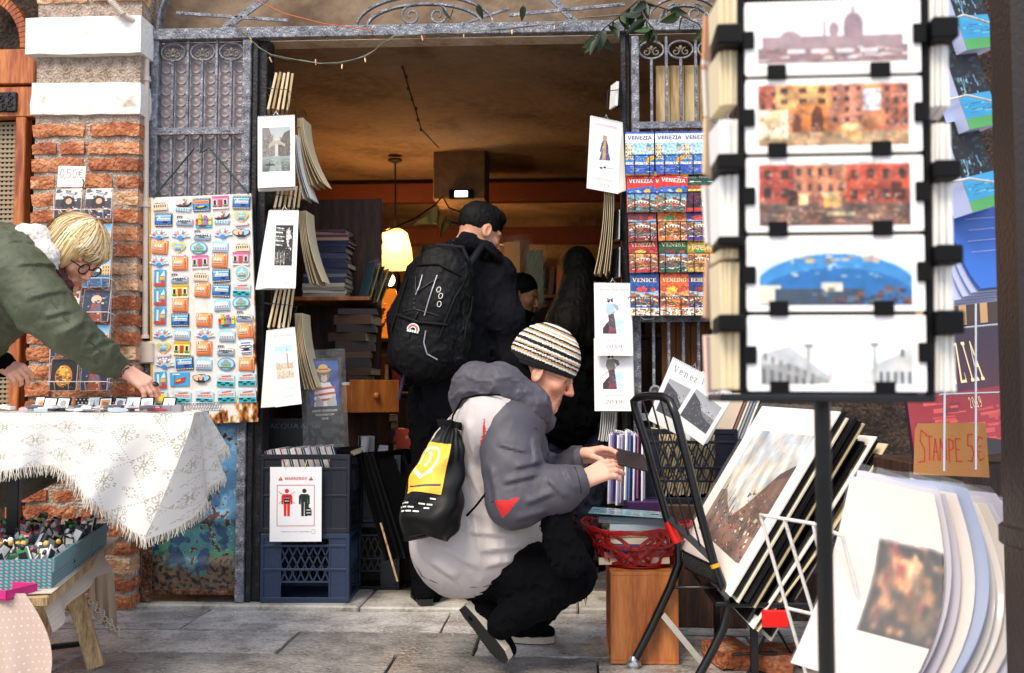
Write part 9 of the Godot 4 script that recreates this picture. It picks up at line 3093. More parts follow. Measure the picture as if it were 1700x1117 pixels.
func people()->void:
	mat("skin",Color(1,1,1),0.5,{"vc": true,"bump": noise_tex("fine"),"bs": 0.015,"scale": 14.0,"tri": true})
	mat("hair",Color(1,1,1),0.42,{"vc": true})
	mat("black_cloth",Color(0.028,0.029,0.04),0.95,{"vc": true,"bump": noise_tex("fine"),"bs": 0.05,"scale": 9.0,"tri": true,"spec": 0.2})
	mat("outsole",Color(0.10,0.10,0.105),0.8,{"bump": noise_tex("pits"),"bs": 0.3,"scale": 9.0,"tri": true})
	mat("white_sole",Color(0.72,0.68,0.62),0.7)
	crouching_man()
	bending_woman()
	backpack_man()
	far_people()

func crouching_man()->void:
	var o:=person("man in striped knit hat and grey jacket crouching to look through prints",V3(-0.304,0,0.764))
	# head: in profile, looking down at what he holds
	var ht:=look(V3(-0.074,0.999,1),V3(0.90,-0.36,0.16),V3(0.36,0.92,0.0))
	var b:=MB.new()
	b.col=hexl("d0937a")
	head_into(b,ht,0.004,1.0,1.0)
	# near hand and far hand, closing on the booklet
	var hl:=V3(0.054,0.658,1.2)
	b.col=hexl("dda58e")
	hand_into(b,hand_at(hl,V3(0.142,0.064,-0.06),V3(-0.35,0.62,0.70)),-1.0,[0.28,0.32,0.36,0.42],V3(0.35,0.75,-0.55),0.05,1.02)
	var hr:=V3(0.055,0.72,0.94)
	hand_into(b,hand_at(hr,V3(0.12,0.013,0.04),V3(0.05,0.75,-0.60)),1.0,[0.3,0.36,0.42,0.5],V3(0.35,0.75,-0.55),0.05,1.0)
	var inner:=Sdf.new(0.022)
	inner.chain([V3(-0.126,0.911,1),V3(-0.214,0.808,1),V3(-0.348,0.532,1),V3(-0.337,0.37,1)],[0.05,0.09,0.11,0.11],0.05)
	inner.chain([V3(-0.177,0.818,1.12),V3(-0.157,0.581,1.22),hl],[0.06,0.05,0.026],0.04)
	inner.chain([V3(-0.191,0.803,0.86),V3(-0.106,0.592,0.86),hr],[0.06,0.05,0.026],0.04)
	inner.chain([V3(-0.243,0.36,1.03),V3(0.004,0.349,1.13),V3(-0.214,0.183,1.09)],[0.05,0.04,0.03],0.03)
	inner.chain([V3(-0.248,0.364,0.96),V3(0,0.37,0.78),V3(-0.122,0.089,0.62)],[0.05,0.04,0.03],0.03)
	inner.emit(b)
	add(o,"body",b,M.skin)
	# jacket: pale body, grey sleeves and hood
	var pale:=mat("pale_shell",Color(0.71,0.68,0.675),0.7,{"vc": true,"bump": noise_tex("fine"),"bs": 0.03,"scale": 10.0,"tri": true})
	var grey:=mat("grey_shell",Color(0.275,0.265,0.30),0.6,{"vc": true,"bump": noise_tex("fine"),"bs": 0.03,"scale": 10.0,"tri": true})
	var s:=Sdf.new(0.008)
	var W:=V3(0,0,1)
	s.chain([V3(-0.208,0.829,1),V3(-0.292,0.695,1),V3(-0.331,0.542,1),V3(-0.323,0.447,1)],[0.135,0.175,0.192,0.200],0.05,W,0.92)
	s.cap(V3(-0.237,0.832,1.12),V3(-0.264,0.825,0.88),0.12,0.12,0.06)
	s.cap(V3(-0.233,0.465,1.02),V3(-0.347,0.421,1),0.155,0.170,0.05)
	s.ell(V3(-0.285,0.073,1),V3(0.32,0.185,0.6),0.02,Basis(V3(0,0,1),0.12),true)
	var fl:Array=[]
	for q in [[V2(-0.391,0.757),V2(-0.363,0.536)],[V2(-0.332,0.718),V2(-0.246,0.555)],[V2(-0.305,0.584),V2(-0.269,0.412)],[V2(-0.343,0.497),V2(-0.131,0.476)],[V2(-0.289,0.431),V2(-0.119,0.446)],[V2(-0.425,0.458),V2(-0.269,0.368)],[V2(-0.453,0.401),V2(-0.347,0.335)],[V2(-0.231,0.533),V2(-0.106,0.499)],[V2(-0.319,0.863),V2(-0.289,0.69)],[V2(-0.269,0.383),V2(-0.154,0.394)]]:fl.append([q[0],q[1],0.009,0.016])
	var wr:=folds(fl,0.95,creases(0.0025,V3(5.5,2.4,5.0),4,0.001))
	var G0:=V2(-0.258,0.866)
	var G1:=V2(-0.274,0.76)
	var G2:=V2(-0.244,0.647)
	wear(o,"jacket",s,pale,wr,func(p:Vector3)->Color:return Color(1.6,0.06,0.06) if p.z>1.0 and Geometry2D.point_is_inside_triangle(V2(p.x,p.y),G0,G1,G2) else Color.WHITE)
	seam(o,s,[V2(-0.509,0.385),V2(-0.477,0.332),V2(-0.383,0.303),V2(-0.256,0.308),V2(-0.143,0.368)],0.0022,grey)
	seam(o,s,[V2(-0.348,0.844),V2(-0.324,0.689),V2(-0.289,0.555),V2(-0.265,0.364)],0.0016,pale)
	var sh:=V3(-0.199,0.819,1.15)
	var el:=V3(-0.165,0.594,1.235)
	s=Sdf.new(0.007)
	s.chain([sh,sh.lerp(el,0.55)+V3(0.01,0,0.01),el],[0.100,0.088,0.083],0.05)
	s.chain([el,el.lerp(hl,0.6)+V3(0,-0.006,0),V3(0.035,0.653,1.205)],[0.080,0.073,0.054],0.04)
	s.cap(V3(-0.211,0.851,1.06),V3(-0.155,0.831,1.08),0.09,0.09,0.06)
	s.ell(V3(0.087,0.667,1.19),V3(0.035,0.052,0.052),0.012,Basis(V3(0,0,1),0.35),true)
	var e2:=V3(-0.186,0.582,1.3)
	var fx:=FastNoiseLite.new()
	fx.frequency=1.0
	fx.seed=6
	fl=[]
	for q in [[V2(-0.22,0.781),V2(-0.108,0.753)],[V2(-0.168,0.707),V2(-0.065,0.726)],[V2(-0.205,0.66),V2(-0.078,0.688)],[V2(-0.134,0.595),V2(-0.027,0.633)],[V2(-0.168,0.545),V2(-0.046,0.572)],[V2(-0.065,0.679),V2(0.01,0.605)],[V2(-0.009,0.716),V2(0.038,0.62)],[V2(-0.102,0.809),V2(-0.089,0.707)],[V2(-0.239,0.725),V2(-0.209,0.567)]]:fl.append([q[0],q[1],0.008,0.014])
	var fold:=folds(fl,1.1,func(p:Vector3)->float:
		var near:=clampf(1.0-p.distance_to(el)/0.22,0.0,1.0)
		var ax:=(p-el).normalized()
		return (absf(fx.get_noise_3d(p.x*12,p.y*7,p.z*10))-0.22)*0.004+near*0.002*sin(ax.x*7+p.distance_to(el)*62+fx.get_noise_3d(p.x*8,p.y*8,p.z*8)*4))
	var A:=V2(-0.222,0.602)
	var B:=V2(-0.14,0.615)
	var C:=V2(-0.196,0.548)
	wear(o,"sleeve",s,mat("sleeve_shell",Color(1,1,1),0.6,{"vc": true,"bump": noise_tex("fine"),"bs": 0.03,"scale": 10.0,"tri": true}),fold,func(p:Vector3)->Color:
		if p.z>1.22 and Geometry2D.point_is_inside_triangle(V2(p.x,p.y),A,B,C):return Color(0.55,0.012,0.015)
		return Color(0.0615,0.0572,0.0732))
	var dark_seam:=mat("dark_seam",Color(0.15,0.145,0.165),0.8)
	seam(o,s,[V2(-0.261,0.581),V2(-0.226,0.6),V2(-0.145,0.616),V2(-0.059,0.642)],0.002,dark_seam)
	seam(o,s,[V2(-0.239,0.843),V2(-0.168,0.851),V2(-0.083,0.817)],0.002,dark_seam)
	seam(o,s,[V2(0.023,0.717),V2(0.042,0.661),V2(0.049,0.615)],0.0026,dark_seam)
	s=Sdf.new(0.009)
	s.chain([V3(-0.19,0.804,0.88),V3(-0.106,0.598,0.86),V3(0.042,0.707,0.935)],[0.11,0.085,0.052],0.04)
	s.ell(V3(0.084,0.72,0.94),V3(0.03,0.045,0.045),0.012,Basis(),true)
	wear(o,"sleeve",s,grey,creases(0.006,V3(8,6,6),9,0.002))
	# hood lying on the shoulders, its rim and the dark collar inside
	s=Sdf.new(0.007)
	s.chain([V3(-0.306,0.966,1.06),V3(-0.292,0.942,0.93)],[0.062,0.062],0.05)
	s.chain([V3(-0.305,0.962,1.07),V3(-0.217,0.961,1.12),V3(-0.118,0.897,1.1),V3(-0.07,0.84,1.04)],[0.070,0.068,0.058,0.035],0.05)
	s.chain([V3(-0.303,0.963,0.93),V3(-0.222,0.963,0.88),V3(-0.114,0.896,0.92),V3(-0.071,0.843,0.98)],[0.070,0.068,0.055,0.035],0.05)
	s.chain([V3(-0.297,0.905,1),V3(-0.204,0.859,1)],[0.10,0.11],0.06)
	s.ell(V3(-0.138,1.007,1),V3(0.095,0.11,0.085),0.02,Basis(V3(0,0,1),-0.3),true)
	wear(o,"hood",s,grey,creases(0.005,V3(5,6,5),12,0.002))
	s=Sdf.new(0.008)
	s.chain([V3(-0.159,1.02,1),V3(-0.111,0.896,1)],[0.066,0.072],0.03)
	wear(o,"collar",s,M.black_cloth)
	mat("red_cloth",Color(0.72,0.06,0.06),0.7)
	# striped hat
	s=Sdf.new(0.005)
	s.ell(ht*V3(0,0.058,-0.018),V3(0.100,0.116,0.122),0.02,ht.basis)
	s.ell(ht*V3(0,-0.10,0.02),V3(0.2,0.125,0.22),0.006,ht.basis,true)
	var hi:=ht.affine_inverse()
	var bands:=["0d0d10","0d0d10","e0dcd4","c8a27a","0d0d10","e8e4dc","15151a","c8a27a","e8e4dc","0d0d10","0d0d10","e8e4dc","caa884","121216","e0dcd4","b8956e","0d0d10","e8e4dc","caa884","e8e4dc","b08c66","2a2622","e0dcd4","c0a080"]
	var lin:Array=[]
	for c in bands:lin.append(hexl(c))
	wear(o,"knit_hat",s,mat("knit",Color(1,1,1),0.95,{"vc": true,"bump": noise_tex("fine"),"bs": 0.15,"scale": V3(30,10,30),"tri": true}),func(p:Vector3)->float:
		var q:Vector3=hi*p
		return 0.0012*sin(atan2(q.x,q.z)*70.0)+0.0014*sin(q.y*480.0),func(p:Vector3)->Color:
		var q:Vector3=hi*p
		return lin[clampi(int((q.y-0.026+q.z*0.03)/0.0062),0,23)])
	b=strands(ht,160,1.2,3.4,V2(0.0,0.03),-0.06,0.0022,[hexl("3a2618"),hexl("4a3220")],8)
	add(o,"hair",b,M.hair)
	glasses(o,ht,mat("gold_wire",Color(0.55,0.42,0.25),0.3,{"metal": 0.8}),0.017,0.0012,0.85)
	# trousers
	s=Sdf.new(0.009)
	s.chain([V3(-0.222,0.352,1.03),V3(-0.109,0.347,1.09),V3(0.01,0.351,1.13)],[0.100,0.094,0.084],0.04)
	s.chain([V3(0.01,0.345,1.13),V3(-0.089,0.267,1.11),V3(-0.214,0.18,1.09)],[0.080,0.070,0.052],0.03)
	s.chain([V3(-0.269,0.363,0.95),V3(-0.127,0.36,0.86),V3(0.011,0.37,0.78)],[0.100,0.095,0.08],0.04)
	s.chain([V3(0.017,0.37,0.78),V3(-0.033,0.227,0.7),V3(-0.124,0.078,0.62)],[0.08,0.07,0.052],0.03)
	s.cap(V3(-0.304,0.343,1.02),V3(-0.31,0.333,0.96),0.105,0.105,0.05)
	wear(o,"trousers",s,M.black_cloth,creases(0.006,V3(8,8,6),14,0.002))
	shoe(o,V3(-0.345,0.225,1.06),V3(-0.196,0.048,1.07),V3(0.62,0.5,-0.6),M.black_cloth,M.white_sole)
	var f2:=V3(-0.038,0,0.54)
	shoe(o,V3(f2.x-0.27,0.004,0.57),V3(f2.x,0.004,0.59),Vector3.UP,M.black_cloth,M.white_sole)
	# what he holds
	b=MB.new()
	b.box(look(V3(0.217,0.715,1.06),V3(0.25,0.95,0.25),V3(1,0,0)),V3(0.16,0.10,0.008),0.001)
	solo("booklet",b,mat("booklet_cover",Color(0.13,0.10,0.10),0.4),"dark booklet held open in the crouching man's hands","booklet")
	sling(o)
	# drawstring bag on his back
	var bt:=V3(-0.375,0.82,1.17)
	var bb:=V3(-0.445,0.488,1.25)
	var nrm:=V3(-0.62,0.12,0.78).normalized()
	var ax:=(bb-bt).normalized()
	nrm=(nrm-ax*nrm.dot(ax)).normalized()
	var wd:=ax.cross(nrm).normalized()
	var bag:=thing("drawstring_bag","black drawstring bag with a yellow patch on the crouching man's back","bag",at(bt))
	var surf:=func(a:float,v:float,grow:float)->Vector3:
		var f:=0.028+0.082*pow(sin(minf(v*1.12,1.0)*PI*0.5),0.85)*(1.0-0.25*smoothstep(0.85,1.0,v))
		var g:=0.02+0.062*sin(minf(v*1.05,1.0)*PI*0.62)
		g *= 1.0-0.75*smoothstep(0.9,1.0,v)
		var pl:=1.0+0.16*sin(a*11.0)*(1.0-smoothstep(0.0,0.42,v))
		var wob:=0.006*sin(a*5+v*9)+0.004*sin(v*23+a*3)
		return bt+ax*(v*bt.distance_to(bb)*(1.0+0.03*cos(a)))+wd*cos(a)*(f*pl+wob+grow)+nrm*sin(a)*(g*pl+wob+grow)+ax*0.02*absf(cos(a))*smoothstep(0.8,1.0,v)
	b=MB.new()
	b.net(func(u:float,v:float)->Vector3:return surf.call(u*TAU,v,0.0),64,30)
	b.net(func(u:float,v:float)->Vector3:return (surf.call(u*TAU,1.0,0.0) as Vector3).lerp(bb,v),32,2)
	b.net(func(u:float,v:float)->Vector3:return bt+ax*-0.02*v+(wd*cos(u*TAU)+nrm*sin(u*TAU))*(0.034+0.012*v+0.008*sin(u*TAU*9)),40,2)
	part("sack",b,mat("black_nylon",Color(0.025,0.025,0.032),0.5,{"spec": 0.35,"bump": noise_tex("fine"),"bs": 0.02,"scale": 12.0,"tri": true}),bag,Transform3D(Basis(),-bt))
	var yp:=Pic.new(96,128,Color("eab034"),33)
	for i in 28:
		var a:=2.2+i*0.16
		yp.ell(0.56+cos(a)*0.30,0.36+sin(a)*0.26,0.035,0.026,Color("f6ecd8"))
	yp.poly([0.32,0.52,0.60,0.66,0.92,0.50,0.94,0.56,0.62,0.74,0.30,0.60],Color("f6ecd8"))
	yp.poly([0.50,0.40,0.62,0.18,0.68,0.20,0.60,0.38,0.66,0.46,0.56,0.50],Color("f6ecd8"))
	yp.poly([0.05,0.80,0.5,0.87,0.95,0.85,0.95,0.88,0.5,0.91,0.05,0.84],Color("3a3440"))
	b=MB.new()
	b.net(func(u:float,v:float)->Vector3:return surf.call(lerpf(2.45,0.85,u),lerpf(0.17,0.66,v),0.003),20,16)
	part("yellow_patch",b,print_mat("bag_patch",yp,0.6),bag,Transform3D(Basis(),-bt))
	b=MB.new()
	for i in 4:
		for k in 5:
			if (i*5+k) % 4==3:continue
			var a:=lerpf(2.3,1.0,(k+0.1*i)/5.0)-i*0.05
			var v:=0.70+i*0.035+(0.02 if i else 0.0)
			if i==0 and k>0:continue
			b.quad(surf.call(a,v,0.003),surf.call(a-0.2,v,0.003),surf.call(a-0.2,v+0.012,0.003),surf.call(a,v+0.012,0.003))
	part("lettering",b,M.white_ink,bag,Transform3D(Basis(),-bt))
	b=MB.new()
	b.tube([bt,V3(-0.373,0.862,1.12),V3(-0.339,0.917,1.14),V3(-0.292,0.929,1.17),V3(-0.211,0.931,1.21)],0.0035,6)
	part("cord",b,M.black_cloth,bag,Transform3D(Basis(),-bt))
	b=MB.new()
	b.tube([bt,V3(-0.394,0.859,1),V3(-0.372,0.913,0.98),V3(-0.354,0.931,0.95)],0.0035,6)
	part("cord",b,M.black_cloth,bag,Transform3D(Basis(),-bt))
	b=MB.new()
	b.tube([bb+V3(0.05,0.01,0.03),V3(-0.341,0.519,1.16),V3(-0.287,0.577,1.225),V3(-0.241,0.635,1.27)],0.004,6)
	part("cord",b,M.black_cloth,bag,Transform3D(Basis(),-bt))

func sling(o:Node3D)->void:
	var c:=V3(-0.004,0.458,1.24)
	var bag:=thing("sling_bag","small black pouch hanging under the crouching man's elbow","bag",at(c))
	var s:=Sdf.new(0.007)
	s.chain([V3(-0.028,0.52,1.24),V3(0.009,0.413,1.25)],[0.055,0.062],0.03,V3(0,0,1),0.6)
	var b:=MB.new()
	s.emit(b,creases(0.010,V3(9,6,9),3))
	part("pouch",b,M.black_cloth,bag,Transform3D(Basis(),-c))
	b=MB.new()
	b.tube([V3(0.061,0.377,1.2),V3(0.068,0.32,1.2),V3(0.061,0.263,1.2),V3(0.053,0.32,1.2)],0.003,5)
	part("cord",b,M.black_cloth,bag,Transform3D(Basis(),-c))

func bending_woman()->void:
	var o:=person("blonde woman in olive green jacket bending over the stall with a ringed hand",V3(-2.509,0,0.65))
	var ht:=look(V3(-1.755,1.428,0.95),V3(0.74,-0.62,0.22),V3(0.62,0.76,0.1))
	var b:=MB.new()
	b.col=hexl("d49c80")
	head_into(b,ht,0.004,0.98,0.85)
	var w1:=V3(-1.531,1.013,1)
	b.col=hexl("e0a890")
	hand_into(b,hand_at(w1,V3(0.118,-0.076,-0.02),V3(0.45,0.70,0.35)),-1.0,[0.35,0.40,0.45,0.5],V3(0.45,0.72,-0.55),0.04,0.95)
	var w2:=V3(-2.06,1.039,0.86)
	hand_into(b,hand_at(w2,V3(0.126,-0.036,0.04),V3(-0.1,0.8,0.5)),-1.0,[0.7,0.8,0.9,0.95],V3(0.3,0.8,-0.5),0.02,0.95)
	var inner:=Sdf.new(0.022)
	inner.chain([V3(-1.812,1.329,0.95),V3(-1.979,1.351,0.95),V3(-2.219,1.222,0.95),V3(-2.389,0.964,0.95)],[0.05,0.09,0.11,0.11],0.05)
	inner.chain([V3(-1.853,1.352,1.12),V3(-1.67,1.153,1.16),w1],[0.06,0.045,0.025],0.04)
	inner.chain([V3(-2.073,1.349,0.78),V3(-2.251,1.089,0.78),w2],[0.06,0.045,0.025],0.04)
	inner.chain([V3(-2.327,0.942,1.04),V3(-2.302,0.525,1.04),V3(-2.288,0.135,1.04)],[0.08,0.06,0.045],0.04)
	inner.chain([V3(-2.449,0.942,0.86),V3(-2.422,0.504,0.86),V3(-2.407,0.093,0.86)],[0.08,0.06,0.045],0.04)
	inner.emit(b)
	add(o,"body",b,M.skin)
	var olive:=mat("olive_shell",Color(0.255,0.28,0.20),0.62,{"vc": true,"bump": noise_tex("fine"),"bs": 0.03,"scale": 10.0,"tri": true})
	var s:=Sdf.new(0.009)
	s.chain([V3(-1.903,1.382,0.96),V3(-2.023,1.352,0.95),V3(-2.218,1.179,0.95),V3(-2.377,0.942,0.95)],[0.13,0.19,0.20,0.19],0.06)
	s.cap(V3(-1.907,1.378,1.08),V3(-2.053,1.412,0.82),0.11,0.11,0.06)
	s.ell(V3(-1.807,1.394,0.95),V3(0.09,0.12,0.10),0.02,Basis(),true)
	wear(o,"jacket",s,olive,creases(0.007,V3(5,6,5),21,0.002))
	s=Sdf.new(0.007)
	s.chain([V3(-1.859,1.341,1.12),V3(-1.756,1.225,1.15),V3(-1.665,1.143,1.15),V3(-1.592,1.065,1.08),V3(-1.548,1.021,1.02)],[0.108,0.090,0.070,0.054,0.042],0.05)
	s.ell(V3(-1.526,1.009,1),V3(0.022,0.036,0.036),0.01,Basis(V3(0,0,1),-0.6),true)
	var fx:=FastNoiseLite.new()
	fx.frequency=1.0
	var dir:=(w1-(V3(-1.859,1.341,1.12) as Vector3)).normalized()
	var fl:Array=[]
	for q in [[V2(-1.82,1.362),V2(-1.707,1.381)],[V2(-1.765,1.241),V2(-1.658,1.284)],[V2(-1.716,1.18),V2(-1.621,1.216)],[V2(-1.653,1.11),V2(-1.59,1.18)],[V2(-1.597,1.07),V2(-1.538,1.13)],[V2(-1.835,1.161),V2(-1.721,1.12)],[V2(-1.592,1.04),V2(-1.552,1.089)]]:fl.append([q[0],q[1],0.008,0.013])
	wear(o,"sleeve",s,olive,folds(fl,0.95,func(p:Vector3)->float:
		var t:=(p-w1).dot(dir)
		return (absf(fx.get_noise_3d(p.x*12,p.y*12,p.z*12))-0.2)*0.009+0.0035*sin(t*95+fx.get_noise_3d(p.x*9,p.y*9,p.z*9)*5)*smoothstep(-0.42,-0.05,t)+0.003*sin(atan2(p.z-1.0,p.y)*40)*smoothstep(-0.035,-0.02,t)))
	seam(o,s,[V2(-1.822,1.443),V2(-1.732,1.301),V2(-1.655,1.194),V2(-1.538,1.06)],0.002,olive)
	seam(o,s,[V2(-1.868,1.241),V2(-1.753,1.171),V2(-1.632,1.072),V2(-1.529,1.013)],0.002,olive)
	seam(o,s,[V2(-1.526,1.052),V2(-1.542,1.019),V2(-1.549,0.986)],0.0025,olive)
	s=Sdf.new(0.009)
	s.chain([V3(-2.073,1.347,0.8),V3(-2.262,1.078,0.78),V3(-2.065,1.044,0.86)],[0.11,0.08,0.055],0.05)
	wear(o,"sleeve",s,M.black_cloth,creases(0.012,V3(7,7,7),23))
	s=Sdf.new(0.006)
	s.chain([V3(-1.901,1.502,1.02),V3(-1.842,1.484,1.04),V3(-1.795,1.411,1.06),V3(-1.79,1.334,1.05)],[0.03,0.036,0.036,0.028],0.03)
	s.chain([V3(-1.973,1.519,0.88),V3(-1.928,1.453,0.84),V3(-1.884,1.357,0.86)],[0.03,0.036,0.028],0.03)
	var fz:=FastNoiseLite.new()
	fz.frequency=60.0
	wear(o,"fleece_lining",s,mat("fleece",Color(0.80,0.78,0.76),1.0,{"vc": true,"rim": 0.5}),func(p:Vector3)->float:return fz.get_noise_3d(p.x,p.y,p.z)*0.009)
	s=Sdf.new(0.007)
	s.chain([V3(-1.793,1.385,1.02),V3(-1.762,1.302,1.04),V3(-1.768,1.232,1.02)],[0.04,0.042,0.026],0.03)
	s.chain([V3(-1.855,1.4,0.9),V3(-1.823,1.306,0.92)],[0.05,0.045],0.03)
	wear(o,"scarf",s,mat("scarf",Color(1,1,1),0.95,{"vc": true,"bump": noise_tex("fine"),"bs": 0.2,"scale": 12.0,"tri": true}),creases(0.012,V3(11,9,11),25),func(p:Vector3)->Color:return hexl("3a1420").lerp(hexl("1a1024"),0.5+0.5*sin(p.x*90+p.y*60)).lerp(hexl("5a2a20"),0.3+0.3*sin(p.y*130)))
	# blonde bob
	s=Sdf.new(0.006)
	s.ell(ht*V3(0,0.048,-0.02),V3(0.093,0.101,0.112),0.02,ht.basis)
	s.ell(ht*V3(0,-0.03,-0.072),V3(0.094,0.09,0.06),0.03,ht.basis)
	s.ell(ht*V3(0.072,0.0,0.01),V3(0.022,0.075,0.05),0.03,ht.basis)
	s.ell(ht*V3(-0.072,0.0,0.01),V3(0.022,0.075,0.05),0.03,ht.basis)
	s.ell(ht*V3(0,-0.03,0.11),V3(0.062,0.088,0.07),0.02,ht.basis,true)
	wear(o,"hair_mass",s,mat("blonde",Color(0.78,0.64,0.43),0.5),creases(0.002,V3(14,6,14),27))
	var cols:=[hexl("e8c88c"),hexl("f2deb0"),hexl("caa062"),hexl("a87c48"),hexl("f6e8c6")]
	b=strands(ht,1900,1.1,TAU-1.15,V2(0.06,0.115),0.04,0.0017,cols,3,0.15,1.17)
	add(o,"hair",b,M.hair)
	b=strands(ht,700,-0.25,1.3,V2(-0.07,-0.03),0.0,0.0017,cols,5,0.6,1.16)
	add(o,"fringe",b,M.hair)
	b=strands(ht,600,-1.35,0.2,V2(-0.07,-0.035),0.0,0.0017,cols,6,-0.5,1.16)
	add(o,"fringe",b,M.hair)
	glasses(o,ht,M.black_plastic,0.020,0.0022,1.0)
	# ring, bracelets
	var hf:=hand_at(w1,V3(0.118,-0.076,-0.02),V3(0.45,0.70,0.35))
	b=MB.new()
	b.ball(hf*V3(-0.010,0.108,0.012),V3(0.012,0.012,0.007),10,6,hf.basis)
	add(o,"ring",b,mat("dark_stone",Color(0.05,0.09,0.09),0.15))
	for q in [[0.0,"silver_bracelet",0.0028],[-0.022,"red_bracelet",0.0014]]:
		b=MB.new()
		var l:Array=[]
		for i in 20:l.append(hf*V3(cos(TAU*i/20)*0.030,q[0]+0.003*sin(i*2.0),sin(TAU*i/20)*0.023))
		b.tube(l,q[2],6,true)
		add(o,q[1],b,M.dark_iron if q[2]>0.002 else M.red_cloth)
	s=Sdf.new(0.012)
	s.chain([V3(-2.317,0.942,1.04),V3(-2.302,0.525,1.04),V3(-2.289,0.145,1.04)],[0.12,0.085,0.07],0.05)
	s.chain([V3(-2.437,0.942,0.86),V3(-2.422,0.504,0.86),V3(-2.408,0.104,0.86)],[0.12,0.085,0.07],0.05)
	wear(o,"trousers",s,M.black_cloth,creases(0.01,V3(7,4,7),29))
	for z in [1.04,0.86]:
		var x:float=-2.2881
		shoe(o,V3(x-0.07,0.004,z),V3(x+0.19,0.004,z+0.03),Vector3.UP,M.black_cloth,M.outsole)

func backpack_man()->void:
	var o:=person("dark haired man in black coat with a big black backpack, seen from behind",V3(-0.522,0.01,-0.09)*V3(1,0,1)+V3(0,0.016,0))
	var ht:=look(V3(-0.388,1.664,-0.12),V3(0.78,-0.40,-0.50),V3(0.2,0.95,-0.2))
	var b:=MB.new()
	b.col=hexl("b88468")
	head_into(b,ht,0.0045,1.03)
	var inner:=Sdf.new(0.022)
	inner.chain([V3(-0.419,1.573,-0.1),V3(-0.473,1.408,-0.1),V3(-0.513,1.081,-0.1),V3(-0.526,0.864,-0.1)],[0.055,0.09,0.11,0.11],0.05)
	inner.chain([V3(-0.323,1.435,-0.1),V3(-0.251,1.134,-0.08),V3(-0.279,0.96,-0.28)],[0.05,0.04,0.025],0.03)
	inner.chain([V3(-0.627,1.453,-0.12),V3(-0.719,1.164,-0.12),V3(-0.699,0.98,-0.33)],[0.05,0.04,0.025],0.03)
	for q in [[718,705],[800,810]]:
		inner.chain([V3(-0.5997 if q[0]==718 else -0.4255,0.85,-0.1),V3(-0.6124 if q[0]==718 else -0.3753,0.08,-0.1)],[0.08,0.045],0.04)
	inner.emit(b)
	b.col=hexl("c8957a")
	hand_into(b,hand_at(V3(-0.283,0.946,-0.3),V3(-0.3,-0.2,-1),V3(0.2,1,0)),1.0,[0.5,0.5,0.5,0.5])
	hand_into(b,hand_at(V3(-0.699,0.969,-0.35),V3(0.3,-0.2,-1),V3(-0.2,1,0)),-1.0,[0.5,0.5,0.5,0.5])
	add(o,"body",b,M.skin)
	var coat:=mat("dark_coat",Color(0.042,0.045,0.066),0.85,{"vc": true,"bump": noise_tex("fine"),"bs": 0.04,"scale": 8.0,"tri": true,"spec": 0.25})
	var s:=Sdf.new(0.011)
	s.chain([V3(-0.427,1.518,-0.1),V3(-0.473,1.354,-0.1),V3(-0.5,1.081,-0.1),V3(-0.513,0.905,-0.1)],[0.11,0.165,0.16,0.17],0.06)
	s.cap(V3(-0.62,1.479,-0.11),V3(-0.318,1.476,-0.1),0.088,0.088,0.06)
	s.chain([V3(-0.317,1.457,-0.1),V3(-0.261,1.268,-0.06),V3(-0.24,1.107,-0.08),V3(-0.279,0.946,-0.28)],[0.088,0.078,0.07,0.05],0.05)
	s.chain([V3(-0.641,1.461,-0.12),V3(-0.72,1.273,-0.1),V3(-0.73,1.109,-0.12),V3(-0.696,0.975,-0.33)],[0.09,0.08,0.07,0.05],0.05)
	s.ell(V3(-0.378,1.683,-0.1),V3(0.06,0.10,0.07),0.02,Basis(),true)
	wear(o,"coat",s,coat,creases(0.007,V3(6,4,6),31,0.002))
	s=Sdf.new(0.007)
	s.chain([V3(-0.507,1.587,-0.08),V3(-0.437,1.607,0),V3(-0.35,1.567,-0.02),V3(-0.302,1.547,-0.12)],[0.038,0.042,0.04,0.03],0.03)
	s.chain([V3(-0.507,1.587,-0.08),V3(-0.47,1.601,-0.2),V3(-0.346,1.566,-0.22)],[0.038,0.04,0.03],0.03)
	wear(o,"collar",s,coat,creases(0.006,V3(9,9,9),33))
	b=MB.new()
	b.ball(V3(-0.495,1.611,-0.02)+V3(0,0,0.024),V3(0.010,0.010,0.004),12,6)
	add(o,"snap_button",b,M.black_plastic)
	s=Sdf.new(0.006)
	s.ell(ht*V3(0,0.050,-0.020),V3(0.083,0.096,0.105),0.02,ht.basis)
	s.ell(ht*V3(0,0.105,0.035),V3(0.065,0.035,0.06),0.03,ht.basis)
	s.ell(ht*V3(0,-0.045,0.085),V3(0.10,0.095,0.075),0.01,ht.basis,true)
	s.ell(ht*V3(0,-0.115,-0.07),V3(0.12,0.085,0.12),0.02,ht.basis,true)
	var fz:=FastNoiseLite.new()
	fz.frequency=45.0
	wear(o,"hair_mass",s,mat("dark_hair",Color(0.03,0.025,0.024),0.7,{"spec": 0.3}),func(p:Vector3)->float:return fz.get_noise_3d(p.x,p.y*0.6,p.z)*0.005)
	b=strands(ht,420,0,TAU,V2(-0.06,-0.03),-0.02,0.0016,[hexl("141012"),hexl("221a1a")],12)
	add(o,"hair",b,M.hair)
	s=Sdf.new(0.011)
	s.chain([V3(-0.589,0.918,-0.1),V3(-0.598,0.54,-0.1),V3(-0.613,0.073,-0.1)],[0.125,0.098,0.078],0.05)
	s.chain([V3(-0.409,0.918,-0.1),V3(-0.39,0.541,-0.1),V3(-0.37,0.075,-0.1)],[0.125,0.098,0.078],0.05)
	wear(o,"trousers",s,M.black_cloth,creases(0.012,V3(7,4,7),35))
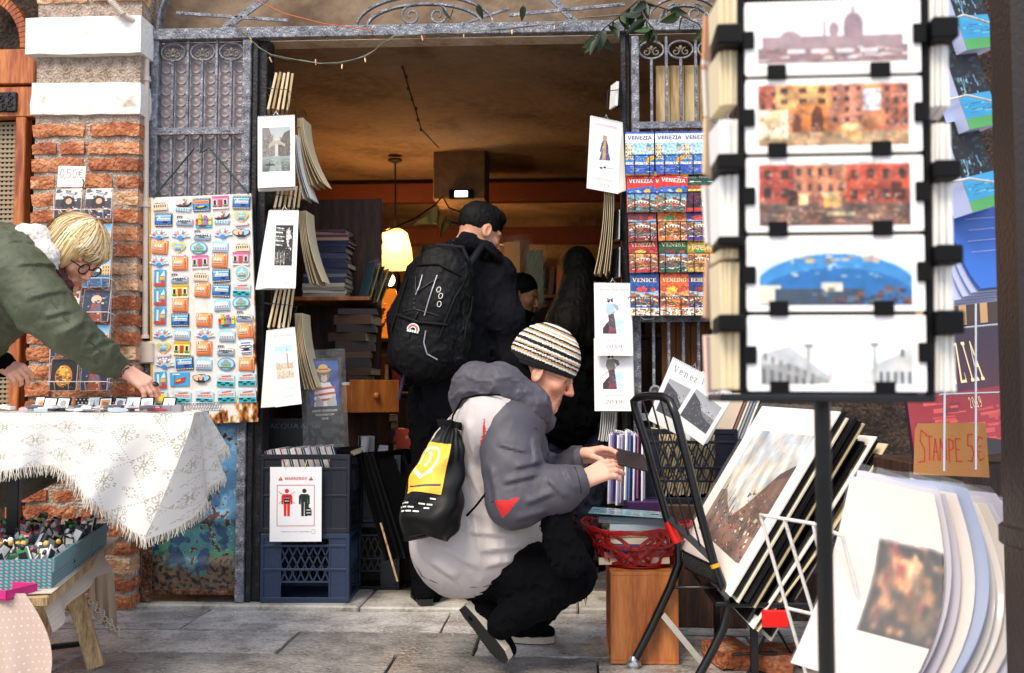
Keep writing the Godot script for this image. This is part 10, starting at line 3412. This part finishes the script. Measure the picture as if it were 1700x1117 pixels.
	for q in [V3(-0.634,0.014,-0.06),V3(-0.359,0.017,-0.06)]:shoe(o,V3(q.x+0.03,0.018,0.02),V3(q.x-0.05,0.018,-0.26),Vector3.UP,M.black_cloth,M.outsole,"boot")
	# the backpack
	var c:=V3(-0.569,1.288,0.11)
	var bag:=thing("backpack","big black hiking backpack with silver piping and bungee cord on the standing man","backpack",at(c))
	var tilt:=Basis(V3(0,0,1),-0.20)*Basis(V3(0,1,0),-0.12)
	var f:=Transform3D(tilt,c)
	s=Sdf.new(0.009)
	s.cap(f*V3(0.0,0.15,-0.02),f*V3(0,-0.14,-0.01),0.148,0.172,0.05,tilt.z,0.62)
	s.cap(f*V3(0.0,0.17,0.03),f*V3(0,0.02,0.07),0.10,0.125,0.05,tilt.z,0.5)
	s.cap(f*V3(0.0,-0.06,0.06),f*V3(0,-0.16,0.06),0.135,0.14,0.03,tilt.z,0.55)
	s.cap(f*V3(0.14,-0.05,0.0),f*V3(0.125,-0.17,0.0),0.055,0.065,0.03)
	b=MB.new()
	s.emit(b,creases(0.006,V3(9,7,9),37,0.0015))
	var to:=Transform3D(Basis(),-c)
	var nyl:=mat("pack_nylon",Color(0.03,0.03,0.04),0.6,{"vc": true,"spec": 0.3,"bump": noise_tex("fine"),"bs": 0.05,"scale": 14.0,"tri": true})
	part("pack_body",b,nyl,bag,to)
	# lines drawn over the pack lie on its skin: march towards it along the pack's own depth
	var on:=func(x:float,y:float,lift:=0.003)->Vector3:
		var zz:=0.30
		while zz>-0.1:
			var p:Vector3=f*V3(x,y,zz)
			for q in s.prims:
				var ab:Vector3=q[2]-q[1]
				var w:Vector3=p-q[1]
				var fl:float=1.0/q[7]-1.0
				if fl != 0.0:
					ab+=q[6]*ab.dot(q[6])*fl; w+=q[6]*(w.dot(q[6])*fl)
				var t:=clampf(w.dot(ab)/ab.length_squared(),0.0,1.0)
				if (w-ab*t).length()<q[3]+(q[4]-q[3])*t+0.004:return f*V3(x,y,zz+lift)
			zz-=0.003
		return f*V3(x,y,0.0)
	var line:=func(pts:Array,r:float,m:Material,called:String)->void:
		var l:Array=[]
		for i in pts.size()-1:
			for k in 5:l.append(on.call(lerpf(pts[i][0],pts[i+1][0],k/5.0),lerpf(pts[i][1],pts[i+1][1],k/5.0),0.004))
		l.append(on.call(pts[-1][0],pts[-1][1],0.004))
		var q:=MB.new()
		q.tube(l,r,6)
		part(called,q,m,bag,to)
	var silver:=mat("silver_piping",Color(0.62,0.62,0.65),0.35,{"metal": 0.4})
	line.call([[-0.055,0.14],[-0.052,0.09],[-0.058,0.05]],0.003,silver,"piping")
	line.call([[0.01,0.15],[0.008,0.08],[0.0,-0.03]],0.003,silver,"piping")
	line.call([[0.02,-0.09],[0.022,-0.14],[0.045,-0.185],[0.09,-0.20]],0.003,silver,"piping")
	line.call([[-0.085,0.13],[-0.06,0.06],[0.02,0.14]],0.003,M.black_wire,"bungee")
	line.call([[-0.10,-0.03],[-0.05,-0.01],[0.02,-0.015],[0.06,-0.02]],0.003,M.black_wire,"bungee")
	line.call([[-0.03,-0.02],[-0.045,-0.07],[-0.048,-0.13]],0.003,M.black_wire,"bungee")
	for q in [[0.12,0.19,0.08,-0.11],[0.155,0.10,0.17,-0.10],[-0.14,0.12,-0.16,-0.12]]:line.call([[q[0],q[1]],[q[2],q[3]]],0.005,nyl,"seam")
	line.call([[-0.13,-0.045],[-0.02,-0.062],[0.10,-0.05]],0.008,nyl,"pocket_flap")
	line.call([[-0.10,0.18],[0.0,0.20],[0.10,0.17]],0.006,nyl,"zip")
	for q in [[0.035,0.09],[0.05,0.065],[0.052,0.03]]:
		b=MB.new()
		var l:Array=[]
		for i in 10:l.append(on.call(q[0]+cos(TAU*i/10)*0.008,q[1]+sin(TAU*i/10)*0.012,0.006))
		b.tube(l,0.0016,5,true)
		part("zip_pull",b,M.white_ink,bag,to)
	b=MB.new()
	for i in 3:b.ball(on.call(-0.060+i*0.004,0.03-i*0.018,0.001),V3(0.005,0.005,0.003)*(1+0.2*i),8,5)
	part("holes",b,M.ink,bag,to)
	for q in [[0.026,"e8e4e0"],[0.020,"d86a5a"],[0.013,"e8e4e0"]]:
		b=MB.new()
		b.col=hexl(q[1])
		var l:Array=[]
		for i in 9:l.append(on.call(-0.035+cos(PI*i/8)*q[0],-0.098+sin(PI*i/8)*q[0],0.006))
		b.tube(l,0.0032,5)
		part("emblem",b,M.vivid,bag,to)
	b=MB.new()
	for i in 5:b.box(Transform3D(tilt,on.call(-0.057+i*0.011,-0.103,0.006)),V3(0.008,0.010,0.002))
	part("emblem",b,M.white_ink,bag,to)
	b=MB.new()
	b.tube([f*V3(-0.07,0.23,0.0),f*V3(-0.05,0.29,-0.02),f*V3(0.06,0.30,-0.03),f*V3(0.10,0.24,-0.03)],0.014,8)
	part("grab_handle",b,nyl,bag,to)
	b=MB.new()
	b.tube([f*V3(0.10,0.22,-0.04),V3(-0.367,1.586,0.03),V3(-0.3,1.536,0),V3(-0.277,1.49,-0.15)],0.02,8)
	part("shoulder_strap",b,nyl,bag,to)
	b=MB.new()
	b.tube([f*V3(-0.05,0.24,-0.05),V3(-0.62,1.585,-0.02),V3(-0.664,1.53,-0.18)],0.02,8)
	part("shoulder_strap",b,nyl,bag,to)
	b=MB.new()
	b.tube([f*V3(-0.07,-0.28,0.0),f*V3(-0.075,-0.40,0.0)],0.008,6)
	part("hanging_strap",b,mat("navy_strap",Color(0.08,0.11,0.2),0.8),bag,to)

func far_people()->void:
	# woman with long dark hair
	var o:=person("woman with long dark hair, black coat and blue jeans browsing in the dark shop",V3(0.051,0.932,-1)*V3(1,0,1))
	var ht:=look(V3(0.076,1.586,-1.05),V3(0.35,-0.25,-0.9))
	var b:=MB.new()
	b.col=hexl("b08870")
	head_into(b,ht,0.007)
	var s:=Sdf.new(0.022)
	s.chain([V3(0.069,1.433,-1),V3(0.052,1.239,-1),V3(0.034,0.852,-1)],[0.05,0.1,0.1],0.05)
	for e in [-1.0,1.0]:s.chain([V3(0.041,0.852,-1)+V3(e*0.09,0,0),V3(0.038,-0.04,-1)*V3(1,0,1)+V3(e*0.09,0.08,0)],[0.07,0.04],0.04)
	s.emit(b)
	add(o,"body",b,M.skin)
	s=Sdf.new(0.014)
	s.chain([V3(0.062,1.336,-1),V3(0.042,1.109,-1),V3(0.018,0.819,-1)],[0.17,0.18,0.20],0.06)
	s.chain([V3(-0.11,1.304,-1),V3(-0.158,1.045,-0.98),V3(-0.098,0.815,-1.2)],[0.085,0.075,0.05],0.05)
	s.chain([V3(0.229,1.303,-1),V3(0.259,1.044,-0.98),V3(0.202,0.816,-1.2)],[0.085,0.075,0.05],0.05)
	wear(o,"coat",s,M.black_cloth,creases(0.014,V3(6,4,6),41))
	s=Sdf.new(0.012)
	s.ell(ht*V3(0,0.04,-0.02),V3(0.095,0.11,0.115),0.02,ht.basis)
	s.chain([V3(0.075,1.527,-0.96),V3(0.019,1.294,-0.86),V3(-0.044,1.135,-0.82)],[0.10,0.12,0.09],0.05)
	s.chain([V3(0.101,1.496,-0.98),V3(0.129,1.231,-0.86)],[0.09,0.08],0.05)
	wear(o,"hair",s,M.dark_hair,creases(0.005,V3(22,2,22),43))
	s=Sdf.new(0.014)
	for e in [-1.0,1.0]:s.chain([V3(0.041,0.819,-1)+V3(e*0.09,0,0),V3(0.04,0.467,-1)+V3(e*0.095,0,0),V3(0.038,-0.04,-1)*V3(1,0,1)+V3(e*0.10,0.09,0)],[0.12,0.09,0.075],0.05)
	wear(o,"jeans",s,mat("denim",Color(0.09,0.12,0.20),0.9,{"vc": true,"bump": noise_tex("fine"),"bs": 0.05,"scale": 10.0,"tri": true}),creases(0.012,V3(8,5,8),45))
	for e in [-1.0,1.0]:
		var q:=V3(0.041,0.932,-1)*V3(1,0,1)+V3(e*0.10,0.004,0.06)
		shoe(o,q,q+V3(e*0.03,0,-0.26),Vector3.UP,M.black_cloth,M.outsole)
	# man glimpsed between them
	o=person("short haired man in dark clothes glimpsed between the backpack man and the woman",V3(-0.259,0.932,-1.7)*V3(1,0,1))
	ht=look(V3(-0.259,1.529,-1.7),V3(0.8,-0.3,0.25))
	b=MB.new()
	b.col=hexl("c08a60")
	head_into(b,ht,0.007)
	s=Sdf.new(0.022)
	s.chain([V3(-0.266,1.426,-1.7),V3(-0.266,1.279,-1.7),V3(-0.267,0.696,-1.7)],[0.05,0.1,0.1],0.05)
	for e in [-1.0,1.0]:s.chain([V3(-0.267,0.696,-1.7)+V3(0,0,e*0.09),V3(-0.267,0.048,-1.7)*V3(1,0,1)+V3(0,0.08,e*0.09)],[0.07,0.04],0.04)
	s.emit(b)
	add(o,"body",b,M.skin)
	s=Sdf.new(0.01)
	s.ell(ht*V3(0,0.05,-0.025),V3(0.083,0.092,0.10),0.02,ht.basis)
	s.ell(ht*V3(0,-0.05,0.09),V3(0.10,0.10,0.08),0.01,ht.basis,true)
	wear(o,"hair",s,M.dark_hair)
	s=Sdf.new(0.016)
	s.chain([V3(-0.266,1.334,-1.7),V3(-0.266,1.06,-1.7),V3(-0.267,0.66,-1.7)],[0.13,0.17,0.18],0.06)
	for e in [-1.0,1.0]:s.chain([V3(-0.266,1.297,-1.7)+V3(0,0,e*0.18),V3(-0.267,0.914,-1.7)+V3(0.05,0,e*0.2),V3(-0.143,0.769,-1.7)+V3(0.1,0,e*0.1)],[0.08,0.07,0.045],0.05)
	wear(o,"coat",s,M.black_cloth,creases(0.012,V3(6,4,6),47))
	s=Sdf.new(0.016)
	for e in [-1.0,1.0]:s.chain([V3(-0.267,0.678,-1.7)+V3(0,0,e*0.09),V3(-0.267,0.048,-1.7)*V3(1,0,1)+V3(0,0.09,e*0.09)],[0.11,0.075],0.05)
	wear(o,"trousers",s,M.black_cloth)


func small_details()->void:pass
